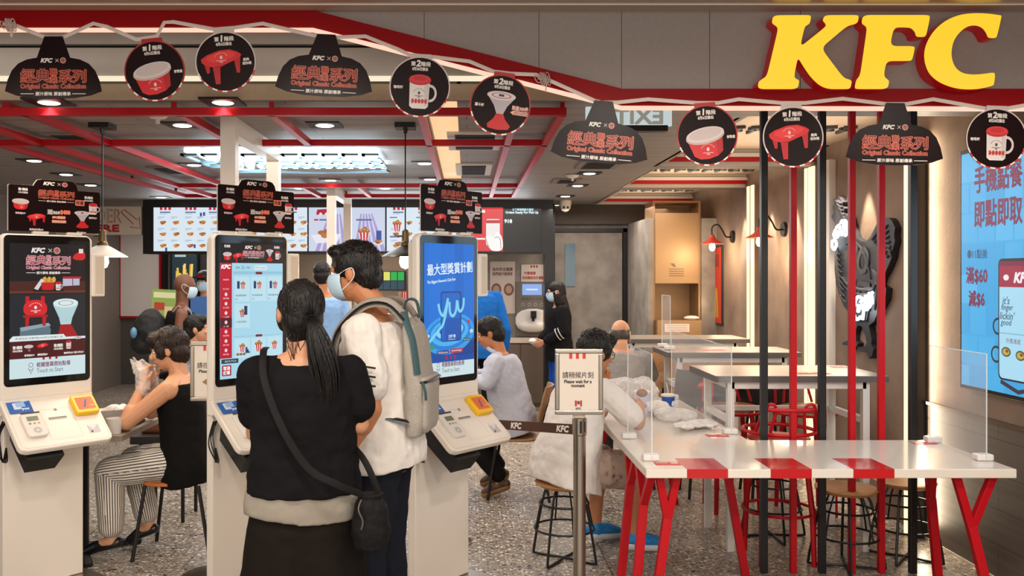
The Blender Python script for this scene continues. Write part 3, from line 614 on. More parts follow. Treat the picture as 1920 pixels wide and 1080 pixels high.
# ---------------------------------------------------------------- garland of hanging signs
m_gloss = M('sign_card', '#1c0d0e', .3, spec=.12)
def hang(kind, px, py, rot, lab, red=False, Y=3.93):
    k = Y/FPX; O = W(px, py, Y); r = math.radians(rot); U = V((math.cos(r), 0, -math.sin(r))); Z = V((math.sin(r), 0, math.cos(r)))
    t = thing('hanging_sign', lab, 'sign', tuple(O), 0, 'garland of promotional signs')
    def pos(pl): return [O+U*(x*k)-Z*(y*k) for x, y in pl]
    def board(pl, m, nm, y0=0, y1=.003):
        a = pos(pl); q = MB(m); n = len(a); q.add([v+V((0, y0, 0)) for v in a]+[v+V((0, y1, 0)) for v in a], [tuple(range(n)), tuple(range(n, 2*n))[::-1]]+[(i, n+i, n+(i+1) % n, (i+1) % n) for i in range(n)])
        return q.build(nm, t, True, 0)
    p = Print(O+V((0, -.0006, 0)), U, Z, k, k)
    if kind == 'bell':
        half = [(17, 0), (24, 20), (31, 40), (50, 43.5), (66, 51), (78, 64), (86, 82), (91, 103), (70, 111), (38, 116)]
        pl = [(0, 117)]+[(-x, y) for x, y in half[::-1]]+half
        board(pl, m_gloss, 'board'); art_brand(p, 2, 45.5, 7.5); art_title(p, 0, 74, 122)
    else:
        pl = [(57*math.cos(2*PI*i/48), 57*math.sin(2*PI*i/48)) for i in range(48)]
        board(pl, m_gloss, 'board'); board([(-19, -62), (19, -62), (21, -48), (-21, -48)], M('sign_tab_red', '#b8151f', .3) if red else M('sign_tab_white', '#d5c6c2', .3), 'tab', .003, .005)
        rc = '#b02a2a' if red else '#d8c6c4'
        p.ring(0, 0, 54.6, 57, P(rc), 1, 60, 160, 380)
        for i in range(14): p.ring(0, 0, 54.2, 57, P(('#c4242c', WHT)[i % 2]), 1, 90, 20+10*i, 30+10*i)
        one = kind in ('bowl', 'stool')
        p.txt('第', -14, -43, 8.5, P(WHT), 2, 8.5, .3); p.txt('1' if one else '2', -4.5, -44, 11, P(WHT), 2, 2.6 if one else 7, .8, .1); p.txt('階段', 9.5, -43, 8.5, P(WHT), 2, 18, .3)
        p.txt('8月6日推出' if one else '8月20日推出', -1, -33.5, 6.5, P(WHT), 2, 29, .25)
        if kind == 'bowl': art_bowl(p, -5, 8, 36); p.txt('食物盒', 44, 5, 6, P(WHT), 2, 16, .2)
        if kind == 'stool': art_stool(p, -8, 3, 38); p.txt('經典', 39, -2, 5.5, P(WHT), 2, 11, .2); p.txt('迷你櫈', 40, 5, 5.5, P(WHT), 2, 17, .2)
        if kind == 'mug': art_mug(p, 0, 10, 31); p.txt('咖啡杯', -40, 2, 6, P(WHT), 2, 17, .2)
        if kind == 'funnel':
            art_funnel(p, 0, 10, 33); p.txt('漏斗杯', -39, 4, 6, P(WHT), 2, 17, .2); p.txt('限量300件', 38, 2, 8, P(PINK), 2, 30, .4)
            p.poly([(20, 11), (26, 7), (53, 7), (53, 15), (26, 15)], P(PINK), 2); p.txt('指定分店限定', 40, 11, 6, P('#7d1a16'), 3, 25)
    p.build('printed_artwork', t, True, 0)
hang('bell', 100, 68, 0, 'black bell shaped hanging sign at the left end of the garland')
hang('bowl', 290, 133, -6, 'red rimmed hanging disc with red bowl, second sign of the garland', True)
hang('stool', 423, 116, -4, 'white rimmed hanging disc with red stool, third sign of the garland')
hang('bell', 612, 64, 3, 'black bell shaped hanging sign where the header starts to slope')
hang('mug', 787, 163, 3, 'white rimmed hanging disc with coffee mug under the sloping header')
hang('funnel', 938, 197, 8, 'red rimmed hanging disc with funnel cup beside the ribbon bow', True)
hang('bell', 1132, 189, 5, 'blue glinting bell shaped hanging sign in front of the exit sign')
hang('bowl', 1326, 254, -4, 'red rimmed hanging disc with red bowl under the letter K side', True)
hang('stool', 1487, 257, -3, 'white rimmed hanging disc with red stool over the partition posts')
hang('bell', 1679, 193, 1, 'black bell shaped hanging sign above the rooster')
hang('mug', 1868, 260, 2, 'white rimmed hanging disc with coffee mug at the right end of the garland')
rib = M('white_ribbon', '#d9cac3', .6)
sp = [(5, 45), (30, 48), (85, 70), (118, 70), (175, 44), (200, 50), (256, 74), (294, 68), (308, 42), (325, 41), (402, 55), (440, 52), (492, 44), (560, 60), (597, 68), (629, 70), (685, 68), (745, 92), (768, 103), (815, 107), (880, 115), (925, 134), (958, 138), (1005, 140), (1040, 155), (1122, 192), (1158, 192), (1215, 186), (1306, 193), (1347, 193), (1385, 186), (1465, 193), (1510, 193), (1580, 185), (1662, 195), (1700, 195), (1750, 186), (1845, 203), (1890, 203), (1930, 196)]
r = MB(rib).tube([W(x, y, 3.942) for x, y in sp], .0085, 6, flat=.2, nrm=(0, -1, 0)).build('garland_ribbon')
tag(r, 'white ribbon the promotional signs hang from, tacked to the red band', 'ribbon')
for cx, cy, lb in ((18, 47, 'white ribbon bow tied at the left end of the garland'), (1020, 148, 'white ribbon bow tied on the sloping part of the header')):
    b = MB(rib); random.seed(int(cx))
    for k in range(5):
        a = k*1.3; q = [W(cx+18*math.sin(u)*math.cos(a)*abs(math.cos(u*.5))+2*k-4, cy+13*math.sin(u*2)*math.sin(a+.6), 3.935-.002*k) for u in [2*PI*i/20 for i in range(20)]]
        b.tube(q, .006, 6, True, .3)
    b.tube([W(cx, cy, 3.935), W(cx+5, cy+10, 3.93), W(cx+3, cy+22, 3.93)], .007, 6, flat=.3)
    tag(b.build('ribbon_bow'), lb, 'ribbon bow')
# ---------------------------------------------------------------- self-order kiosks
TH = math.radians(49)
def touch_band(p, f, y0, y1, W_=100):
    p.rect(0, y0, W_, y1, f('#cfe6ea'), 1)
    for k in range(3): p.rect(W_*(.42+.085*k), y0-2, W_*(.45+.085*k), y0+3, f('#b81c2c'), 3)
    p.txt('輕觸螢幕開始點餐', W_*.57, y0+(y1-y0)*.36, 6.5, f('#7d3a5e'), 2, W_*.45, .1); p.txt('Touch to Start', W_*.52, y0+(y1-y0)*.66, 5.5, f('#777a82'), 2, W_*.35, .05)
    x, y = W_*.27, y0+(y1-y0)*.5
    p.ring(x, y-4, 2.4, 3, f('#7d3a5e'), 2, 20); p.ring(x, y-.5, 2.9, 3.5, f('#7d3a5e'), 2, 20, 0, 180); p.line([(x-2.2, y+2), (x, y+8), (x+2.2, y+2)], .7, f('#7d3a5e'), 2)
def screen_promo(p):
    f = lambda h: E(h, .9)
    p.rect(0, 0, 100, 178, f('#17141a'), 1); art_brand(p, 48, 9, 6, f); art_title(p, 50, 22, 58, f, '#f4b9c0', '#8c1d2b', True, 1.05)
    p.poly(chaikin([(82, 21), (84, 14), (92, 10), (100, 10), (100, 22)], 1), f('#d3242b'), 2); p.rect(91, 6, 97, 12, f('#e8dcda'), 3)
    p.rect(0, 50, 100, 66, f('#4a221c'), 2); p.rect(0, 63, 100, 66, f('#6b3226'), 3); p.rect(0, 66, 100, 72, f('#1b1d24'), 2)
    p.rect(30, 61, 70, 64, f('#15131a'), 4); p.poly([(40, 52), (58, 52), (56, 62), (42, 62)], f('#c81c24'), 5)
    for k in range(6): p.ell(42+3*k, 50-2*(k % 2), 2.6, 4, f(('#c98a3a', '#dba950')[k % 2]), 4, 10)
    art_mug(p, 63, 57, 5.5, f); p.poly([(31, 60), (40, 47), (44, 49), (36, 62)], f('#ddd5d8'), 4); p.poly([(69, 45), (92, 47), (92, 56), (69, 57)], f('#b9bed6'), 4); p.rect(69, 44, 94, 47, f('#b5232f'), 5); p.rect(82, 47, 83, 57, f('#7a2230'), 5)
    p.rect(0, 68, 100, 126, f('#20242c'), 1.5)
    p.poly(chaikin([(18, 75), (47, 75), (49, 97), (17, 97)], 2), f('#d8252e'), 3); p.rect(20, 70, 25, 78, f('#c51b25'), 2.5); p.rect(40, 70, 45, 78, f('#c51b25'), 2.5); p.rect(17, 95, 49, 98, f('#b3151f'), 4)
    for a in (20, 42): p.poly([(a, 97), (a+5, 97), (a+4, 110), (a, 110)], f('#c01a24'), 3)
    art_arc(p, 33, 85, 8, '#f1e4e6', f)
    p.poly([(13, 111), (50, 106), (53, 116), (52, 126), (13, 126)], f('#5f7681'), 2.5); p.poly([(13, 111), (50, 106), (53, 110), (15, 116)], f('#8da6b0'), 2.7)
    p.poly([(66, 109), (80, 109), (90, 126), (62, 126)], f('#a81920'), 3); p.poly([(56, 82), (90, 82), (82, 100), (80, 109), (66, 109), (64, 100)], f('#b9d9de'), 4); p.ell(73, 80, 17, 6, f('#d8eef0'), 5); p.ell(73, 80, 10, 3.5, f('#b5242b'), 6); p.ell(73, 80, 9, 3, f('#d8eef0'), 7)
    for k in range(8): p.line([(60+3.7*k, 86), (66+1.9*k, 106)], .35, f('#8fb5bd'), 5)
    p.poly([(0, 129), (0, 126), (4, 122), (70, 122), (73, 126), (100, 126), (100, 129)], f('#dfeff1'), 5); p.txt('買滿指定消費滿$400即可換購乙款', 38, 125.5, 2.6, f('#7d2a2a'), 6, 62)
    p.rect(0, 129, 100, 152, f('#4c1518'), 4)
    for x, a, b in ((9, '第1階段', '8月6日推出'), (62, '第2階段', '8月20日推出')): p.txt(a, x+1, 137, 4.2, f(WHT), 5, 12, .2); p.txt(b, x+1, 141.5, 3, f(WHT), 5, 12, .1)
    art_bowl(p, 24, 138, 6, f, 0); art_stool(p, 42, 138, 7.5, f); art_mug(p, 77, 137, 5.5, f); art_funnel(p, 90, 134, 7.5, f)
    for x, t in ((25, '食物盒$39'), (42, '經典迷你櫈$49'), (77, '咖啡杯$29'), (91, '漏斗杯$59')): p.txt(t, x, 148, 3, f(WHT), 5, 13, .1)
    touch_band(p, f, 152, 178)
def screen_menu(p):
    f = lambda h: E(h, .9)
    p.rect(0, 0, 100, 178, f('#aadbf0'), 1); p.rect(0, 0, 100, 26, f('#1a171d'), 2); art_brand(p, 52, 5, 4, f); art_title(p, 52, 12, 34, f, '#f4b9c0', '#8c1d2b', True, .7)
    for x in (11, 90): p.txt('第1階段' if x < 50 else '第2階段', x, 4, 3.5, f(WHT), 3, 9, .1)
    art_bowl(p, 11, 16, 6.5, f, 0); art_stool(p, 27, 18, 8, f); art_funnel(p, 78, 15, 7.5, f); art_mug(p, 91, 15, 5.5, f)
    p.rect(0, 26, 18, 151, f('#c21430'), 3); art_kfc(p, 9, 31, 5, '#ffffff', 4, f); p.rect(0, 98, 18, 111, f('#511525'), 4)
    for k, t in enumerate(('推廣優惠', '網上限定', '脆雞', '單人套餐', '一人套餐', '小食', '飯類', '飲品', '甜品')):
        y = 44+12.2*k; p.txt(t, 9, y+4, 2.2, f('#f6d6da'), 5, 9)
        if k > 1: p.ell(9, y-1.2, 2.2, 2.4, f('#f6d6da'), 5, 10)
    for k, t in enumerate(('堂食', '外賣')): p.txt(t, 27+16*k, 32, 3, f('#3d4a55'), 3)
    p.ring(35, 32, 1.6, 2.1, f('#3d4a55'), 3, 14); p.rrect(53, 29, 74, 35, 1.5, f('#d9edf4'), 3); p.txt('中文  English', 63, 32, 2.6, f('#5a6670'), 4, 17)
    p.rect(20, 37, 100, 41, f('#95c8e0'), 2); p.rrect(55, 37.6, 66, 41, 1.4, f('#7d1834'), 4)
    for cx in (34, 60, 86):
        for y0, y1 in ((44, 77), (126, 152)) if cx > 40 else ((44, 77), (80, 112), (126, 152)): p.rect(cx-12, y0, cx+12, y1, f('#bfe5f3'), 3)
        p.rect(cx-8, 50, cx-4, 60, f('#1f3a66'), 4); art_bucket(p, cx+1, 55, 6, f); p.txt('香辣脆雞餐' if cx < 50 else '惹味雞皇餐', cx-2, 69, 2.6, f('#1d4f4a'), 4, 17); p.txt('$38', cx-9, 74, 2, f('#667'), 4)
    p.rect(37, 83, 42, 95, f('#1f3a66'), 4); art_bucket(p, 34, 92, 6.5, f); p.txt('八月限定飯桶餐', 32, 104, 2.6, f('#1d4f4a'), 4, 17)
    p.rect(20, 123, 100, 124, f('#95c8e0'), 2); p.rrect(55, 122, 66, 125, 1.2, f('#7d1834'), 4)
    art_bucket(p, 34, 138, 7, f); art_bucket(p, 60, 137, 9, f); art_bucket(p, 86, 137, 7, f)
    for k in range(3): p.ell(27+5*k, 147, 2.5, 1.8, f('#9a6a3a'), 5, 10); p.rect(39+2*k, 138+3*k, 42+2*k, 146, f('#1f3a66'), 5)
    p.rrect(2, 152, 28, 158, 1, f('#1f4a50'), 4); p.txt('加大汽水', 16, 155, 2.6, f('#dfeff1'), 5, 18); p.rrect(3, 160, 17, 174, 1, f('#b3122c'), 4); p.txt('取消', 10, 164, 5, f('#ffffff'), 5, 10, .2); p.txt('訂單', 10, 170, 5, f('#ffffff'), 5, 10, .2)
    p.ring(30, 168, 1.8, 2.1, f('#8ab'), 4, 16); p.ring(36, 168, 1.8, 2.1, f('#8ab'), 4, 16); p.ell(32, 163, 2.4, 1.6, f('#456'), 4, 10)
def screen_blue(p):
    f = lambda h: E(h, .9)
    p.rect(0, 0, 100, 178, f('#0f6fd6'), 1); p.rect(8, 0, 32, 150, f('#1372da'), 1.3); p.rect(60, 0, 78, 150, f('#0d66cb'), 1.3); p.rect(0, 130, 100, 158, f('#0c4aa4'), 1.5)
    for k in range(7): p.rect(58+6*k, 134-5*(k % 3), 63+6*k, 150, f('#0b3f90'), 1.7)
    p.txt('最大型獎賞計劃', 51, 33, 15, f('#e6f4ff'), 3, 90, .25, 0, 'c', False, -.06); p.txt('The Biggest Rewards Club Ever', 34, 50, 5, f('#e6f4ff'), 3, 56, .1, .2, 'c', False, -.08)
    for k, (rx, ry, c, r0) in enumerate(((50, 27, '#2fa0ea', 0), (44, 22, '#1b7fdc', 1), (38, 18, '#48b4f0', 2), (31, 13, '#1b7fdc', 3), (27, 11, '#8fd6f8', 4), (21, 7, '#1668cc', 5))): p.ell(50, 121-2*k*.6, rx, ry, f(c), 2+.25*k, 40, -.12)
    p.rrect(32, 64, 73, 131, 4, f('#0a2f78'), 3.6); p.rrect(33.5, 65.5, 71, 130, 3.5, f('#1565c6'), 3.8); p.rect(40, 100, 70, 130, f('#0d55b4'), 3.9)
    c = f('#7fd4f6')
    p.line(spline([(27, 80, 0), (30, 90, 0), (36, 96, 0), (41, 88, 0), (46, 73, 0)], 6), 4.2, c, 5); p.line(spline([(46, 73, 0), (42, 92, 0), (36, 108, 0), (30, 113, 0), (24, 118, 0), (10, 130, 0)], 6), 4.2, c, 5.3)
    p.line(spline([(49, 78, 0), (50, 92, 0), (56, 97, 0), (62, 90, 0), (64, 76, 0)], 6), 4.2, c, 5); p.line(spline([(65, 77, 0), (67, 88, 0), (72, 91, 0), (77, 84, 0), (78, 73, 0)], 6), 4.2, c, 5.3)
    p.txt('立即下載', 54, 124, 4, f('#dff2ff'), 5, 14, .1); p.txt('Download now', 54, 128, 2.2, f('#dff2ff'), 5, 14)
    for x, y, a, b, t in ((7, 122, '#e8f0e8', 3.2, '7'), (15, 137, '#2f9c5a', 4.5, ''), (88, 106, '#c33a50', 3.5, '6'), (94, 119, '#dfe6f5', 3.5, 'U')):
        p.ell(x, y, b, b*.75, f(a), 5, 16)
        if t: p.txt(t, x, y, 3, f('#23408f'), 6)
    p.rrect(24, 142, 48, 148, 2, f('#3b4fa6'), 5); p.rrect(50, 141, 76, 147, 2, f('#b5374f'), 5); p.txt('Wellcome', 36, 145, 3, f('#ffe2a0'), 6, 19); p.txt('mannings', 63, 144, 3, f('#ffffff'), 6, 20); p.rrect(76, 128, 92, 132, 1.5, f('#2b5560'), 5); p.txt('Market Place', 84, 130, 2, f('#e8e8d8'), 6, 13)
    touch_band(p, f, 158-6, 178)
def kiosk(cx, cy, lab, art):
    t = thing('self_order_kiosk', lab, 'kiosk', (cx, cy, 0), TH, 'row of self-order kiosks')
    q = [(-.24, 1.0), (.24, 1.0), (.24, 1.84), (.215, 1.862), (-.215, 1.862), (-.24, 1.84)]
    body = MB(m_wht).prism(q, 0, .05, RXZ).build('screen_housing', t, smooth=30, bevel=.012, seg=3)
    MB(m_wht).box((-.21, .045, .012), (.21, .1, 1.82)).build('column', t, smooth=30, bevel=.006)
    MB(m_steel).box((-.26, -.14, 0), (.26, .115, .012)).build('base_plate', t, smooth=0)
    gl = MB(m_black)
    P0 = Print((-.224, -.002, 1.854), (1, 0, 0), (0, 0, 1), .001, .001, .0012); P0.rrect(0, 0, 448, 779, 22, M('kiosk_glass', '#09090b', .08), 0); P0.build('glass', t, smooth=0)
    p = Print((-.197, -.0032, 1.813), (1, 0, 0), (0, 0, 1), .00394, .003933, .00025); art(p); p.build('screen', t, smooth=0)
    # sloping tray with rounded front corners
    bk, fr, zb, zf = 0.01, -.245, 1.0, .782
    sl = V((0, fr-bk, zf-zb)).normalized(); nrm = V((0, sl.z, -sl.y)); nrm = nrm if nrm.z > 0 else -nrm; Ln = V((0, fr-bk, zf-zb)).length
    out = [(-.24, 0), (-.24, Ln-.035), (-.232, Ln-.012), (-.205, Ln), (.205, Ln), (.232, Ln-.012), (.24, Ln-.035), (.24, 0)]
    TP = lambda x, s, h=0: V((x, bk, zb))+sl*s+nrm*h+V((x*0, 0, 0))
    tr = MB(m_wht); n = len(out); a = [TP(x, s) for x, s in out]; b = [TP(x, s, -.036) for x, s in out]
    tr.add(a+b, [tuple(range(n)), tuple(range(n, 2*n))[::-1]]+[(i, n+i, n+(i+1) % n, (i+1) % n) for i in range(n)]); tr.box((-.24, .0, .93), (.24, .05, 1.01))
    tray = tr.build('tray', t, smooth=30, bevel=.007, seg=3)
    u = Print(TP(-.24, 0, .0008), (1, 0, 0), -sl, .001, .001, .0006)
    sx, sy = 480, Ln*1000
    seam = P('#b5a89b')
    u.line([(14, 20), (14, sy-40), (22, sy-22), (40, sy-14), (sx-40, sy-14), (sx-22, sy-22), (sx-14, sy-40), (sx-14, 20), (14, 20)], 1.5, seam, 1)
    u.line([(168, .25*sy), (330, .25*sy), (330, .86*sy), (168, .86*sy), (168, .25*sy)], 1.5, seam, 1); u.ell(250, .27*sy, 9, 9, P('#8b8178'), 1, 16); u.rect(198, .42*sy, 290, .42*sy+14, P('#5c544d'), 1); u.rect(200, .42*sy+6, 288, .42*sy+14, P('#a79c90'), 2)
    u.rect(370, .66*sy, 428, .83*sy, P('#b9b3b5'), 1); u.poly([(370, .66*sy), (428, .66*sy), (395, .76*sy)], P('#d5d0d2'), 2); u.ell(384, .8*sy, 6, 6, m_black, 2, 12); u.build('tray_markings', t, smooth=0)
    # blue card, payment terminal, yellow reader
    cdp = Print(TP(-.24, 0, .003), (1, 0, 0), -sl, .001, .001, .0005); cdp.rrect(24, -6, 142, .27*sy, 6, M('blue_card', '#2f66b5', .25), 0); cdp.rect(40, .17*sy, 138, .265*sy, P('#21509a'), 1)
    for k in range(9): cdp.rect(40+10*k, (.2-.03*(k % 3))*sy, 48+10*k, .262*sy, P('#2a5aa8'), 2)
    cdp.rrect(52, .06*sy, 90, .19*sy, 3, P('#c9d6ea'), 3); cdp.rrect(66, .05*sy, 112, .15*sy, 3, P('#8fb0dc'), 4); cdp.txt('yuu', 112, .035*sy, 14, P('#d8ecff'), 3, 28, 1); cdp.txt('yuu', 106, .2*sy, 14, P('#d8ecff'), 3, 34, 1); cdp.build('promo_card', t, smooth=0)
    te = MB(m_wpaint)
    pl = rrpoly(58, .31*sy, 160, .79*sy, 24)
    n = len(pl); te.add([TP(-.24+x*.001, y*.001, .02) for x, y in pl]+[TP(-.24+x*.001, y*.001, 0) for x, y in pl], [tuple(range(n)), tuple(range(n, 2*n))[::-1]]+[(i, n+i, n+(i+1) % n, (i+1) % n) for i in range(n)])
    te = te.build('payment_terminal', t, smooth=40, bevel=.003)
    v = Print(TP(-.24, 0, .0205), (1, 0, 0), -sl, .001, .001, .0005); v.rect(62, .315*sy, 156, .345*sy, m_char, 1); v.rect(82, .4*sy, 138, .49*sy, M('lcd', '#6f7658', .3), 1); v.ring(112, .68*sy, 16, 19, P('#8f8880'), 1, 24); v.ring(112, .68*sy, 9, 12, P('#8f8880'), 1, 20)
    for k in range(3): v.rect(82+22*k, .53*sy, 94+22*k, .555*sy, P(('#37558c', '#b05a3c', '#c08a3a')[k]), 1)
    v.build('terminal_face', te, smooth=0)
    re_ = MB(M('yellow_plastic', '#e8b50c', .35)); pl = rrpoly(336, .09*sy, 462, .47*sy, 16); n = len(pl)
    re_.add([TP(-.24+x*.001, y*.001, .03) for x, y in pl]+[TP(-.24+x*.001, y*.001, 0) for x, y in pl], [tuple(range(n)), tuple(range(n, 2*n))[::-1]]+[(i, n+i, n+(i+1) % n, (i+1) % n) for i in range(n)])
    re_ = re_.build('card_reader', t, smooth=40, bevel=.006, seg=3); re_['label'] = 'yellow card reader'
    v = Print(TP(-.24, 0, .0305), (1, 0, 0), -sl, .001, .001, .0005); v.rect(354, .15*sy, 446, .4*sy, P('#d8642c'), 1); v.line(spline([(385, .36*sy, 0), (398, .3*sy, 0), (400, .26*sy, 0), (412, .2*sy, 0)], 6), 9, P('#39407f'), 2); v.line(spline([(392, .24*sy, 0), (405, .22*sy, 0), (420, .17*sy, 0)], 5), 3, P('#6f7bb0'), 3); v.txt('八達通', 428, .33*sy, 12, P('#f0c9a8'), 2, 26); v.build('reader_label', re_, smooth=0)
    # box hung under the tray, cables, side holder
    MB(m_black).add([(-.2, -.02, .90), (-.02, -.02, .90), (-.02, -.235, .735), (-.2, -.235, .735), (-.19, .01, .80), (-.04, .01, .80), (-.05, -.19, .665), (-.2, -.19, .665)], [(0, 1, 2, 3), (7, 6, 5, 4), (0, 4, 5, 1), (1, 5, 6, 2), (2, 6, 7, 3), (3, 7, 4, 0)]).build('printer_box', t, smooth=0)
    cb = MB(m_black)
    for k in range(3): cb.tube(spline([(-.2-.01*k, .02, .9), (-.25-.012*k, -.02, .84-.02*k), (-.255, -.05, .75-.015*k), (-.235+.01*k, -.02, .70), (-.2, .03, .76)], 6), .004, 6)
    cb.build('cable', t)
    ho = MB(m_wht).box((.232, -.012, 1.53), (.305, .03, 1.765)).build('card_holder', t, smooth=0, bevel=.006); MB(m_cream).box((.25, -.0145, 1.545), (.296, -.011, 1.75)).build('holder_slot', ho, smooth=0)
    return t
KX = [(-2.2105, 'white self-order kiosk at the left edge showing a red stool advert'), (-1.1345, 'white self-order kiosk in front of the couple showing the food menu'), (-.0915, 'white self-order kiosk with a bright blue screen right of the couple')]
for (x, lb), art in zip(KX, (screen_promo, screen_menu, screen_blue)): kiosk(x, 4.649, lb, art)
# placards clipped on top of the kiosks
def placard(cx, lab):
    t = thing('kiosk_placard', lab, 'placard', (cx, 4.649, 1.864), TH, 'promotional placards on the kiosks')
    x0, x1 = -.1925, .29; w_ = x1-x0
    sh = [(0, 0), (1, 0), (1, .93), (.985, .955), (.745, .955), (.73, 1.06), (.70, 1.13), (.66, 1.155), (.35, 1.155), (.30, 1.13), (.275, 1.06), (.26, 1.0), (.015, 1.0), (0, .98)]
    MB(m_gloss).prism([(x0+a*w_, .012+b*.24) for a, b in sh], .018, .024, RXZ).build('board', t, smooth=0)
    MB(m_wht).prism([(x0-.003+a*(w_+.002), .012+b*.241) for a, b in sh], .0242, .028, RXZ).build('backing', t, smooth=0)
    MB(m_wht).box((x0+.12, .012, 0), (x0+.2, .034, .014)).build('clip', t, smooth=0); MB(m_wht).box((x0+.3, .012, 0), (x0+.38, .034, .014)).build('clip', t, smooth=0)
    p = Print((x0, .0174, .252), (1, 0, 0), (0, 0, 1), w_/143, .24/87, .0005)
    art_brand(p, 72, -6, 6); art_title(p, 72, 12, 56, P, '#ee7a60', '#5a1712', True, 1.0)
    for x, y, a, b in ((21, 8, '第1階段', '8月6日推出'), (124, 16, '第2階段', '8月20日推出')): p.txt(a, x, y, 5, P(WHT), 2, 14, .2); p.txt(b, x, y+6, 3.4, P(WHT), 2, 14, .1)
    art_bowl(p, 17, 34, 12.5, P, .03); p.txt('食物盒$39', 17, 53, 4, P(WHT), 2, 15, .1); art_stool(p, 41, 62, 14); p.txt('經典迷你櫈$49', 41, 83, 4, P(WHT), 2, 21, .1)
    p.txt('送', 62, 48, 9, P('#cfc6c6'), 2, 8, .5); p.txt('現金券', 72, 49, 6, P('#cfc6c6'), 2, 11, .3); p.txt('$400', 86, 48, 8.5, P('#ee7a60'), 2, 15, .7); p.txt('KFC優惠券', 76, 58, 5, P('#f0a48f'), 2, 20, .5); p.txt('滿指定消費', 76, 66, 5, P('#f0a48f'), 2, 22, .5)
    art_funnel(p, 113, 60, 15.5); p.txt('漏斗杯$59', 112, 86, 4, P(WHT), 2, 15, .1); art_mug(p, 131, 38, 11); p.txt('咖啡杯$29', 131, 56, 4, P(WHT), 2, 13, .1); p.rrect(102, 22, 117, 33, 1.5, P('#ee8a70'), 2); p.txt('限量', 109.5, 27.5, 7, P('#6b1712'), 3, 12, .2)
    p.build('printed_artwork', t, smooth=0)
for (x, _), lb in zip(KX, ('dark promotional placard on top of the leftmost kiosk', 'dark promotional placard on top of the kiosk with the food menu', 'dark promotional placard on top of the blue screen kiosk')): placard(x, lb)
# ---------------------------------------------------------------- menu boards over the counter
MY = 10.6
struct(MB(m_black).box((-3.9, MY, 1.9), (1.04, MY+.25, 2.55)).build('trim_50', smooth=0), 'black fascia carrying the menu boards')
struct(MB(m_black).box((.94, MY, 0), (1.05, MY+.2, 1.9)).box((-.74, MY+.6, 0), (-.66, MY+.7, 1.95)).build('trim_51', smooth=0))
f9 = lambda h: E(h, .95)
def food(p, x, y, s):
    p.ell(x, y+s*.25, s*1.25, s*.55, f9('#e9e2d8'), 3, 16)
    for i in range(7):
        a = i*2.4; r = s*.6*math.sqrt(i/7.0); p.ell(x+r*math.cos(a)*1.3, y+r*math.sin(a)*.6-.1*s, s*random.uniform(.3, .5), s*random.uniform(.25, .38), f9(random.choice(('#b8763a', '#c98d48', '#9a5a2c', '#d6a45c', '#a86a34', '#7a4a6a' if i == 6 else '#c08040'))), 4+i*.2, 10)
def menu_a(p):
    p.rect(0, 0, 145, 83, f9('#dbe9f4'), 1)
    for x in (12, 60, 105):
        for k in range(3): p.rect(x+8*k, 0, x+5+8*k, 5, f9('#c4243a'), 2)
        p.rect(x, 8, x+20, 10.5, f9('#5b6f9a'), 2); p.rect(x, 12, x+13, 13, f9('#9db0c4'), 2)
    for x in (10, 35, 62, 85, 110, 130):
        for y in (20, 42, 64):
            food(p, x+8, y+9, 6.5); p.rect(x-2, y-2, x+10, y-1, f9('#7a93ad'), 2); p.rect(x-2, y+.5, x+5, y+1.3, f9('#a9bccd'), 2)
    for x, y in ((88, 10), (94, 9), (22, 76), (76, 70)): p.rect(x, y, x+4, y+7, f9('#2f4f9a'), 4)
def menu_b(p):
    p.rect(0, 0, 145, 83, f9('#cdd5ea'), 1)
    for k in range(5):
        a, b = 38+5*k, 12+13*k; p.poly([(a, 12), (a+2.6, 12), (b+8, 83), (b, 83)], f9('#a99ad2'), 2)
    p.poly([(16, 4), (46, 2), (48, 10), (14, 13)], f9('#b5203a'), 3)
    for k in range(6): p.ell(17+5.5*k, 12, 2.6, 2.2, f9(('#b5203a', '#f0e6ea')[k % 2]), 4, 12)
    for k in range(5):
        a, b = 98+5*k, 86+13*k; p.poly([(a, 12), (a+2.6, 12), (b+8, 83), (b, 83)], f9('#a99ad2'), 2)
    p.rect(10, 22, 18, 25, f9('#c4243a'), 4); p.rect(20, 22, 44, 25, f9('#5a6a94'), 4); p.rect(90, 22, 120, 25, f9('#5a6a94'), 4)
    p.poly([(4, 52), (62, 50), (54, 66), (14, 68)], f9('#e9e6f0'), 4); food(p, 33, 50, 15)
    art_bucket(p, 105, 50, 17, f9); p.rect(128, 44, 138, 62, f9('#33509a'), 4); food(p, 132, 66, 7)
def menu_c(p):
    menu_a(p); p.rect(0, 14, 145, 83, f9('#dbe9f4'), 2.5)
    for x in (20, 70, 120): art_bucket(p, x, 34, 13, f9); food(p, x+4, 70, 9); p.rect(x-14, 54, x+4, 57, f9('#5b6f9a'), 4); p.rect(x-14, 18, x, 20, f9('#5b6f9a'), 4)
    for x, y in ((48, 62), (96, 66), (140, 60)): p.rect(x-3, y, x+3, y+10, f9('#3d62ad'), 5); p.ell(x, y, 3, 1.4, f9('#a9c4ea'), 6, 10)
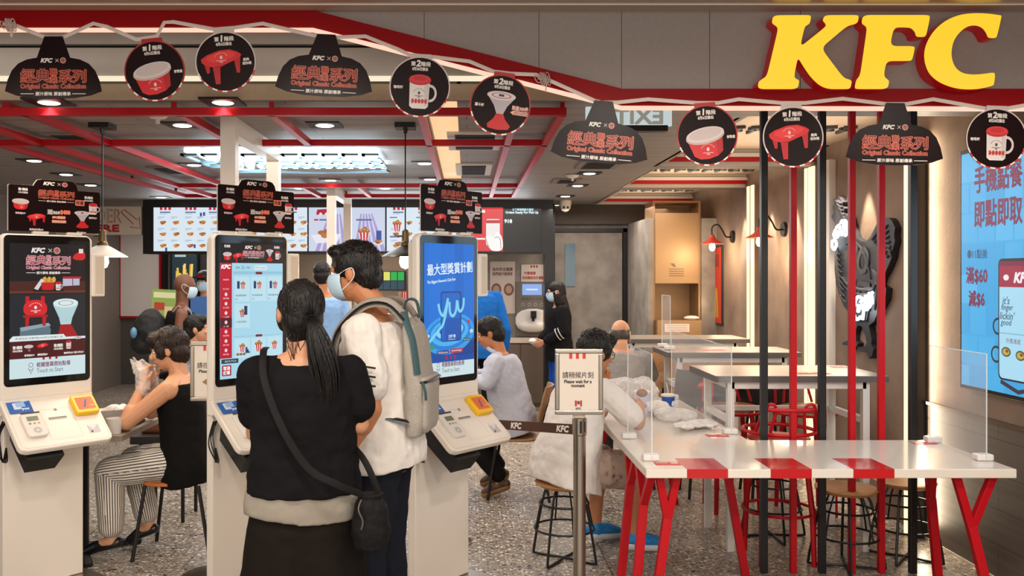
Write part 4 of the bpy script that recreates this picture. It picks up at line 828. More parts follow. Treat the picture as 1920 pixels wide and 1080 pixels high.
def menu_d(p):
    p.rect(0, 0, 145, 83, f9('#0e0f13'), 1); p.rect(0, 0, 74, 83, f9('#d8343c'), 2); p.rect(8, 5, 40, 10, f9('#f4ecec'), 3); p.rect(8, 16, 28, 20, f9('#f4ecec'), 3); p.rect(8, 58, 40, 61, f9('#f4ecec'), 3)
    p.rrect(42, 22, 68, 72, 3, f9('#e8e3e2'), 4); p.rect(42, 24, 68, 30, f9('#b82a34'), 5)
    p.poly(chaikin([(50, 83), (42, 66), (40, 56), (48, 50), (58, 58), (60, 46), (66, 46), (74, 60), (74, 83)], 2), f9('#f6f1ef'), 6); p.line(spline([(58, 58, 0), (64, 56, 0), (69, 62, 0), (70, 78, 0)], 5), .9, f9('#2c2c34'), 7); p.line(spline([(41, 57, 0), (45, 70, 0), (51, 82, 0)], 5), .9, f9('#2c2c34'), 7)
    p.txt('以下餐號餐點已備妥', 112, 4, 4.4, f9('#bfe6f4'), 3, 40, .15); p.txt('Orders Ready For Pick Up', 110, 10, 5.6, f9('#d6f2fb'), 3, 62, .3); p.txt('918', 84, 26, 6.5, f9('#eaf6fb'), 3, 14, .5)
for i, (px, art, lb) in enumerate(((288, menu_a, 'menu screen at the left with rows of small dishes under red tabs'), (433, menu_a, 'menu screen behind the middle kiosk placard'), (579, menu_b, 'menu screen with purple stripes and big plates'), (725, menu_c, 'menu screen with chicken buckets behind the black pendant'), (870, menu_d, 'order number screen, red phone picture beside black order list'))):
    x0 = W(px, 0, MY-.03).x; w_ = 145*(MY-.03)/FPX-.012; z1 = W(0, 389, MY-.03).z; h_ = 82*(MY-.03)/FPX
    t = thing('menu_screen', lb, 'screen', (x0+w_/2, MY, z1-h_), 0, 'screens over the counter')
    MB(m_black).box((x0-.006, MY-.03, z1-h_-.012), (x0+w_+.006, MY+.0, z1+.012)).build('screen_housing', t, True, 0)
    random.seed(20+i); p = Print((x0, MY-.0305, z1), (1, 0, 0), (0, 0, 1), w_/145, h_/83, .0004); art(p); p.build('display', t, True, 0)
lamp('AREA', 'menu_glow', (-1.5, 10.5, 2.2), 16, (.85, .93, 1), 4.5, (math.radians(-90), 0, 0), sy=.5)
# order-here board, framed white board, notice, counter
t = thing('order_board', 'white board with red outlined lettering and a slanting arrow', 'sign', (-4.3, MY, 2.15))
MB(m_cream).box((-4.95, MY, 2.13), (-3.92, MY+.06, 2.47)).build('panel', t, True, 0)
k = MY/FPX; p = Print(W(120, 390, MY-.002), (1, 0, 0), (0, 0, 1), k, k, .001); rr = P('#b22229')
p.txt('ORDER', 65, 15, 25, rr, 1, 84, .5); p.txt('ORDER', 65, 15, 24, P('#b8ab9c'), 2, 82, 0); p.txt('HERE', 70, 38, 12, rr, 1, 66, 1.1)
ar = [(107, 8), (113, 3), (137, 22), (141, 17), (143, 38), (124, 36), (130, 30), (107, 8)]; p.line(ar, 1.6, rr, 1); p.build('lettering', t, True, 0)
t = thing('framed_board', 'white board in a thin red frame on the far left wall', 'board', (-4.9, 13.2, 1.2))
MB(P('#d9d2cf')).box((-5.2, 13.2, 1.02), (-5.22+.62-.01, 13.22, 2.28)).build('panel', t, True, 0)
fr = MB(m_red)
for a, b in (((-5.22, 13.18, 1.0), (-4.58, 13.23, 1.03)), ((-5.22, 13.18, 2.27), (-4.58, 13.23, 2.3)), ((-4.61, 13.18, 1.0), (-4.58, 13.23, 2.3)), ((-5.22, 13.18, 1.0), (-5.19, 13.23, 2.3))): fr.box(a, b)
fr.build('frame', t, True, 0)
struct(MB(m_dgrey).box((-5.2, 13.23, 0), (-4.58, 13.5, 2.55)).build('wall_left_return', smooth=0))
t = tag(MB(P('#cfc9cc')).box((-5.05+.98, 13.47, 1.82), (-5.05+1.2, 13.478, 2.04)).build('notice', smooth=0), 'small white notice taped on the grey service door', 'notice')
p = Print((-4.07, 13.468, 2.04), (1, 0, 0), (0, 0, 1), .01, .01); p.txt('非請勿進', 11, 8, 4, P('#444'), 1, 14); p.txt('Private', 11, 13, 3, P('#444'), 1, 12); p.build('lettering', t)
t = thing('service_counter', 'long pale service counter under the menu boards', 'counter', (-2, 9.2, 0))
MB(m_cream).box((-3.36, 9.15, 1.03), (-1.45, 9.8, 1.08)).build('worktop', t, True, 0); MB(M('counter_front', '#8e8176', .5)).box((-3.33, 9.22, 0), (-1.47, 9.75, 1.03)).build('counter_body', t, True, 0)
t = thing('pickup_counter', 'pale pick-up counter to the right of the white portal', 'counter', (-.8, 9.2, 0))
MB(m_cream).box((-1.27, 9.15, 1.03), (-.4, 9.8, 1.08)).build('worktop', t, True, 0); MB(M('counter_front', '#8e8176', .5)).box((-1.25, 9.22, 0), (-.42, 9.75, 1.03)).build('counter_body', t, True, 0)
t = thing('lit_poster', 'lit dark poster with yellow fries beside the backpack man', 'poster', (-4.0, 12.9, 1.2))
MB(m_black).box((-4.33, 12.85, 1.25), (-3.92, 12.92, 2.1)).build('frame', t, True, 0)
p = Print((-4.3, 12.848, 2.08), (1, 0, 0), (0, 0, 1), .01, .01); p.rect(0, 0, 36, 80, E('#21333c', .9), 1); p.rect(3, 3, 30, 10, E('#9fd0e0', .9), 2); p.rect(4, 14, 20, 17, E('#bcd9e0', .8), 2)
random.seed(5)
for i in range(12): x = 6+1.9*i; p.line([(x, 78), (x+random.uniform(-4, 4), 30+random.uniform(-5, 12))], 3, E(('#e8bf4a', '#d9a630', '#f3d46a')[i % 3], .95), 3+.1*i)
p.build('display', t, True, 0)
struct(MB(m_char).box((-4.36, 12.92, 0), (-2.5, 13.0, 2.55)).box((-3.55, 12.3, 0), (-3.45, 12.92, 2.55)).build('wall_kitchen_side', smooth=0))
t = thing('kitchen_monitor', 'small kitchen monitor with yellow and green order blocks', 'screen', (-1.08, 12.5, 1.4))
MB(m_black).box((-1.3, 12.45, 1.43), (-.86, 12.5, 1.7)).build('screen_housing', t, True, 0)
p = Print((-1.28, 12.449, 1.69), (1, 0, 0), (0, 0, 1), .01, .01); p.rect(0, 0, 40, 25, E('#1b2a34', .8), 1)
for i, c in enumerate(('#d8e04a', '#e3e36a', '#2fb24e', '#2fb24e')): p.rect(10*i+.6, 0, 10*i+9.4, 12, E(c, .9), 2); p.rect(10*i+.6, 13, 10*i+9.4, 25, E('#33515e', .8), 2)
p.build('display', t, True, 0); MB(m_blk).bar((-1.08, 12.52, 1.6), (-1.08, 12.6, 1.6), .04).build('bracket', t, True, 0)
t = thing('kitchen_shelf', 'steel kitchen shelf stacked with packaging under the monitor', 'shelf', (-1, 12.4, .9))
for z in (.95, 1.2): MB(m_steel).box((-1.6, 12.2, z), (-.8, 12.58, z+.02)).build('shelf_board', t, True, 0)
MB(m_steel).box((-1.6, 12.55, 0), (-1.56, 12.6, 1.4)).build('upright', t, True, 0); MB(m_steel).box((-.84, 12.55, 0), (-.8, 12.6, 1.4)).build('upright', t, True, 0)
random.seed(9)
for i in range(7):
    x = -1.55+.105*i; h_ = random.uniform(.1, .2); z = .9705 if i % 2 else 1.2205
    tag(MB(P(('#d8cfc6', '#c2323a', '#b9a58f', '#e3ddd6')[i % 4])).lathe([(.03, z), (.045, z+h_)], (x, 12.35, 0), 10).build('paper_tub'), 'paper tub stacked on the kitchen shelf', 'tub', 'packaging on the kitchen shelf')
t = thing('fries_carton', 'red and white striped carton beside the kitchen monitor', 'carton', (-.9, 12.3, 1.22)); MB(P('#c0262f')).box((-.90, 12.25, 1.2205), (-.81, 12.32, 1.42)).build('carton_body', t, True, 0)
q = MB(P('#e9e0da'))
for k_ in range(2): q.box((-.885+.03*k_, 12.247, 1.23), (-.872+.03*k_, 12.25, 1.41))
q.build('stripe', t, True, 0)
t = thing('leaflet_rack', 'green leaflet rack standing on the counter end', 'rack', (-3.25, 9.35, 1.08)); MB(m_cream).box((-3.36, 9.3, 1.08), (-3.05, 9.45, 1.1)).build('base', t, True, 0)
q = Print((-3.34, 9.34, 1.5), (1, 0, -.05), (0, .1, 1), .01, .01); q.rect(0, 0, 27, 41, P('#8fae5a'), 0); q.rect(2, 3, 25, 9, P('#dfe6b8'), 1); q.rect(3, 14, 14, 22, P('#b5402f'), 1); q.rect(14, 18, 24, 28, P('#d8c9a0'), 1); q.rect(3, 26, 12, 39, P('#5f8a3f'), 1); q.build('leaflet', t, True, 0)
t = thing('poster_card', 'blue promotional card standing on the counter behind the middle kiosk', 'card', (-2.85, 9.3, 1.08)); MB(P('#3f6fb5')).box((-2.92, 9.3, 1.08), (-2.6, 9.31, 1.42)).build('card', t, True, 0)
# ---------------------------------------------------------------- pendants
def pendant(px, lab, shade, bulb_c):
    x = W(px, 0, 5.25).x; t = thing('pendant_lamp', lab, 'pendant lamp', (x, 5.25, CZ))
    MB(m_blk).box((-.06, -.06, -.03), (.06, .06, 0)).build('ceiling_plate', t, smooth=0)
    c = MB(m_black); c.tube([(0, 0, -.02), (0, 0, -.64)], .0045, 6); c.lathe([(.015, -.03), (.01, -.06)], n=8); c.build('cord', t)
    MB(M('aged_brass', '#6e5f42', .4, .8)).lathe([(.01, -.63), (.02, -.64), (.022, -.70), (.03, -.71), (.032, -.73), (.02, -.735)], n=14).cyl((-.02, 0, -.67), (-.05, 0, -.67), .006).build('lamp_holder', t)
    MB(shade).lathe([(.03, -.725), (.05, -.735), (.1, -.765), (.142, -.79), (.145, -.794), (.138, -.792), (.09, -.768), (.03, -.74)], n=32).build('lamp_shade', t)
    MB(M('bulb_glow', '#ffe9c6', .2, em=7)).lathe([(.012, -.735), (.018, -.76), (.034, -.80), (.036, -.83), (.026, -.855), (.004, -.865)], n=16).build('bulb', t)
    lamp('POINT', 'pendant_light', (x, 5.25, CZ-.885), 7, (1, .8, .55), .04)
pendant(192, 'pendant lamp with white enamel shade beside the left kiosk', M('white_enamel', '#d9d6d2', .25), 0)
pendant(760, 'pendant lamp with black shade behind the man', m_black, 0)
# ---------------------------------------------------------------- right wall: lamps, poster, rooster, screen
for y, lb in ((9.5, 'red wall lamp on black gooseneck furthest along the right wall'), (7.96, 'red wall lamp on black gooseneck nearest the rooster')):
    t = thing('wall_lamp', lb, 'wall lamp', (2.88, y, 2.1), 0, 'gooseneck wall lamps'); X = 2.65
    MB(m_blk).cyl((2.88, y, 2.06), (2.855, y, 2.06), .07, .065).build('wall_plate', t, True)
    MB(m_blk).tube(spline([(2.86, y, 2.06), (2.80, y, 2.06), (2.76, y, 2.13), (2.71, y, 2.19), (X, y, 2.16), (X, y, 2.06)], 6), .008, 8).build('gooseneck', t, True)
    MB(M('lamp_red', '#c23a2c', .3)).lathe([(.025, 2.08), (.03, 2.05), (.06, 2.02), (.125, 1.985), (.12, 1.982), (.05, 2.012)], (X, y, 0), 28).build('lamp_shade', t, True)
    MB(M('bulb_glow', '#ffe9c6', .2, em=7)).lathe([(.01, 2.0), (.03, 1.97), (.034, 1.94), (.02, 1.91), (.003, 1.905)], (X, y, 0), 14).build('bulb', t, True)
    lamp('POINT', 'wall_lamp_light', (X, y, 1.88), 7, (1, .78, .5), .05)
for y in (6.3, 6.65, 7.7, 8.3, 9.1):
    lamp('SPOT', 'wall_washer', (2.74, y, 2.53), 70, (1, .84, .64), .02, (0, math.radians(-7), 0), 34, .35)
t = thing('wall_poster', 'narrow red poster with yellow fries on the right wall end', 'poster', (2.87, 10.1, 1.1))
MB(m_char).box((2.86, 9.86, 1.08), (2.885, 10.34, 1.98)).build('frame', t, True, 0)
p = Print((2.858, 10.32, 1.96), (0, -1, 0), (0, 0, 1), .01, .01); p.rect(0, 0, 44, 86, P('#c8361f'), 1); p.rect(6, 30, 20, 50, P('#e9dcd2'), 2); p.rect(8, 8, 36, 22, P('#9a2418'), 2)
for k_ in range(6): p.poly([(12+4*k_, 80), (15+4*k_, 80), (20+2*k_, 46+3*(k_ % 2)), (18+2*k_, 46+3*(k_ % 2))], P(('#e0b13a', '#c98f2a')[k_ % 2]), 3)
p.build('print', t, True, 0)
RC = [(432, 362), (442, 366), (447, 380), (455, 386), (452, 400), (461, 412), (458, 428), (470, 440), (484, 447), (490, 470), (500, 500), (507, 528), (530, 545), (550, 545), (565, 528), (578, 505), (590, 480), (604, 462), (625, 450), (645, 452), (655, 462), (668, 490), (664, 520), (668, 545), (658, 580), (654, 612), (640, 645), (628, 672), (615, 690), (606, 720), (632, 735), (628, 775), (612, 808), (596, 835), (583, 868), (560, 888), (566, 915), (572, 940), (570, 960), (580, 980), (573, 1008), (562, 1020), (553, 996), (522, 991), (518, 978), (545, 968), (552, 955), (545, 925), (532, 890), (516, 885), (505, 905), (500, 925), (500, 945), (516, 958), (512, 972), (490, 966), (486, 984), (476, 978), (474, 968), (450, 963), (454, 955), (478, 944), (487, 915), (490, 885), (484, 842), (456, 805), (440, 765), (426, 720), (420, 660), (420, 600), (428, 560), (424, 520), (433, 485), (416, 462), (406, 445), (416, 428), (412, 408), (418, 388), (414, 376)]
RXW = 2.875
def onwall(px, py):
    Y = RXW*FPX/(px-CX); return (Y, EYE-(py-HY)*Y/FPX)
def YZ(x): return Matrix(((0, 0, 1, x), (1, 0, 0, 0), (0, 1, 0, 0), (0, 0, 0, 1)))
cr = lambda x, y: (1380+x/2.159, 200+y/2.159)
ro = [onwall(*cr(x, y)) for x, y in RC]
t = thing('rooster_sign', 'large dark carved rooster sign with neon script on the concrete wall', 'sign', (RXW, 6.3, .9))
m_ro = M('rooster_dark', '#201f26', .5)
MB(m_ro).prism(ro, 0, .045, YZ(2.835)).build('rooster_body', t, True, 25)
q = MB(M('rooster_relief', '#2c2b33', .45)); random.seed(2)
def rl(pts, r=.012):
    q.tube(spline([V((2.832, *onwall(*cr(x, y)))) for x, y in pts], 4), [r*.4]+[r]*(4*(len(pts)-1)-1)+[r*.4], 6)
for k_ in range(7): rl([(575+10*k_, 540+12*k_), (600+8*k_, 510+14*k_), (640+3*k_, 480+22*k_)])
for k_ in range(9): rl([(430+2*k_, 570+24*k_), (436+3*k_, 590+24*k_), (446+3*k_, 600+24*k_)], .01)
for k_ in range(8): rl([(575+2*k_, 660+8*k_), (600, 690+5*k_), (608-3*k_, 740+12*k_)], .01)
for k_ in range(6): rl([(500+12*k_, 790+6*(k_ % 2)), (510+10*k_, 835), (520+7*k_, 872)], .009)
for k_ in range(5): rl([(424+8*k_, 375+16*k_), (440+5*k_, 385+16*k_), (450+3*k_, 392+16*k_)], .01)
rl([(470, 560), (490, 545), (520, 560), (545, 600), (560, 650), (570, 700)], .01); rl([(455, 690), (480, 720), (530, 740), (580, 735)], .014); rl([(450, 710), (480, 742), (530, 760), (585, 752)], .01)
q.build('feather_relief', t, True)
a, b = onwall(*cr(470, 560)), onwall(*cr(560, 700))
p = Print((2.828, a[0], a[1]), (0, -1, 0), (0, 0, 1), .01, .01, .001); p.txt('SO', 22, 11, 20, M('rooster_relief', '#2c2b33', .45), 1, 30, .8, .2, rot=.2); p.txt('TASTY', 22, 36, 19, M('rooster_relief', '#2c2b33', .45), 1, 46, .8, .2, rot=.12); p.build('raised_lettering', t, True, 0)
m_neon = M('neon_white', '#eaf7ff', .3, em=4)
def neon(strokes_, nm):
    n_ = MB(m_neon)
    for s_ in strokes_: n_.tube(spline([V((2.812, *onwall(*cr(x, y)))) for x, y in s_], 5), .011, 6)
    return n_.build(nm, t, True)
neon([[(545, 775), (528, 770), (516, 800), (514, 840), (524, 862), (540, 850)], [(532, 800), (530, 830), (538, 812), (546, 800)], [(545, 800), (552, 825), (548, 862)], [(556, 780), (560, 800), (566, 825)], [(560, 765), (572, 790), (570, 815), (582, 800), (578, 770)], [(575, 755), (586, 765), (588, 800)], [(540, 790), (560, 775), (590, 752)]], 'neon_script')
neon([[(424, 540), (422, 565), (432, 578), (440, 555), (432, 535)], [(428, 520), (436, 500), (448, 520), (440, 530)], [(440, 490), (452, 480), (455, 510)], [(458, 470), (466, 462), (470, 500), (462, 520)], [(474, 460), (482, 470), (484, 510), (476, 522)], [(430, 525), (455, 512), (488, 495)]], 'neon_script')
lamp('POINT', 'neon_light', (2.7, onwall(*cr(545, 810))[0], onwall(*cr(545, 810))[1]), 1.2, (.85, .95, 1), .08)
t = thing('wall_screen', 'large bright blue advertising screen on the right wall', 'screen', (2.86, 4.6, .98))
MB(m_black).box((2.835, 4.2, 1.0), (2.878, 5.06, 2.36)).build('screen_housing', t, True, 0, .004)
f = lambda h: E(h, .95)
p = Print((2.833, 5.035, 2.335), (0, -1, 0), (0, 0, 1), .01, .01, .0006)
p.rect(0, 0, 81, 131, f('#3fa9e2'), 1)
random.seed(11)
for r_ in range(8):
    for c_ in range(6): p.rect(c_*16-8*(r_ % 2)+.6 if c_*16-8*(r_ % 2) > 0 else 0, r_*17+.6, min(c_*16-8*(r_ % 2)+15.6, 81), min(r_*17+16.4, 131), f(random.choice(('#46afe6', '#52b6ea', '#3da6df'))), 2)
cR = f('#7c1d45')
p.txt('手機點餐', 34, 16, 14.5, cR, 4, 42, .35); p.txt('即點即取', 34, 35, 14.5, cR, 4, 42, .35)
p.txt('11點後', 18, 57, 5, f('#2f5575'), 4, 14, .1); p.ell(8, 57, 2, 2.4, f('#2f5575'), 4, 14); p.txt('滿$60', 15, 69, 9.5, cR, 4, 20, .3); p.txt('減$6', 15, 82, 9, cR, 4, 15, .3)
p.rrect(35, 60, 80, 124, 3, f('#20242c'), 4); p.rrect(36, 61.5, 81, 123, 2.6, f('#a9dbf2'), 5); p.rect(36, 64, 81, 75, f('#a3203f'), 6); p.rect(36, 61.5, 81, 64, f('#7a1b35'), 6); art_kfc(p, 56, 70, 5, '#f4e9ee', 7, f); p.ell(42, 70, 2.4, 1.6, f('#f4e9ee'), 7, 14)
p.txt("it's", 42, 82, 4, f('#3a4e66'), 7, None, .05, .2); p.txt('finger', 43, 86, 4, f('#3a4e66'), 7, None, .05, .2); p.txt("lickin'", 43, 90, 4, f('#3a4e66'), 7, None, .05, .2); p.txt('good', 42, 94, 4, f('#3a4e66'), 7, None, .05, .2); art_bucket(p, 62, 86, 8, f); p.rect(36, 99, 81, 99.6, f('#7fb9d6'), 7); p.txt('外賣速遞', 48, 103, 2.6, cR, 7, 12)
for x, y in ((42, 109), (54, 110), (66, 109)): p.ell(x, y, 4, 2.6, f('#3b5a3a'), 7, 14); p.ell(x, y, 3, 1.8, f('#c9a84a'), 8, 12); p.ell(x+1, y-.5, 1.4, .9, f('#8a4a2a'), 9, 10)
p.ring(34.5, 96, 3.4, 4.6, f('#23262e'), 3.5, 30); p.ring(33, 111, 3.4, 4.6, f('#23262e'), 3.5, 30); p.line([(37, 125), (52, 129), (60, 127), (75, 130)], 2.2, f('#3c2f3f'), 4)
p.build('display', t, True, 0)
lamp('AREA', 'screen_glow', (2.80, 4.62, 1.7), 5, (.6, .85, 1), .8, (0, math.radians(90), 0), sy=1.3)
# ---------------------------------------------------------------- tray station, wash basin
t = thing('tray_station', 'bronze tray return cabinet with an open shelf against the back wall', 'cabinet', (2.4, 10.2, 0))
q = MB(m_bronze).box((2.145, 10.14, 0), (2.695, 10.16, .48)).box((2.145, 10.14, .0), (2.17, 10.6, 2.5)).box((2.67, 10.14, 0), (2.695, 10.6, 2.5)).box((2.17, 10.55, 0), (2.67, 10.6, 2.5)).box((2.17, 10.14, .9), (2.67, 10.55, .94)).box((2.17, 10.14, 2.48), (2.67, 10.55, 2.5)); q.build('carcass', t, True, 0)
MB(M('bronze_door', '#a98660', .4, .3)).box((2.17, 10.13, 1.55), (2.67, 10.15, 2.36)).build('door', t, True, 0)
MB(M('bronze_door', '#a98660', .4, .3)).box((2.17, 10.0, .96), (2.67, 10.15, 1.13)).build('tray_box', t, True, 0)
p = Print((2.25, 10.0-.001, 1.09), (1, 0, 0), (0, 0, 1), .01, .01); p.rect(0, 0, 28, 9, P('#e6ddd6'), 1)
for k_ in range(3): p.rect(2, 1.5+2.5*k_, 26, 2.4+2.5*k_, P('#c79a96'), 2)
p.build('label', t, True, 0)
p = Print((2.33, 10.129, 1.78), (1, 0, 0), (0, 0, 1), .01, .01)
for k_ in range(4): p.rect(0, 6+2.6*k_, 17, 7+2.6*k_, P('#6f5a45'), 1)
p.poly([(1, 0), (6, 0), (8, 4), (5, 4)], P('#6f5a45'), 1); p.build('printed_text', t, True, 0)
tag(MB(P('#e5ded8')).ball((2.58, 10.1, 1.155), (.09, .06, .026), 12, 6).build('folded_napkin'), 'crumpled white napkin left on the tray return shelf', 'napkin')
t = thing('basin_cabinet', 'brown base cabinet with pale top under the wash basin', 'cabinet', (.7, 11, 0))
MB(m_cream).box((.3, 10.95, .80), (1.045, 11.295, .85)).build('worktop', t, True, 0); MB(m_brown).box((.32, 10.97, 0), (1.04, 11.29, .80)).build('carcass', t, True, 0)
q = MB(M('brown_door', '#66564a', .5))
MB(M('brown_door', '#66564a', .5)).box((.33, 10.955, .05), (.66, 10.972, .78)).build('door', t, True, 0); MB(M('brown_door', '#66564a', .5)).box((.68, 10.955, .05), (1.03, 10.972, .78)).build('door', t, True, 0)
t = thing('wash_basin', 'white wall hung wash basin with black tap on a grey panel', 'wash basin', (.83, 11.2, .9))
MB(M('panel_grey', '#6d6660', .5)).box((.63, 11.25, .86), (1.04, 11.3, 1.56)).build('back_panel', t, True, 0)
q = chaikin([(.62, .92), (1.06, .92), (1.06, 1.215), (.62, 1.215)], 2)
MB(M('ceramic', '#dcd8d4', .15)).prism(q, 11.16, 11.25, RXZ).build('basin', t, True, 30, .015, 3)
MB(M('ceramic', '#e8e5e2', .1)).ball((.84, 11.16, 1.0), (.19, .08, .075), 20, 10).build('bowl', t, True)
MB(m_black).box((.81, 11.1, 1.1), (.88, 11.17, 1.19)).bar((.845, 11.14, 1.12), (.835, 11.04, 1.08), .03).build('tap', t, True, 0)
p = Print((.63, 11.249, 1.56), (1, 0, 0), (0, 0, 1), .01, .01); p.rect(8, 3, 33, 17, E('#8fb2ee', .9), 1); p.rect(13, 9, 28, 11, E('#dfe9fb', .9), 2); p.txt('請搓手二十秒', 20, 22, 2.6, P('#2a2522'), 1, 26)
for k_ in range(4): p.ring(9+8*k_, 29, 1.6, 2.2, P('#b0a79e'), 1, 14)
p.build('display', t, True, 0)
t = tag(MB(P('#d8ccc4')).box((.70, 11.285, 1.56), (1.0, 11.298, 1.78)).build('hand_wash_poster', smooth=0), 'small white and red notice above the wash basin screen', 'poster')
p = Print((.70, 11.284, 1.78), (1, 0, 0), (0, 0, 1), .01, .01)
for k_ in range(3): p.rect(12+3.5*k_, 1, 14+3.5*k_, 4, P('#9a2a2a'), 1)
p.txt('守護健康', 11, 11, 4, P('#b52f2f'), 1, 15, .1); p.txt('你我餐前洗手運動', 15, 17, 4, P('#b52f2f'), 1, 27, .1); p.build('lettering', t)
t = tag(MB(P('#cfc2ba')).box((.3, 11.285, 1.15), (.62, 11.298, 1.82)).build('hygiene_poster', smooth=0), 'pale poster with brown pictures behind the blue screen kiosk', 'poster')
p = Print((.3, 11.284, 1.82), (1, 0, 0), (0, 0, 1), .01, .01); p.txt('為你安全健康', 16, 10, 4.5, P('#6b2f2a'), 1, 26, .1); p.txt('我們格外做得多', 16, 16, 4.5, P('#6b2f2a'), 1, 26, .1)
p.build('lettering', t)
for x in (8, 24): p = Print((.3, 11.284, 1.82), (1, 0, 0), (0, 0, 1), .01, .01); p.ell(x, 36, 6.5, 8, P('#7a5340'), 1); p.ell(x, 36, 4, 5, P('#b89478'), 2); p.build('printed_picture', t)
# ---------------------------------------------------------------- big white table with red stripes
t = thing('communal_table', 'long white table with red stripes and red forked legs', 'table', (1.7, 4.4, 0))
o = [(.83, 4.07), (2.545, 4.07), (2.545, 4.79), (1.535, 4.79), (1.535, 6.46), (.83, 6.46)]
MB(m_ttop).prism(o, .708, .75).build('tabletop', t, True, 0, .004)
m_str = M('gloss_red', '#b80f17', .15, coat=.3)
for i, px in enumerate((1288, 1445, 1600)):
    x0 = (px-CX)*4.07/FPX; MB(m_str).box((x0, 4.0692, .7075), (x0+.19, 4.31, .7506)).build('red_stripe', t, True, 0)
def yleg(a, b, s_, ft):
    q = MB(m_red); q.bar(s_, a, .036, .034, (0, 1, .1)); q.bar(s_, b, .036, .034, (0, 1, .1)); q.bar(ft, V(s_)+V((0, 0, .012)), .042, .036, (0, 1, .1)); q.build('leg', t, True, 0, .003)
yleg((.905, 4.14, .708), (.99, 4.14, .708), (.948, 4.16, .49), (.868, 4.12, 0))
yleg((.865, 4.12, .708), (.865, 4.43, .708), (.855, 4.25, .545), (.80, 4.22, 0))
yleg((.87, 4.52, .708), (.87, 4.75, .708), (.86, 4.62, .55), (.80, 4.60, 0))
yleg((2.30, 4.14, .708), (2.475, 4.14, .708), (2.385, 4.16, .45), (2.48, 4.12, 0))
yleg((2.45, 4.62, .708), (2.5, 4.78, .708), (2.48, 4.7, .45), (2.53, 4.72, 0))
yleg((1.38, 4.76, .708), (1.46, 4.76, .708), (1.42, 4.77, .52), (1.52, 4.79, 0))
yleg((.9, 6.3, .708), (1.05, 6.3, .708), (.97, 6.3, .45), (.9, 6.32, 0)); yleg((1.35, 6.3, .708), (1.5, 6.3, .708), (1.42, 6.3, .45), (1.5, 6.32, 0))
# table screens of clear acrylic
def screen(p0, p1, z0, h_, lab, clips=True):
    p0, p1 = V((*p0, z0)), V((*p1, z0)); d = (p1-p0).normalized()
    r = thing('table_screen', lab, 'screen', tuple((p0+p1)/2), 0, 'clear acrylic table screens')
    MB(m_acr).bar(p0+V((0, 0, h_/2+.012)), p1+V((0, 0, h_/2+.012)), .004, h_).build('panel', r, True, 0)
    e = MB(m_acre); 
    for s_ in (p0, p1): e.bar(s_+V((0, 0, .012)), s_+V((0, 0, h_+.012)), .0045)
    e.bar(p0+V((0, 0, h_+.012)), p1+V((0, 0, h_+.012)), .0045); e.build('panel_edge', r, True, 0)
    for s_ in (p0+d*.03, p1-d*.03): MB(M('clip_white', '#dcd8d6', .3)).box(s_-V((.04, .028, -.0006)), s_+V((.04, .028, .032))).build('foot', r, True, 0, .008, 3)
screen((.892, 4.24), (.892, 4.87), .75, .505, 'clear screen at the front left corner of the white table')
screen((2.505, 4.24), (2.505, 4.76), .75, .505, 'clear screen at the right end of the white table')
screen((1.49, 4.95), (1.49, 6.4), .75, .48, 'long clear screen along the back arm of the white table')
def sticker(x, y, z, lab, w_=.12, d_=.07):
    r = tag(MB(P('#c8232e')).box((x-w_/2, y-d_/2, z+.0004), (x+w_/2, y+d_/2, z+.0016)).build('table_sticker', smooth=0), lab, 'sticker', 'red table stickers')
    p = Print((x-w_/2, y+d_/2, z+.0018), (1, 0, 0), (0, 1, 0), .001, .001, .0003); p.rect(8, 10, 70, 18, P('#efd2cc'), 1); p.rect(8, 26, 60, 32, P('#efd2cc'), 1); p.rect(78, 10, 112, 44, P('#e3b7b2'), 1); p.build('print', r)
sticker(.955, 4.19, .75, 'red sticker at the front left corner of the white table'); sticker(2.44, 4.70, .75, 'red sticker under the right end screen'); sticker(1.40, 4.92, .75, 'red sticker where the two table arms meet')
# ---------------------------------------------------------------- grey high tables
def hightable(x0, x1, y0, y1, lab):
    r = thing('high_table', lab, 'table', ((x0+x1)/2, (y0+y1)/2, 0), 0, 'grey high tables')
    MB(m_tgrey).box((x0, y0, 1.046), (x1, y1, 1.05)).build('tabletop', r, True, 0); MB(m_tedge).box((x0, y0, 1.012), (x1, y1, 1.046)).build('edge_band', r, True, 0)
    fr = MB(m_wpaint); a, b = x0+.1, x1-.12
    for y in (y0+.05, y1-.08): fr.bar((a, y, .99), (b, y, .99), .04); fr.bar((a, y, .78), (b, y, .78), .03) if y > y0+.2 else None
    for x in (a, b): fr.bar((x, y0+.05, .99), (x, y1-.08, .99), .04); fr.bar((x, y0+.05, .78), (x, y1-.08, .78), .035)
    fr.build('frame', r, True, 0)
    for x in (a, b):
        for y in (y0+.05, y1-.08): MB(m_wpaint).bar((x, y, 0), (x, y, 1.012), .04).build('leg', r, True, 0)
    return r
hightable(1.475, 2.5, 5.21, 5.83, 'grey topped high table nearest the partition posts')
hightable(1.55, 2.58, 6.78, 7.33, 'grey topped high table in the middle of the row of three')
hightable(1.45, 2.64, 8.2, 8.77, 'grey topped high table furthest from the front')
sticker(2.1, 5.35, 1.05, 'red sticker on the front edge of the nearest grey table', .2, .09); sticker(2.45, 5.72, 1.05, 'red sticker at the wall end of the nearest grey table', .16, .07); sticker(1.95, 7.0, 1.05, 'red sticker on the middle grey table', .2, .1)
screen((1.62, 7.0), (1.62, 7.3), 1.05, .42, 'small clear screen on the middle grey table'); 
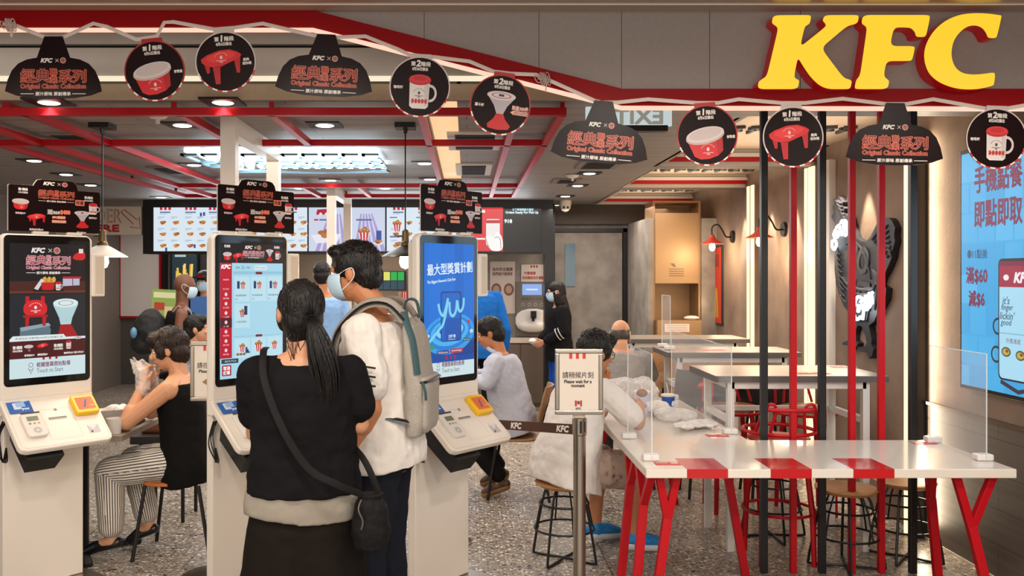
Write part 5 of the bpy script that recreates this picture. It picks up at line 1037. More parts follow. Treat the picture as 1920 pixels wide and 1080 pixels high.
# red metal bar chairs
def barchair(x, y, rz, lab, wood, base=None):
    r = thing('bar_chair', lab, 'chair', (x, y, 0), rz, 'red bar chairs at the grey tables')
    if wood: MB(M('walnut_seat', '#9a5f3a', .35, noise=(4, .15, (2, 14, 14)))).lathe([(.13, .70), (.18, .715), (.18, .735), (.17, .74)], n=28).build('seat', r)
    else: MB(m_red).lathe([(.10, .68), (.17, .70), (.175, .715), (.1, .71)], n=28).build('seat', r)
    MB(m_red).tube([(.2*math.cos(2*PI*i/32), .2*math.sin(2*PI*i/32), .755 if not wood else .70) for i in range(32)], .011, 8, True).build('ring', r)
    for a in (45, 135, 225, 315):
        c, s_ = math.cos(math.radians(a)), math.sin(math.radians(a)); MB(m_red).tube([(.15*c, .15*s_, .71), (.2*c, .2*s_, .3), (.21*c, .21*s_, .012)], [.016, .018, .015], 8).build('leg', r)
    MB(m_red).tube([(.2*math.cos(2*PI*i/32), .2*math.sin(2*PI*i/32), .3) for i in range(32)], .009, 8, True).build('foot_ring', r)
    q = MB(m_red)
    for sx in (-1, 1): q.tube(spline([(sx*.17, -.1, .75), (sx*.15, -.17, .87), (sx*.12, -.2, .93), (sx*.08, -.19, .9), (sx*.10, -.14, .75)], 5), .009, 8)
    if wood: q.tube(spline([(-.2, -.02, .86), (-.14, -.17, .87), (0, -.21, .87), (.14, -.17, .87), (.2, -.02, .86)], 5), .03, 8, flat=.35)
    else: q.tube(spline([(-.13, -.195, .9), (0, -.225, .9), (.13, -.195, .9)], 5), .012, 8)
    q.build('backrest', r)
    return r
barchair(1.80, 5.08, 0, 'red metal bar chair with ring arms in front of the nearest grey table', False)
barchair(2.34, 6.08, PI, 'red bar chair with wooden seat behind the nearest grey table near the wall', True)
barchair(1.85, 6.15, PI, 'red bar chair with wooden seat behind the nearest grey table', True)
def tub(x, y, rz, m_, lab):
    r = thing('shell_chair', lab, 'chair', (x, y, 0), rz, 'shell chairs around the grey tables')
    q = MB(m_); R = []
    for z, a, b, o_ in ((.68, .17, .16, 0), (.72, .21, .19, 0), (.82, .225, .2, -.02), (.95, .215, .19, -.04)):
        R.append([V((a*math.cos(2*PI*i/28), o_+b*math.sin(2*PI*i/28), z-(.15 if (math.sin(2*PI*i/28) > .1 and z > .8) else 0))) for i in range(28)])
    q.rings(R, caps=False); q.rings([[p*1.0 for p in R[0]], [V((0, 0, .685))+V((p.x*.02, p.y*.02, 0)) for p in R[0]]], caps=False); q.build('shell', r)
    for a in (45, 135, 225, 315):
        c, s_ = math.cos(math.radians(a)), math.sin(math.radians(a)); MB(m_blk).cyl((.13*c, .13*s_, .69), (.21*c, .21*s_, 0), .011).build('leg', r)
tub(1.78, 6.6, 0, m_char, 'dark shell chair in front of the middle grey table'); tub(2.25, 6.62, 0, m_char, 'dark shell chair beside another in front of the middle grey table')
tub(1.85, 7.75, PI, m_dwood, 'tan shell chair behind the middle grey table'); tub(2.35, 7.75, PI, m_dwood, 'tan shell chair behind the middle grey table nearer the wall')
# ---------------------------------------------------------------- wire stools
def wire_stool(x, y, rz, lab):
    r = thing('wire_stool', lab, 'stool', (x, y, 0), rz, 'wire frame stools with wooden seats')
    MB(m_wood).lathe([(.09, .415), (.14, .425), (.168, .445), (.17, .452), (.16, .456), (.08, .45)], n=32).build('seat', r)
    for zr, rr, nm in ((.33, .142, 'ring'), (.185, .172, 'ring')): MB(m_blk).tube([(rr*math.cos(2*PI*i/36), rr*math.sin(2*PI*i/36), zr) for i in range(36)], .0065, 6, True).build(nm, r)
    for k_ in range(4):
        a = math.radians(45+90*k_); c, s_ = math.cos(a), math.sin(a)
        MB(m_blk).tube(spline([(.06*c, .06*s_, .42), (.11*c, .11*s_, .405), (.14*c, .14*s_, .33), (.172*c, .172*s_, .185), (.2*c, .2*s_, .03), (.19*c, .19*s_, .008), (.1*c, .1*s_, .008), (.0, .0, .012)], 4), .0075, 7).build('leg', r)
        a += PI/4; c, s_ = math.cos(a), math.sin(a); MB(m_blk).tube([(.1*c, .1*s_, .425), (.142*c, .142*s_, .33), (.172*c, .172*s_, .185)], .0055, 6).build('rod', r)
    return r
ws = wire_stool(.565, 5.1, .2, 'wire stool with orange wood seat under the man in floral shorts')
for x, y, rz, lb in ((2.14, 4.96, .5, 'wire stool behind the middle red posts, under the white table edge'), (2.55, 5.12, .1, 'wire stool at the wall side of the white table'), (1.93, 5.55, .8, 'wire stool in the second row under the nearest grey table')): dup(ws, (x, y, 0), rz, lb)
# ---------------------------------------------------------------- stanchions with notice frames and belt
def stanchion(x, y, lab):
    r = thing('stanchion', lab, 'stanchion', (x, y, 0), 0, 'queue stanchions')
    MB(m_steel).lathe([(.001, .0), (.17, 0), (.17, .012), (.15, .022), (.04, .035), (.03, .05)], n=32).build('base', r)
    MB(m_steel).lathe([(.031, .04), (.031, .86), (.036, .865), (.036, .945), (.03, .95), (.001, .95)], n=24).build('pole', r)
    MB(m_black).box((-.004, -.0375, .875), (.008, -.034, .935)).box((.022, -.03, .88), (.026, -.022, .93)).build('belt_slot', r, smooth=0)
    return r
def notice_frame(x, y, rz, z0, lab, w_=.236, h_=.323, wait=True):
    r = thing('notice_board', lab, 'sign', (x, y, z0), rz, 'notice frames on stanchions'); a = w_/2
    g = MB(m_steel); b = .022
    for lo, hi in (((-a, -.012, 0), (a, .008, b)), ((-a, -.012, h_-b), (a, .008, h_)), ((-a, -.012, b), (-a+b, .008, h_-b)), ((a-b, -.012, b), (a, .008, h_-b))): g.box(lo, hi)
    g.build('frame', r, smooth=0, bevel=.005)
    p = Print((-a+b, -.004, h_-b), (1, 0, 0), (0, 0, 1), (w_-2*b)/76, (h_-2*b)/105, .0006); p.rect(0, 0, 76, 105, P('#d8cdc2'), 0)
    for k_ in range(3): p.rect(19+13*k_, 0, 25+13*k_, 10, P('#c8321f'), 1)
    if wait:
        p.txt('請稍候片刻', 36, 40, 12, P('#2a2320'), 1, 60, .15); p.txt('Please wait for a', 36, 52, 6.2, P('#2a2320'), 1, 53, .35); p.txt('moment', 36, 60, 4.8, P('#2a2320'), 1, 26, .35)
        for k_ in (0, 2): p.rect(30+5*k_, 87, 34+5*k_, 98, P('#b3262a'), 1)
        p.ell(37, 91, 2.6, 3.6, P('#5a4a46'), 2, 14); p.txt('KFC', 37, 102, 3.4, P('#3a2a28'), 1, 10, .3)
    else:
        p.txt('請在此等候', 36, 40, 12, P('#2a2320'), 1, 60, .15); p.txt('Please wait here', 38, 52, 6.2, P('#2a2320'), 1, 56, .35); p.poly([(16, 74), (27, 67), (27, 81)], P('#8a7340'), 1); p.rect(27, 72, 50, 76, P('#8a7340'), 1)
    p.build('notice', r, smooth=0)
    MB(m_steel).box((-.03, -.006, -.012), (.03, .006, .0)).build('clamp', r, smooth=0)
stanchion(.555, 4.33, 'steel stanchion in front of the man on the stool'); notice_frame(.552, 4.33, 0, .962, 'silver framed notice asking to wait a moment, on the steel stanchion')
stanchion(-1.385, 4.80, 'steel stanchion hidden behind the middle kiosk'); notice_frame(-1.385, 4.795, math.radians(3), .962, 'silver framed notice half hidden behind the middle kiosk', wait=False)
stanchion(-.14, 5.42, 'steel stanchion hidden behind the blue screen kiosk')
t = thing('queue_belt', 'brown queue belt with white lettering stretched to the stanchion', 'belt', (.27, 4.65, .88))
a, b = V((.53, 4.35, .885)), V((-.12, 5.383, .755)); MB(M('belt_brown', '#4a2c20', .8)).bar(a, b, .003, .05).build('webbing', t, True, 0)
d = (a-b).normalized(); up_ = (V((0, 0, 1))-d*d.z).normalized()
p = Print(b, d, up_, .001, .001, .0005)
p.O = b+up_*.025+p.N*.003
L_ = (a-b).length*1000
for x in (L_*.25, L_*.6, L_*.93):
    p2 = Print(p.O, d, up_, .001, .001, .0005); p2.txt('KFC', x, 25, 30, P('#e6dcd2'), 1, 100, 2.5, .25); p2.build('lettering', t, True, 0)
# ---------------------------------------------------------------- chairs and the diners' table on the left
def side_chair(x, y, rz, m_, lab, back=True):
    r = thing('dining_chair', lab, 'chair', (x, y, 0), rz, 'wooden dining chairs'); pl = chaikin([(-.2, -.19), (.2, -.19), (.21, .2), (-.21, .2)], 2)
    MB(m_).prism(pl, .432, .45).build('seat', r, smooth=30, bevel=.004)
    if back:
        R = []
        for z, yy in ((.55, -.2), (.65, -.215), (.75, -.24), (.83, -.262)):
            w_ = .185 if z < .8 else .17; ring = []
            for i in range(13):
                u = -1+2*i/12; ring.append(V((u*w_, yy-.012+.045*u*u, z)))
            R.append(ring+[p+V((0, .012, 0)) for p in ring[::-1]])
        MB(m_).rings(R).build('backrest', r, smooth=40)
    for sx in (-1, 1):
        MB(m_blk).cyl((sx*.16, .14, .432), (sx*.2, .2, 0), .011).build('leg', r)
        MB(m_blk).tube([(sx*.2, -.25, 0), (sx*.165, -.17, .43)]+([(sx*.14, -.212, .6), (sx*.13, -.24, .7)] if back else []), .011, 8).build('leg', r)
    return r
ch = side_chair(-1.72, 5.25, PI/2, m_oran, 'orange seated chair under the woman in striped trousers', False)
side_chair(-.42, 5.08, math.radians(150), m_dwood, 'tan wooden chair behind the man, beside the blue kiosk')
side_chair(.38, 6.6, math.radians(82), m_dwood, 'tan curved back chair of the man in the pale shirt')
t = thing('orange_bag', 'bright orange bag lying on the chair behind the man', 'bag', (-.42, 5.08, .45)); q = MB(M('orange_nylon', '#d8502f', .6)); q.ball((-.42, 5.06, .575), (.15, .11, .12), 16, 10); remeshed(q, 'bag_body', t, .01, 3, True, [(.08, .02)])
MB(m_black).tube(spline([(-.49, 5.0, .66), (-.46, 5.0, .74), (-.38, 5.0, .74), (-.35, 5.0, .66)], 5), .008, 6).build('strap', t, True)
t = thing('pedestal_table', 'small brown topped dining table between the two left diners', 'table', (-2.3, 5.25, 0))
MB(M('table_taupe', '#8c7d6d', .4)).box((-2.72, 4.92, .715), (-1.93, 5.55, .75)).build('tabletop', t, True, 0, .004)
MB(m_blk).cyl((-2.3, 5.25, .02), (-2.3, 5.25, .715), .045).build('pedestal', t, True)
for a in (30, 120, 210, 300):
    c, s_ = math.cos(math.radians(a)), math.sin(math.radians(a)); MB(m_blk).bar((-2.3, 5.25, .035), (-2.3+.34*c, 5.25+.34*s_, .016), .05, .03).build('foot', t, True, 0, .006)
def cup(x, y, z, r0, r1, h_, mb, ml, lab, straw=True, lid=True, mark=True):
    r = thing('paper_cup', lab, 'cup', (x, y, z), 0, 'drink cups'); MB(mb).lathe([(r0, .0), (r1, h_), (r1-.003, h_), (r0-.003, .004)], n=24).build('cup_body', r)
    if lid: MB(ml).lathe([(r1+.003, h_-.004), (r1+.003, h_+.006), (r1-.004, h_+.01), (.001, h_+.01)], n=24).build('lid', r)
    if straw: MB(m_wpaint).tube([(.004, 0, h_), (-.012, .0, h_+.085)], .003, 6).build('straw', r)
    if mark: MB(P('#d8dff0')).ball((r1*.55, -r1*.72, h_*.5), (.016, .008, .02), 12, 8).build('emblem', r)
cup(1.335, 5.83, .75, .036, .045, .10, M('cup_blue', '#1f4fa8', .4), m_wpaint, 'small blue paper cup with white lid and straw on the white table')
cup(1.12, 5.62, .75, .04, .052, .15, M('cup_pale', '#b9c4df', .4), m_wpaint, 'tall pale cup with blue and red emblem behind the clear screen', True, True, True)
cup(-2.22, 5.02, .75, .033, .044, .12, M('cup_navy', '#22397f', .4), m_wpaint, 'navy paper cup held by the hidden diner at the left table', False, False)
cup(-2.0, 5.0, .75, .034, .045, .085, m_wpaint, m_wpaint, 'plain white paper cup at the edge of the left table', False, False, False)
def crumple(x, y, z, r, lab, m_, seed, nm='food_wrapper'):
    random.seed(seed); q = MB(m_)
    for k_ in range(6): q.ball((x+random.uniform(-.6, .6)*r[0], y+random.uniform(-.6, .6)*r[1], z+r[2]*.5), (r[0]*random.uniform(.4, .6), r[1]*random.uniform(.4, .6), r[2]*.5), 10, 7)
    o_ = remeshed(q, nm, None, .007, 2, True, [(.03, .022), (.08, .02)]); mz = min(v.co.z for v in o_.data.vertices); o_.data.transform(Matrix.Translation((0, 0, z-mz+.001))); return tag(o_, lab, 'wrapper', 'food wrappers on the tables')
m_pap = M('waxed_paper', '#dcd6d2', .5); m_plas = M('thin_plastic', '#e8e6e6', .2, alpha=.45)
crumple(1.3, 5.43, .75, (.13, .12, .07), 'crumpled white wrapper beside the small blue cup', m_plas, 1); crumple(1.33, 5.15, .75, (.14, .12, .035), 'flat crumpled paper at the middle of the white table', m_pap, 2)
crumple(1.22, 5.66, .75, (.1, .1, .08), 'crumpled paper behind the front left clear screen', m_pap, 3); crumple(1.12, 5.95, .75, (.2, .2, .2), 'big transparent plastic bag standing at the back of the white table', m_plas, 4, 'plastic_bag')
t = thing('food_tray', 'black tray with paper lined food on the left diners table', 'tray', (-2.05, 5.2, .75)); MB(m_black).box((-2.14, 5.08, .751), (-1.97, 5.4, .765)).build('tray', t, True, 0, .004)
t = thing('food_basket', 'white paper lined food basket on the left diners table', 'basket', (-2.12, 5.35, .75)); MB(m_pap).add([V(p) for p in ((-2.24, 5.28, .766), (-2.06, 5.28, .766), (-2.06, 5.42, .766), (-2.24, 5.42, .766), (-2.28, 5.24, .83), (-1.98, 5.25, .85), (-2.02, 5.46, .83), (-2.28, 5.46, .82))], [(0, 1, 2, 3), (0, 4, 5, 1), (1, 5, 6, 2), (2, 6, 7, 3), (3, 7, 4, 0)]).build('basket', t, True, 0)
crumple(-2.13, 5.35, .775, (.08, .06, .08), 'white napkin paper rising out of the food basket', m_pap, 6)
tag(MB(M('fried_chicken', '#8a5527', .7)).ball((-1.99, 5.1, .78), (.05, .035, .02), 12, 8).build('chicken_piece'), 'piece of fried chicken on the left table edge', 'food')
t = thing('handbag', 'brown leather handbag on the bench beyond the left table', 'bag', (-2.05, 5.95, .6))
q = MB(M('brown_leather', '#7a4a38', .5)); q.box((-2.2, 5.9, .58), (-1.85, 6.02, .85)); q.build('bag_body', t, True, 0, .03, 3)
MB(M('dark_leather', '#3c241b', .5)).tube(spline([(-2.16, 5.94, .84), (-2.12, 5.94, .95), (-2.02, 5.94, 1.0), (-1.92, 5.94, .95), (-1.88, 5.94, .84)], 6), .011, 8).build('bag_handle', t, True)
t = thing('wooden_bench', 'short dark bench under the brown handbag beyond the left table', 'bench', (-2.03, 6, 0)); MB(m_char).box((-2.22, 5.8, .53), (-1.84, 6.2, .58)).build('seat', t, True, 0)
for x in (-2.17, -1.89):
    for y in (5.86, 6.14): MB(m_blk).cyl((x, y, 0), (x, y, .53), .012).build('leg', t, True)
t = tag(MB(M('lime_rubber', '#9fe01f', .4)).ball((-1.22, 4.95, .052), (.045, .1, .05), 14, 8).build('lime_shoe'), 'lime green shoe tip on the floor beside the middle kiosk column', 'shoe')
# ---------------------------------------------------------------- people
def hairmat(n, c):
    return M(n, c, .38, bump=(14, .5, (9, 9, 1.2)), noise=(7, .35, (8, 8, 1)), spec=.3)
H_BLK, H_BRN = hairmat('hair_black', '#14100f'), hairmat('hair_brown', '#24140f')
SK1, SK2, SK3 = (M(n, c, .5, noise=(5, .05)) for n, c in (('skin_light', '#c58e6c'), ('skin_tan', '#b5764f'), ('skin_brown', '#6f4430')))
def cloth(n, c, rough=.85, b=.25): return M(n, c, rough, bump=(9, b), spec=.12)
def hand(mb, w, d, n, side, curl=.5, s=1.0):
    """palm, four jointed fingers and a thumb; d = finger direction, n = way the palm faces"""
    w, d = V(w), V(d).normalized(); n = V(n); n = (n-d*n.dot(d)).normalized(); t = d.cross(n)*side
    for k in range(4):
        o = (.03-.02*k)*s; mb.cap(w+t*o*.55+d*.012*s, w+t*o+d*(.082-.004*abs(k-1))*s, .0155*s, .0125*s, 8)
    for k, ln in enumerate((.074, .084, .078, .06)):
        p = w+t*(.031-.0205*k)*s+d*(.084-.004*abs(k-1))*s; a = curl*.55; q = d+t*(.06-.05*k)
        for j, fr in enumerate((.45, .31, .24)):
            v = (q.normalized()*math.cos(a)+n*math.sin(a)); e = p+v*ln*fr*s; mb.cap(p, e, (.0095-.001*j)*s, (.0088-.001*j)*s, 8); p = e; a += curl*(.8 if j == 0 else .6)
    p = w+t*.024*s+d*.02*s; e = p+(t*.75+d*.6+n*.25).normalized()*.042*s; mb.cap(p, e, .0135*s, .0115*s, 8); mb.cap(e, e+(d*.85+t*.25+n*.4).normalized()*.034*s, .011*s, .0085*s, 8)
def rotm(yaw, pitch=0, roll=0): return Matrix.Rotation(yaw, 3, 'Z') @ Matrix.Rotation(pitch, 3, 'X') @ Matrix.Rotation(roll, 3, 'Y')
class Fig:
    """local frame: x to the person's right, y forward, z up"""
    def __init__(f, label, loc, rz, h=1.7, cat='person', **k):
        f.root = thing('person', label, cat, (loc[0], loc[1], k.get('z', 0)), rz); f.h = h; f.k = k
        f.inv = wmat(f.root).inverted(); g = lambda n, d: k.get(n, d)
        b = g('build', 1.0); f.b = b
        P_ = V(g('pelvis', (0, 0, .52*h))); lean = g('lean', .0); side = g('side', 0)
        D = V((math.sin(side), math.sin(lean), math.cos(lean))).normalized(); f.D = D; Fw = V((0, D.z, -D.y)).normalized()
        f.P, f.C, f.N = P_, P_+D*.2*h, P_+D*.3*h
        f.R = rotm(g('yaw', 0), -g('pitch', 0), g('roll', 0)); up = f.R @ V((0, 0, 1)); fw = f.R @ V((0, 1, 0)); f.up, f.fw, f.rt = up, fw, f.R @ V((1, 0, 0))
        f.HC = f.N+V(g('neck', (0, .03, .175*h/1.7+.01)))
        hs = g('head', 1.0); f.hs = hs
        f.S = [f.N+V((s*.104*h*b, .0, -.035*h)) for s in (-1, 1)]
        f.hip = [P_+V((s*.05*h, 0, -.01*h)) for s in (-1, 1)]
        f.E = [V(p) for p in g('elbows', [(s*.15*h, -.02, f.S[0].z-.185*h) for s in (-1, 1)])]
        f.Wr = [V(p) for p in g('wrists', [(s*.155*h, .05, f.S[0].z-.33*h) for s in (-1, 1)])]
        f.K = [V(p) for p in g('knees', [(s*.055*h, .02, .285*h) for s in (-1, 1)])]
        f.A = [V(p) for p in g('ankles', [(s*.06*h, -.01, .05*h) for s in (-1, 1)])]
        f.T = [V(p) for p in g('toes', [(s*.075*h, .15, .022) for s in (-1, 1)])]
        f.Fw = Fw
        m = MB(k['skin']); f.torso(m, 1.0, 0, 1.0)
        m.chain([f.N-D*.03, f.N+V((0, .005, .05)), f.HC-up*.05-fw*.015], [.062, .054, .056])
        c = f.HC
        e = lambda o, r: m.ball(c+f.R @ (V(o)*hs), tuple(x*hs for x in r), 18, 12, f.R)
        e((0, -.012, .025), (.074, .094, .09)); e((0, .018, -.035), (.061, .07, .078)); e((0, .045, -.083), (.03, .034, .026)); e((0, .07, .022), (.05, .024, .02))
        m.cap(c+f.R @ (V((0, .085, .012))*hs), c+f.R @ (V((0, .104, -.022))*hs), .009*hs, .0155*hs, 10); e((-.028, .07, -.02), (.024, .02, .02)); e((.028, .07, -.02), (.024, .02, .02)); e((0, .082, -.055), (.024, .013, .011))
        for s in (-1, 1): e((s*.077, -.008, -.005), (.011, .02, .032))
        for i, s in enumerate((-1, 1)):
            m.chain([f.S[i], f.E[i], f.Wr[i]], [.05*b, .04*b, .028]); m.cap(f.S[i]*.5+f.S[i]*.5+V((0, 0, -.01)), f.N, .05*b, .05)
            m.cap(f.E[i], f.E[i].lerp(f.Wr[i], .3), .041*b, .043*b)
            hd = g('hands', [None, None])[i] or {}
            d = V(hd.get('d', tuple(f.Wr[i]-f.E[i]))); n = V(hd.get('n', (-s, .2, 0)))
            hand(m, f.Wr[i], d, n, s, hd.get('curl', .5), .98*h/1.7)
            m.chain([f.hip[i], f.K[i], f.A[i]], [.085*b, .056*b, .037]); m.cap(f.K[i].lerp(f.A[i], .15), f.K[i].lerp(f.A[i], .45), .05*b, .052*b)
            m.chain([f.A[i]-V((0, 0, .02)), f.T[i]], [.036, .026])
        f.body = remeshed(m, 'body', f.root, g('voxel', .0065), 3)
    def torso(f, m, sc, dz, d_sc, z0=0, extra=0):
        h, b, D = f.h, f.b, f.D; X = V((1, 0, 0)); prof = [(-.06, .085, .062), (0, .1, .07), (.06, .092, .064), (.12, .085, .06), (.18, .093, .064), (.235, .1, .062), (.27, .092, .052), (.298, .06, .04)]
        R = []
        for t, a, d in prof:
            c = f.P+D*t*h; R.append([c+X*(math.cos(2*PI*i/24)*(a*h*b*sc+extra))+f.Fw*(math.sin(2*PI*i/24)*(d*h*b*d_sc+extra)) for i in range(24)])
        m.rings(R)
    def top(f, mat, sleeve=.6, hem=-.1, ex=.015, flare=0, sl_r=(.062, .062), disp=((.12, .02), (.04, .006)), name='shirt', neck=.285, shoulder=True, vox=.0065):
        h, b, D = f.h, f.b, f.D; X = V((1, 0, 0)); m = MB(mat); R = []
        prof = ([(hem, .1, .07), (hem*.5, .1, .072), (0, .1, .072)] if hem < 0 else [(hem, .1, .072)])+[(.06, .096, .068), (.12, .092, .066), (.18, .096, .068), (.235, .102, .066), (.272, .09, .056), (neck, .058, .044)]
        for t, a, d in prof:
            c = f.P+D*max(t, 0)*h+(V((0, 0, 1))*min(t, 0)*h); fl = flare*max(0, (.2-t))/.3
            R.append([c+X*(math.cos(2*PI*i/28)*(a*h*b+ex+fl))+f.Fw*(math.sin(2*PI*i/28)*(d*h*b+ex+fl*.8)) for i in range(28)])
        m.rings(R)
        for i in (0, 1):
            if not shoulder: continue
            m.cap(f.N+V((0, 0, -.045)), f.S[i]+V((0, 0, .0)), .056*b+ex*.3, .056*b+ex*.3)
            if sleeve > 0:
                q = [f.S[i], f.E[i], f.Wr[i]]
                if sleeve <= 1: m.chain([q[0], q[0].lerp(q[1], sleeve)], [sl_r[0]*b+ex*.2, sl_r[1]*b])
                else: m.chain([q[0], q[1], q[1].lerp(q[2], sleeve-1)], [sl_r[0]*b+ex*.2, sl_r[1]*b*.92, sl_r[1]*b*.72])
        return remeshed(m, name, f.root, vox, 4, False, list(disp))
    def legs(f, mat, frac=1.9, r=(.105, .078, .062), name='trousers', disp=((.1, .014),), waist=.03, vox=.0065):
        b = f.b; m = MB(mat); h = f.h; X = V((1, 0, 0)); R = []
        for t, a, d in ((-.055, .09, .066), (0, .104, .073), (waist, .1, .07)):
            c = f.P+f.D*t*h; R.append([c+X*(math.cos(2*PI*i/24)*(a*h*b+.008))+f.Fw*(math.sin(2*PI*i/24)*(d*h*b+.008)) for i in range(24)])
        m.rings(R)
        for i in (0, 1):
            q = [f.hip[i], f.K[i], f.A[i]]
            if frac <= 1: m.chain([q[0], q[0].lerp(q[1], frac)], [r[0]*b, r[1]*b])
            else: m.chain([q[0], q[1], q[1].lerp(q[2], frac-1)], [r[0]*b, r[1]*b, r[2]*b])
        return remeshed(m, name, f.root, vox, 4, False, list(disp))
    def shoes(f, mat, sole=None, r=.041, name='shoe', low=False):
        for i in (0, 1):
            d = (f.T[i]-f.A[i]); m = MB(mat); a = f.A[i]
            hl = a+V((0, 0, -.03))-V((d.x, d.y, 0)).normalized()*.035
            m.chain([hl, a.lerp(f.T[i], .5)+V((0, 0, -.008)), f.T[i]], [r*.85, r, r*.78])
            if not low: m.cap(a+V((0, 0, -.005)), a+V((0, 0, -.03)), r*.95, r)
            o = remeshed(m, name, f.root, .006, 3)
            if sole:
                s = MB(sole); s.chain([hl+V((0, 0, -.02)), a.lerp(f.T[i], .5)+V((0, 0, -.03)), f.T[i]+V((0, 0, -.012))], [r*.82, r*.92, r*.8]); remeshed(s, 'sole', o, .006, 2)
    def hair(f, mat, blobs, disp=((.03, .008), (.012, .004)), name='hair', spikes=0, seed=1, strands=None):
        m = MB(mat)
        for o, r in blobs: m.ball(f.HC+f.R @ (V(o)*f.hs), tuple(x*f.hs for x in r), 18, 12, f.R)
        o = remeshed(m, name, f.root, .006, 2, False, list(disp))
        if spikes or strands:
            random.seed(seed); me = o.data; q = MB(mat); vs = me.vertices; n = len(vs)
            for _ in range(spikes):
                v = vs[random.randrange(n)]; p = v.co.copy(); nn = v.normal
                loc = f.R.transposed() @ (p-f.HC)
                if loc.z < -.03 and loc.y > 0: continue
                t = (f.R @ V((random.uniform(-.3, .3), -.4 if loc.z < .07 else .3, -1 if loc.z < .07 else .1))); t = (t-nn*t.dot(nn)).normalized()
                q.tube([p-nn*.003, p+t*.009+nn*.0025, p+t*.02+nn*.001], [.0016, .0013, .0003], 4)
            for st in strands or []: q.tube(st[0], st[1], 5)
            q2 = q.mesh('h', None, False, 60); bm = bmesh.new(); bm.from_mesh(me); bm.from_mesh(q2); bm.to_mesh(me); bm.free(); bpy.data.meshes.remove(q2)
            me.polygons.foreach_set('use_smooth', [True]*len(me.polygons))
        return o
    def hp(f, x, y, z): return f.HC+f.R @ (V((x, y, z))*f.hs)
    def face(f, brows=H_BLK):
        for s in (-1, 1):
            m = MB(P('#e8e0da')); m.ball(f.hp(s*.029, .076, .008), .0105*f.hs, 12, 8); m.mat(m_black).ball(f.hp(s*.029, .0835, .008), .0062*f.hs, 10, 6); m.build('eye', f.root)
            MB(brows).tube([f.hp(s*.014, .094, .026), f.hp(s*.03, .092, .03), f.hp(s*.046, .08, .026)], [.003, .004, .002], 6).build('eyebrow', f.root)
        MB(M('lips', '#9c5148', .4)).tube([f.hp(-.022, .087, -.055), f.hp(-.008, .0965, -.053), f.hp(.008, .0965, -.053), f.hp(.022, .087, -.055)], [.003, .006, .006, .003], 8, flat=.8).build('lips', f.root)
    def mask(f, col='#b9d3e6'):
        m = MB(cloth('mask_'+col, col, .8, .1)); R = []
        for z, y, w in ((.012, .098, .05), (-.005, .112, .064), (-.03, .118, .069), (-.06, .112, .067), (-.085, .098, .058), (-.1, .078, .04)):
            ring = []
            for i in range(13):
                u = -1+2*i/12; ring.append(f.hp(u*w*1.06, y-.07*u*u*(w/.066)-.004, z))
            R.append(ring+[p-f.fw*.004 for p in ring[::-1]])
        m.rings(R); o = m.build('face_mask', f.root, smooth=50)
        l = MB(P('#dfe3e6'))
        for s in (-1, 1):
            l.tube(spline([f.hp(s*.066, .043, -.002), f.hp(s*.078, .015, .012), f.hp(s*.086, -.02, .02), f.hp(s*.088, -.03, -.005), f.hp(s*.083, -.012, -.032), f.hp(s*.07, .035, -.065)], 5), .0018, 5)
        l.build('ear_loop', o)
    def glasses(f):
        g = MB(m_black)
        for s in (-1, 1): g.tube([f.hp(s*.031+.024*math.cos(a), .1-.01*abs(math.cos(a)), .006+.019*math.sin(a)) for a in [2*PI*i/20 for i in range(20)]], .0022, 6, True); g.tube([f.hp(s*.055, .092, .01), f.hp(s*.078, .03, .012), f.hp(s*.083, -.02, .006)], .0024, 6)
        g.tube([f.hp(-.008, .104, .01), f.hp(.008, .104, .01)], .002, 6); g.build('glasses', f.root)
    def wl(f, px, py, Y): return f.inv @ W(px, py, Y)
CAP = [((0, -.018, .036), (.083, .1, .094)), ((0, -.05, -.015), (.078, .068, .085))]
SHORT = CAP+[((0, .035, .085), (.065, .06, .04)), ((-.066, .0, .03), (.018, .03, .045)), ((.066, .0, .03), (.018, .03, .045))]
# --- woman with the ponytail, seen from behind
blk_tee = cloth('black_cotton', '#121113', .9, .3); 
f = Fig('person in black tee with long ponytail standing in front of the menu kiosk, back turned', (-.592, 3.20), math.radians(9), 1.64, skin=SK1, build=.96, neck=(-.015, .045, .165), yaw=.22, pitch=-.18, head=1.0,
        elbows=[(-.175, .08, 1.07), (.198, .01, 1.10)], wrists=[(-.06, .25, 1.15), (.03, .2, 1.15)], hands=[dict(d=(.5, .7, .4), n=(.5, 0, .8), curl=.9), dict(d=(-.5, .7, .4), n=(-.5, 0, .8), curl=.9)])
f.top(blk_tee, .62, .008, .042, .012, (.066, .078), ((.2, .035), (.07, .014)), neck=.29)
und = MB(cloth('grey_undershirt', '#8f877c', .9)); R = []
for z, a, d in ((.782, .212, .148), (.82, .214, .15), (.87, .205, .146), (.93, .19, .13)): R.append([V((math.cos(2*PI*i/48)*a, -.0+math.sin(2*PI*i/48)*d, z+.012*math.sin(4*PI*i/48+.6))) for i in range(48)])
remeshed(und.rings(R), 'undershirt', f.root, .007, 3, False, [(.09, .012)])
q = MB(cloth('black_twill', '#17120f', .85, .2)); R = []
for z, a, d in ((.86, .17, .12), (.74, .205, .142), (.5, .235, .16), (.3, .25, .17), (.22, .255, .17)): R.append([V((math.cos(2*PI*i/72)*a, math.sin(2*PI*i/72)*d*(1-.22*math.exp(-(math.cos(2*PI*i/72)/.13)**2)*min(1, (.8-z)*2.5)), z)) for i in range(72)])
remeshed(q.rings(R), 'wide_trousers', f.root, .008, 3, False, [(.15, .02)])
f.shoes(M('white_trainer', '#d8d4cf', .5))
tie = f.hp(.02, -.115, .0); random.seed(4); ST = []
tail = [tie, tie+V((.012, -.04, -.02)), tie+V((.03, -.055, -.09)), tie+V((.045, -.055, -.17)), tie+V((.05, -.05, -.25)), tie+V((.045, -.055, -.31))]
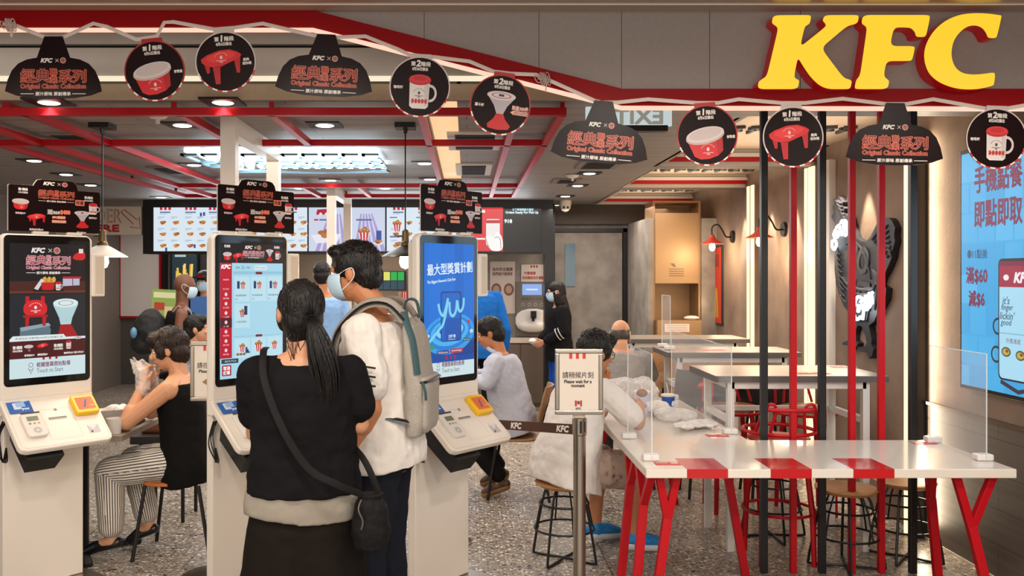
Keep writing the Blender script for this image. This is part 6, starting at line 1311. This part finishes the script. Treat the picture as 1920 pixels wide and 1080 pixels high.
for i in range(230):
    a, rr = random.uniform(0, 2*PI), math.sqrt(random.random()); e = random.uniform(.8, 1.06); pts = []
    for j, p in enumerate(tail):
        w_ = (.014, .026, .046, .052, .045, .022)[j]*rr; t = p if j < 5 else tail[4].lerp(tail[5], e)
        pts.append(t+V((math.cos(a+.2*j)*w_, math.sin(a+.2*j)*w_*.75, 0)))
    ST.append((spline(pts, 4), [.0022]*17+[.0018, .0014, .001, .0005][:4]))
for i in range(170):   # strands combed over the crown into the tie
    a = random.uniform(-1.5, 1.5); b_ = random.uniform(.15, 1.0); s_ = V((math.sin(a)*.083, .055*math.cos(a)*b_+.01, .035+.092*math.cos(a)*b_))
    pts = []
    for k_ in range(8):
        t = k_/7; p = s_.lerp(V((.02/f.hs, -.118, .0)), t); d = p-V((0, -.018, .036)); sc = 1/max(math.sqrt((d.x/.085)**2+(d.y/.102)**2+(d.z/.096)**2), 1e-4); p = V((0, -.018, .036))+d*(sc if t < .8 else 1+(sc-1)*(1-t)*5)
        pts.append(f.hp(p.x, p.y, p.z))
    ST.append((pts, [.0012, .0017, .0017, .0017, .0017, .0017, .0015, .001]))
for i in range(22):    # loose wisps at the nape
    s_ = f.hp(random.uniform(-.06, .05), -.095, random.uniform(-.09, -.05)); ST.append((spline([s_, s_+V((random.uniform(-.02, .01), -.012, -.03)), s_+V((random.uniform(-.03, .02), -.006, -.09))], 4), [.0011]*8+[.0004]))
f.hair(H_BLK, CAP+[((0, -.06, -.05), (.066, .052, .06)), ((-.05, .03, -.01), (.032, .035, .07)), ((.05, .03, -.01), (.032, .035, .07))], ((.05, .006),), strands=[(s[0], s[1][:len(s[0])] if len(s[1]) >= len(s[0]) else s[1]+[.0005]*(len(s[0])-len(s[1]))) for s in ST])
t = MB(blk_tee).tube([tie+V((.016*math.cos(2*PI*i/16), -.012, .016*math.sin(2*PI*i/16))) for i in range(16)], .005, 6, True).build('hair_tie', f.root)
f.face()
wom = f
def world(f, p): return wmat(f.root) @ V(p)
t = thing('crossbody_bag', 'small black drawstring bag hanging at the ponytail woman on a long strap', 'bag', tuple(world(f, (.2, -.12, .72))))
bm_ = M('black_nylon', '#141213', .65, bump=(12, .3), spec=.15)
q = MB(bm_); c = V((.235, -.135, 0)); R = []
for z, a, d in ((.70, .03, .03), (.71, .058, .045), (.76, .068, .055), (.82, .066, .052), (.86, .056, .045), (.885, .04, .035), (.9, .052, .042)): R.append([c+V((math.cos(2*PI*i/28)*a*(1+.05*math.sin(5*2*PI*i/28)*(z > .84)), math.sin(2*PI*i/28)*d, z-.02+.06*math.cos(2*PI*i/28)*a*0)) for i in range(28)])
q.rings([[world(f, p) for p in r] for r in R]); remeshed(q, 'bag_body', t, .006, 2, True, [(.05, .015)])
st = [(-.135, .03, 1.385), (-.14, -.06, 1.37), (-.13, -.135, 1.28), (-.07, -.185, 1.13), (.02, -.205, .99), (.12, -.205, .93), (.20, -.165, .885)]
MB(bm_).tube([world(f, p) for p in spline(st, 6)], .0125, 8, flat=.16, nrm=lambda p: (wmat(wom.root).to_3x3() @ V((0, -1, .45))) if p.z < 1.33 else (wmat(wom.root).to_3x3() @ V((0, -.3, 1)))).build('shoulder_strap', t, True)
MB(bm_).tube([world(f, p) for p in spline([(.262, -.13, .88), (.235, -.12, .95), (.205, -.08, 1.0), (.16, .06, 1.03)], 6)], .012, 8, flat=.2, nrm=(0, -1, 0)).build('strap_end', t, True)
MB(M('grey_cord', '#57504c', .6)).tube([world(f, p) for p in spline([(.20, -.185, .87), (.19, -.2, .84), (.205, -.2, .80), (.2, -.195, .77)], 5)], .0028, 6).build('drawcord', t, True)
# --- man with the grey backpack
wtee = cloth('white_cotton', '#d9d2cc', .9, .2)
f = Fig('person in white tee wearing a face mask and grey backpack, looking left', (-.352, 3.68), math.radians(80), 1.81, skin=SK2, build=1.0, lean=.07, neck=(-.01, .085, .172), yaw=.0, pitch=.1, head=1.03,
        elbows=[(-.225, -.02, 1.12), (.23, .05, 1.13)], wrists=[(-.215, .11, .91), (.16, .27, 1.08)], knees=[(-.1, .05, .50), (.1, .02, .50)], ankles=[(-.1, .0, .09), (.11, -.03, .09)], toes=[(-.12, .17, .03), (.13, .14, .03)])
f.top(wtee, .66, -.045, .035, .02, (.075, .082), ((.16, .03), (.06, .012)))
f.legs(cloth('navy_twill', '#1a1c25', .85), 1.95, (.115, .09, .07), disp=((.12, .02), (.05, .006)))
p = MB(P('#d5d2ce'))
p.tube([f.K[0]+V((-.098, -.02, .25)), f.K[0]+V((-.096, -.01, 0)), f.A[0]+V((-.076, 0, .08))], .012, 6, flat=.5); p.build('side_stripe', f.root)
f.shoes(M('white_trainer', '#d8d4cf', .5)); f.face(); f.mask()
f.hair(H_BLK, [((0, -.018, .04), (.085, .104, .098)), ((0, -.062, -.008), (.074, .058, .072)), ((0, .05, .095), (.064, .045, .03)), ((-.07, -.0, .04), (.016, .034, .045)), ((.07, -.0, .04), (.016, .034, .045))], ((.03, .005), (.012, .003)), spikes=700)
q = MB(P('#15151c'))
for k_ in range(3):
    a = f.S[0].lerp(f.E[0], .5); q.bar(a+V((-.083, -.062, .02-.035*k_)), a+V((-.092, -.012, .028-.035*k_)), .006, .007)
q.build('sleeve_print', f.root)
man = f
PY = lambda y: -.105+(y+.11)*.5
t = thing('backpack', 'light grey backpack on the back of the man in white tee', 'bag', tuple(world(f, (0, -.25, 1.05))))
m_pk = M('grey_canvas', '#9c948b', .85, bump=(220, .12), noise=(150, .12)); m_pkd = M('grey_canvas_dark', '#7d7771', .85, bump=(220, .1)); m_grn = M('teal_webbing', '#2d4a4f', .7)
q = MB(m_pk); R = []
for z, a, y0, y1 in ((.99, .10, -.17, -.23), (1.0, .14, -.15, -.28), (1.06, .15, -.14, -.315), (1.2, .15, -.135, -.325), (1.24, .148, -.13, -.30), (1.36, .14, -.12, -.265), (1.44, .12, -.11, -.22), (1.475, .08, -.11, -.17)):
    y0, y1 = PY(y0), PY(y1); cy, d = (y0+y1)/2, (y0-y1)/2; ring = []
    for i in range(32):
        c_, s_ = math.cos(2*PI*i/32), math.sin(2*PI*i/32); ring.append(world(f, (math.copysign(abs(c_)**.55, c_)*a, cy+math.copysign(abs(s_)**.6, s_)*d, z)))
    R.append(ring)
remeshed(q.rings(R), 'pack_body', t, .007, 3, True, [(.12, .014)])
q = MB(m_pk); R = []
for z, a, y0, y1 in ((1.01, .10, -.27, -.33), (1.04, .122, -.26, -.345), (1.2, .128, -.25, -.352), (1.238, .125, -.25, -.335)):
    y0, y1 = PY(y0), PY(y1); R.append([world(f, (math.copysign(abs(math.cos(2*PI*i/28))**.5, math.cos(2*PI*i/28))*a, (y0+y1)/2+math.copysign(abs(math.sin(2*PI*i/28))**.6, math.sin(2*PI*i/28))*(y0-y1)/2, z)) for i in range(28)])
o = remeshed(q.rings(R), 'front_pocket', t, .007, 2, True, [(.12, .008)])
MB(m_black).tube([world(f, (p[0], PY(p[1]), p[2])) for p in [(-.13, -.25, 1.215), (-.125, -.325, 1.22), (-.06, -.352, 1.222), (.06, -.352, 1.222), (.125, -.325, 1.22)]], .011, 6, flat=.5).build('zip', t, True)
MB(m_grn).tube([world(f, (p[0], PY(p[1]), p[2])) for p in spline([(-.1, -.135, 1.5), (-.118, -.17, 1.45), (-.132, -.225, 1.38), (-.138, -.265, 1.25)], 6)], .016, 8, flat=.3).build('teal_strap', t, True)
MB(m_grn).tube([world(f, p) for p in spline([(-.02, -.1, 1.5), (-.02, -.11, 1.545), (-.02, -.15, 1.54), (-.02, -.165, 1.47)], 5)], .013, 6, flat=.4).build('grab_handle', t, True)
for s in (-1, 1):
    pth = spline([(s*.09, -.12, 1.47), (s*.115, -.055, 1.535), (s*.125, .045, 1.525), (s*.14, .145, 1.42), (s*.155, .165, 1.30)], 6)
    MB(m_pk).tube([world(f, p) for p in pth], .034, 10, flat=.26, nrm=lambda p: p-world(man, (0, 0, 1.36))).build('shoulder_strap', t, True)
    MB(m_black).tube([world(f, V(p)+V((s*.033, -.002, -.002))) for p in pth], .011, 6, flat=.5).build('strap_edge', t, True)
    MB(m_black).tube([world(f, p) for p in spline([(s*.155, .165, 1.30), (s*.19, .12, 1.18), (s*.195, -.02, 1.1), (s*.15, -.15, 1.06)], 6)], .013, 6, flat=.3).build('strap_webbing', t, True)
MB(m_grn).tube([world(f, p) for p in spline([(-.13, PY(-.30), 1.22), (-.145, PY(-.33), 1.19), (-.14, PY(-.335), 1.15)], 5)], .006, 6).build('zip_pull', t, True)
# --- woman eating at the left table
f = Fig('person in black sleeveless lace top and striped trousers eating with plastic gloves', (-1.70, 5.25), PI/2, 1.62, skin=SK1, build=1.08, pelvis=(0, -.04, .565), lean=.12, neck=(0, .06, .155), pitch=.25, yaw=.12, head=1.02, voxel=.005,
        elbows=[(-.21, .25, .80), (.19, .25, .80)], wrists=[(-.10, .195, 1.0), (.09, .215, 1.0)], hands=[dict(d=(.35, .1, .9), n=(.7, -.5, .2), curl=.7), dict(d=(-.35, .1, .9), n=(-.7, -.5, .2), curl=.9)],
        knees=[(-.12, .38, .50), (.10, .32, .52)], ankles=[(-.12, .37, .12), (.06, .22, .15)], toes=[(-.13, .535, .03), (.06, .33, .05)])
f.top(cloth('black_lace_top', '#0f0d0e', .8, .4), 0, -.09, .014, .03, disp=((.12, .02),), neck=.27, shoulder=False)
q = MB(M('lace_panel', '#3a2620', .8, bump=(60, 1), noise=(45, .5)))
for s in (-1, 1): q.tube([f.N+V((s*.07, -.05, -.06)), f.N+V((s*.08, -.01, .0)), f.N+V((s*.08, .05, -.05))], .03, 8, flat=.4)
q.build('lace_strap', f.root)
def stripe_legs(f, o, segs):
    at = o.data.attributes.new('stripe', 'FLOAT', 'POINT'); out = []
    for v in o.data.vertices:
        best = None
        for a, b in segs:
            d = b-a; t = max(0, min(1, (v.co-a).dot(d)/d.length_squared)); c = a+d*t; e = (v.co-c).length
            if best is None or e < best[0]: best = (e, c, d.normalized())
        e, c, d = best; x = V((1, 0, 0)); x = (x-d*x.dot(d)).normalized(); y = d.cross(x); r = v.co-c; out.append(math.atan2(r.dot(y), r.dot(x)))
    at.data.foreach_set('value', out)
ms = bpy.data.materials.new('striped_trousers'); ms.use_nodes = True; nt = ms.node_tree; b = nt.nodes['Principled BSDF']; b.inputs['Roughness'].default_value = .85
an = nt.nodes.new('ShaderNodeAttribute'); an.attribute_name = 'stripe'; mm = nt.nodes.new('ShaderNodeMath'); mm.operation = 'MULTIPLY'; mm.inputs[1].default_value = 34; sn = nt.nodes.new('ShaderNodeMath'); sn.operation = 'SINE'
rp = nt.nodes.new('ShaderNodeValToRGB'); rp.color_ramp.elements[0].position = .3; rp.color_ramp.elements[0].color = lin('#d5cdc2'); rp.color_ramp.elements[1].position = .55; rp.color_ramp.elements[1].color = lin('#2a2523')
nt.links.new(an.outputs['Fac'], mm.inputs[0]); nt.links.new(mm.outputs[0], sn.inputs[0]); nt.links.new(sn.outputs[0], rp.inputs[0]); nt.links.new(rp.outputs[0], b.inputs['Base Color'])
o = f.legs(ms, 1.82, (.1, .082, .068), disp=((.1, .012),)); stripe_legs(f, o, [(f.hip[i], f.K[i]) for i in (0, 1)]+[(f.K[i], f.A[i]) for i in (0, 1)])
f.shoes(M('black_patent', '#15151a', .2), None, .036, 'ballet_flat', True); f.face(H_BRN)
f.hair(H_BRN, [((0, -.02, .038), (.092, .108, .1)), ((0, -.055, -.025), (.086, .066, .075)), ((0, .06, .075), (.07, .042, .05)), ((-.072, .03, .01), (.022, .035, .055)), ((.072, .03, .01), (.022, .035, .055))], ((.04, .012), (.015, .005)), spikes=900)
gl = M('clear_glove', '#e9e3e0', .15, alpha=.36)
for i, s in enumerate((-1, 1)):
    m = MB(gl); d = V((-s*.35, .1, .9)).normalized(); w0 = f.Wr[i]; m.cap(w0-d*.03, w0+d*.07, .042, .045); m.cap(w0+d*.07, w0+d*.13+V((0, .03, 0)), .04, .022); m.cap(w0+d*.08+V((0, .04, 0)), w0+d*.14+V((0, .075, .02)), .018, .007)
    remeshed(m, 'plastic_glove', f.root, .006, 2, False, [(.02, .012)])
MB(m_black).tube([f.Wr[0]+V((.034*math.cos(2*PI*i/18), .034*math.sin(2*PI*i/18), -.03)) for i in range(18)], .007, 6, True).build('bracelet', f.root)
# --- diner hidden behind the left kiosk
side_chair(-2.98, 5.27, -PI/2, m_oran, 'wooden chair of the diner hidden behind the left kiosk')
f = Fig('person in dark clothes mostly hidden behind the left kiosk, holding a blue cup', (-2.98, 5.25), -PI/2, 1.65, skin=SK1, pelvis=(0, 0, .55), lean=.1,
        elbows=[(-.2, .3, .80), (.22, .36, .80)], wrists=[(-.1, .5, .85), (.19, .62, .82)], hands=[None, dict(d=(.05, 1, .1), n=(-.9, .1, 0), curl=.75)], knees=[(-.1, .42, .50), (.14, .46, .50)], ankles=[(-.1, .42, .1), (.16, .50, .1)], toes=[(-.1, .56, .03), (.17, .64, .03)])
f.top(blk_tee, .6, -.06, .02); f.legs(cloth('black_jeans', '#17161a'), 1.9); f.shoes(m_black); f.face(); f.hair(H_BLK, SHORT)
# --- man in the pale shirt, seated, turned away
f = Fig('person in pale blue shirt and black trousers sitting bent over beside the blue kiosk', (.36, 6.62), math.radians(80), 1.70, skin=SK2, pelvis=(0, 0, .56), lean=.24, neck=(0, .07, .15), pitch=.35, yaw=.1, voxel=.007,
        elbows=[(-.22, .18, .86), (.22, .18, .86)], wrists=[(-.1, .40, .88), (.1, .40, .88)], knees=[(-.12, .36, .47), (.12, .36, .47)], ankles=[(-.14, .08, .14), (.10, .12, .16)], toes=[(-.15, .2, .04), (.1, .25, .06)])
f.top(cloth('pale_blue_shirt', '#b9bccb', .85, .3), 1.8, -.06, .035, .02, (.068, .066), ((.14, .03), (.05, .01)))
q = MB(cloth('pale_blue_shirt', '#b9bccb')); q.tube([f.N+V((.07*math.cos(2*PI*i/20), .02+.06*math.sin(2*PI*i/20), .015+.03*math.sin(2*PI*i/20))) for i in range(20)], .016, 6, True); q.build('collar', f.root)
f.legs(cloth('black_trousers', '#131215'), 1.9); MB(m_blk).tube([f.P+V((.185*math.cos(2*PI*i/30), .135*math.sin(2*PI*i/30), .03)) for i in range(30)], .014, 6, True).build('belt', f.root)
f.shoes(M('brown_shoe', '#4a2f1e', .4), M('tan_sole', '#8a6234', .5), .04); f.face(); f.hair(H_BLK, SHORT, spikes=300)
# --- man on the wire stool, floral shorts
f = Fig('person in white tee and floral shorts eating on the wire stool, seen from behind', (.565, 5.10), math.radians(-58), 1.70, skin=SK2, build=1.03, pelvis=(0, 0, .555), lean=.30, neck=(0, .09, .14), pitch=.22, yaw=-.1, head=1.03, voxel=.005,
        elbows=[(-.16, .42, .80), (.27, .32, .80)], wrists=[(-.06, .36, 1.0), (.13, .47, .87)], hands=[dict(d=(.25, -.25, .9), n=(.5, -.8, 0), curl=1.3), dict(d=(-.5, .6, .1), n=(-.6, 0, -.5), curl=.9)],
        knees=[(-.17, .40, .50), (.14, .42, .50)], ankles=[(-.15, .36, .11), (.13, .42, .11)], toes=[(-.16, .54, .04), (.17, .60, .04)])
f.top(cloth('white_tee', '#dcd6d2', .9, .25), .75, -.075, .025, .06, (.066, .075), ((.16, .03), (.06, .012)))
mf = bpy.data.materials.new('floral_cotton'); mf.use_nodes = True; nt = mf.node_tree; b = nt.nodes['Principled BSDF']; b.inputs['Roughness'].default_value = .9
tc = nt.nodes.new('ShaderNodeTexCoord'); vo = nt.nodes.new('ShaderNodeTexVoronoi'); vo.inputs['Scale'].default_value = 22; no = nt.nodes.new('ShaderNodeTexNoise'); no.inputs['Scale'].default_value = 42
rp = nt.nodes.new('ShaderNodeValToRGB'); e = rp.color_ramp.elements; e[0].position = .0; e[0].color = lin('#6e3a46'); e[1].position = .42; e[1].color = lin('#b09a8c'); x = e.new(.24); x.color = lin('#a88480')
mx = nt.nodes.new('ShaderNodeMath'); mx.operation = 'MULTIPLY_ADD'; mx.inputs[1].default_value = .7; nt.links.new(tc.outputs['Object'], vo.inputs['Vector']); nt.links.new(tc.outputs['Object'], no.inputs['Vector']); nt.links.new(no.outputs[0], mx.inputs[0]); nt.links.new(vo.outputs['Distance'], mx.inputs[2])
ad = nt.nodes.new('ShaderNodeMath'); ad.operation = 'SUBTRACT'; ad.inputs[1].default_value = .35; nt.links.new(mx.outputs[0], ad.inputs[0]); nt.links.new(ad.outputs[0], rp.inputs[0]); nt.links.new(rp.outputs[0], b.inputs['Base Color'])
f.legs(mf, .98, (.11, .112, .1), 'shorts', ((.12, .025),)); f.shoes(M('blue_knit', '#1877b8', .6, noise=(60, .2)), M('white_sole', '#cfd4dc', .5), .046, 'trainer'); f.face(); f.glasses()
f.hair(H_BLK, [((0, -.02, .04), (.092, .11, .102)), ((0, -.06, -.02), (.08, .06, .07)), ((0, .065, .085), (.066, .04, .045)), ((-.072, .015, .02), (.02, .03, .05)), ((.072, .015, .02), (.02, .03, .05))], ((.03, .012), (.012, .004)), spikes=900)
tag(MB(M('fried_chicken', '#8a5527', .7)).ball(tuple(world(f, (.05, .56, .93))), (.035, .035, .025), 12, 8).build('chicken_piece'), 'piece of fried chicken held by the man on the wire stool', 'food')
# --- balding man beyond the white table
side_chair(1.24, 7.0, 0, m_dwood, 'wooden chair under the balding man in grey')
f = Fig('balding person in grey tee sitting beyond the white table, back turned', (1.235, 7.0), math.radians(-8), 1.66, skin=SK1, pelvis=(0, 0, .55), lean=.34, neck=(0, .09, .14), yaw=-.35, pitch=.2, voxel=.007, elbows=[(-.25, .3, .8), (.25, .3, .8)], wrists=[(-.1, .48, .85), (.1, .48, .85)],
        knees=[(-.12, .42, .5), (.12, .42, .5)], ankles=[(-.12, .4, .1), (.12, .4, .1)], toes=[(-.13, .56, .03), (.13, .56, .03)])
f.top(cloth('grey_tee', '#8f8b86', .9), .8, -.06, .03, .02, (.07, .075)); f.legs(cloth('grey_trousers', '#4a4744')); f.shoes(m_char); f.mask('#d6dde2')
f.hair(hairmat('hair_grey', '#4b443f'), [((0, -.05, -.01), (.078, .062, .062)), ((-.066, -.015, .0), (.018, .04, .045)), ((.066, -.015, .0), (.018, .04, .045))], ((.02, .003),))
# --- woman at the wash basin
f = Fig('person in black hoodie, blue trousers and face mask standing by the wash basin', (1.05, 10.0), math.radians(98), 1.58, skin=SK1, voxel=.007, neck=(0, .04, .155), pitch=.12, elbows=[(-.22, .0, 1.02), (.22, .02, 1.02)], wrists=[(-.12, .2, .90), (.12, .2, .90)], yaw=-.2)
f.top(cloth('black_hoodie', '#17161a', .9), 1.85, -.09, .03, .02, (.07, .072)); f.legs(cloth('royal_blue', '#1b4fae', .8), 1.9); f.shoes(m_char); f.face(); f.mask(); f.glasses()
q = MB(P('#d8d6d4')); a, b_ = f.E[0].lerp(f.Wr[0], .15), f.E[0].lerp(f.Wr[0], .3)
for p_ in (a, b_):
    d = (f.Wr[0]-f.E[0]).normalized(); x_, y_ = frame_of(d); q.tube([p_+(x_*math.cos(2*PI*i/20)+y_*math.sin(2*PI*i/20))*.066 for i in range(20)], .008, 6, True, .6)
q.build('sleeve_stripe', f.root)
f.hair(H_BLK, CAP+[((0, -.07, -.12), (.088, .05, .13)), ((-.062, -.02, -.08), (.03, .055, .12)), ((.062, -.02, -.08), (.03, .055, .12)), ((0, -.09, -.2), (.09, .045, .12))], ((.05, .01), (.02, .005)))
tag(MB(m_pap).ball(tuple(world(f, (-.03, .31, .90))), (.05, .05, .035), 10, 6).build('paper_towel'), 'white paper towel in the hands of the woman by the basin', 'towel')
# --- person in bright blue at the back, right of the blue kiosk
f = Fig('person in bright blue top standing behind the blue screen kiosk, back turned', (.13, 9.0), math.radians(15), 1.8, skin=SK2, voxel=.008, lean=.08, pitch=.2)
f.top(cloth('bright_blue', '#175fb0', .8), 1.7, -.08, .03, .02, (.07, .07)); f.legs(cloth('dark_trousers', '#1b1b22')); f.shoes(m_char); f.hair(H_BLK, SHORT)
# --- bald man with backpack, child, staff
f = Fig('bald person in black sleeveless top with face mask waiting at the counter', (-2.60, 7.9), math.radians(-72), 1.66, skin=SK3, build=1.05, voxel=.007, pitch=.15, lean=.08, elbows=[(-.24, .05, 1.0), (.25, .0, 1.0)], wrists=[(-.1, .25, 1.0), (.14, .24, 1.0)])
f.top(cloth('black_tank', '#101012', .9), 0, -.09, .016, .02, shoulder=False, neck=.275); f.legs(cloth('dark_shorts', '#202024')); f.shoes(m_char); f.face(); f.mask()
MB(M('grey_strap', '#8b857e', .7)).tube([f.N+V((.1, -.1, -.08)), f.N+V((.105, -.03, .01)), f.N+V((.11, .07, -.03)), f.N+V((.12, .12, -.15))], .026, 8, flat=.3).build('strap', f.root)
t = thing('black_backpack', 'bulky black backpack on the bald man by the counter', 'bag', tuple(world(f, (0, -.25, 1.0))))
q = MB(M('black_ripstop', '#141417', .7)); q.ball(tuple(world(f, (0, -.22, 1.14))), (.15, .12, .21), 18, 12); q.ball(tuple(world(f, (0, -.29, 1.06))), (.11, .09, .13), 14, 10); remeshed(q, 'bag_body', t, .012, 3, True, [(.1, .03)])
MB(M('blue_tag', '#5f8fb0', .4)).ball(tuple(world(f, (.08, -.36, 1.14))), (.03, .03, .05), 10, 6).build('water_pouch', t, True)
f = Fig('child in patterned shirt standing right of the bald backpack man', (-2.29, 7.38), math.radians(-80), 1.27, skin=SK1, voxel=.007, head=1.0, neck=(0, .03, .15))
f.top(M('patterned_shirt', '#7d7f84', .85, noise=(40, .8)), .8, -.08, .02); f.legs(cloth('dark_shorts', '#202024')); f.shoes(m_char); f.face(); f.hair(H_BLK, SHORT)
f = Fig('staff person in black cap and face mask behind the counter', (-2.98, 10.05), math.radians(165), 1.68, skin=SK1, voxel=.008)
f.top(cloth('black_uniform', '#131316', .9), .7, -.08, .02); f.legs(cloth('dark_trousers', '#1b1b22')); f.shoes(m_char); f.face(); f.mask(); f.hair(H_BLK, SHORT)
q = MB(m_black); q.ball(f.hp(0, -.01, .06), (.09, .108, .085), 18, 10); q.lathe([(.001, 0), (.09, .0), (.09, .012), (.001, .012)], tuple(f.hp(0, .09, .055)), 20); o = q.build('cap', f.root); q = MB(m_red).box(tuple(f.hp(.045, .085, .055)), tuple(f.hp(-.045, .105, .09))); q.build('cap_badge', o)
f = Fig('staff person in light blue shirt at the counter, back turned', (-1.385, 8.42), math.radians(10), 1.78, skin=SK2, voxel=.008)
f.top(cloth('light_blue_shirt', '#86a9d6', .85), .8, -.06, .025); f.legs(cloth('navy_trousers', '#1c2233')); f.shoes(m_char); f.hair(H_BLK, SHORT)
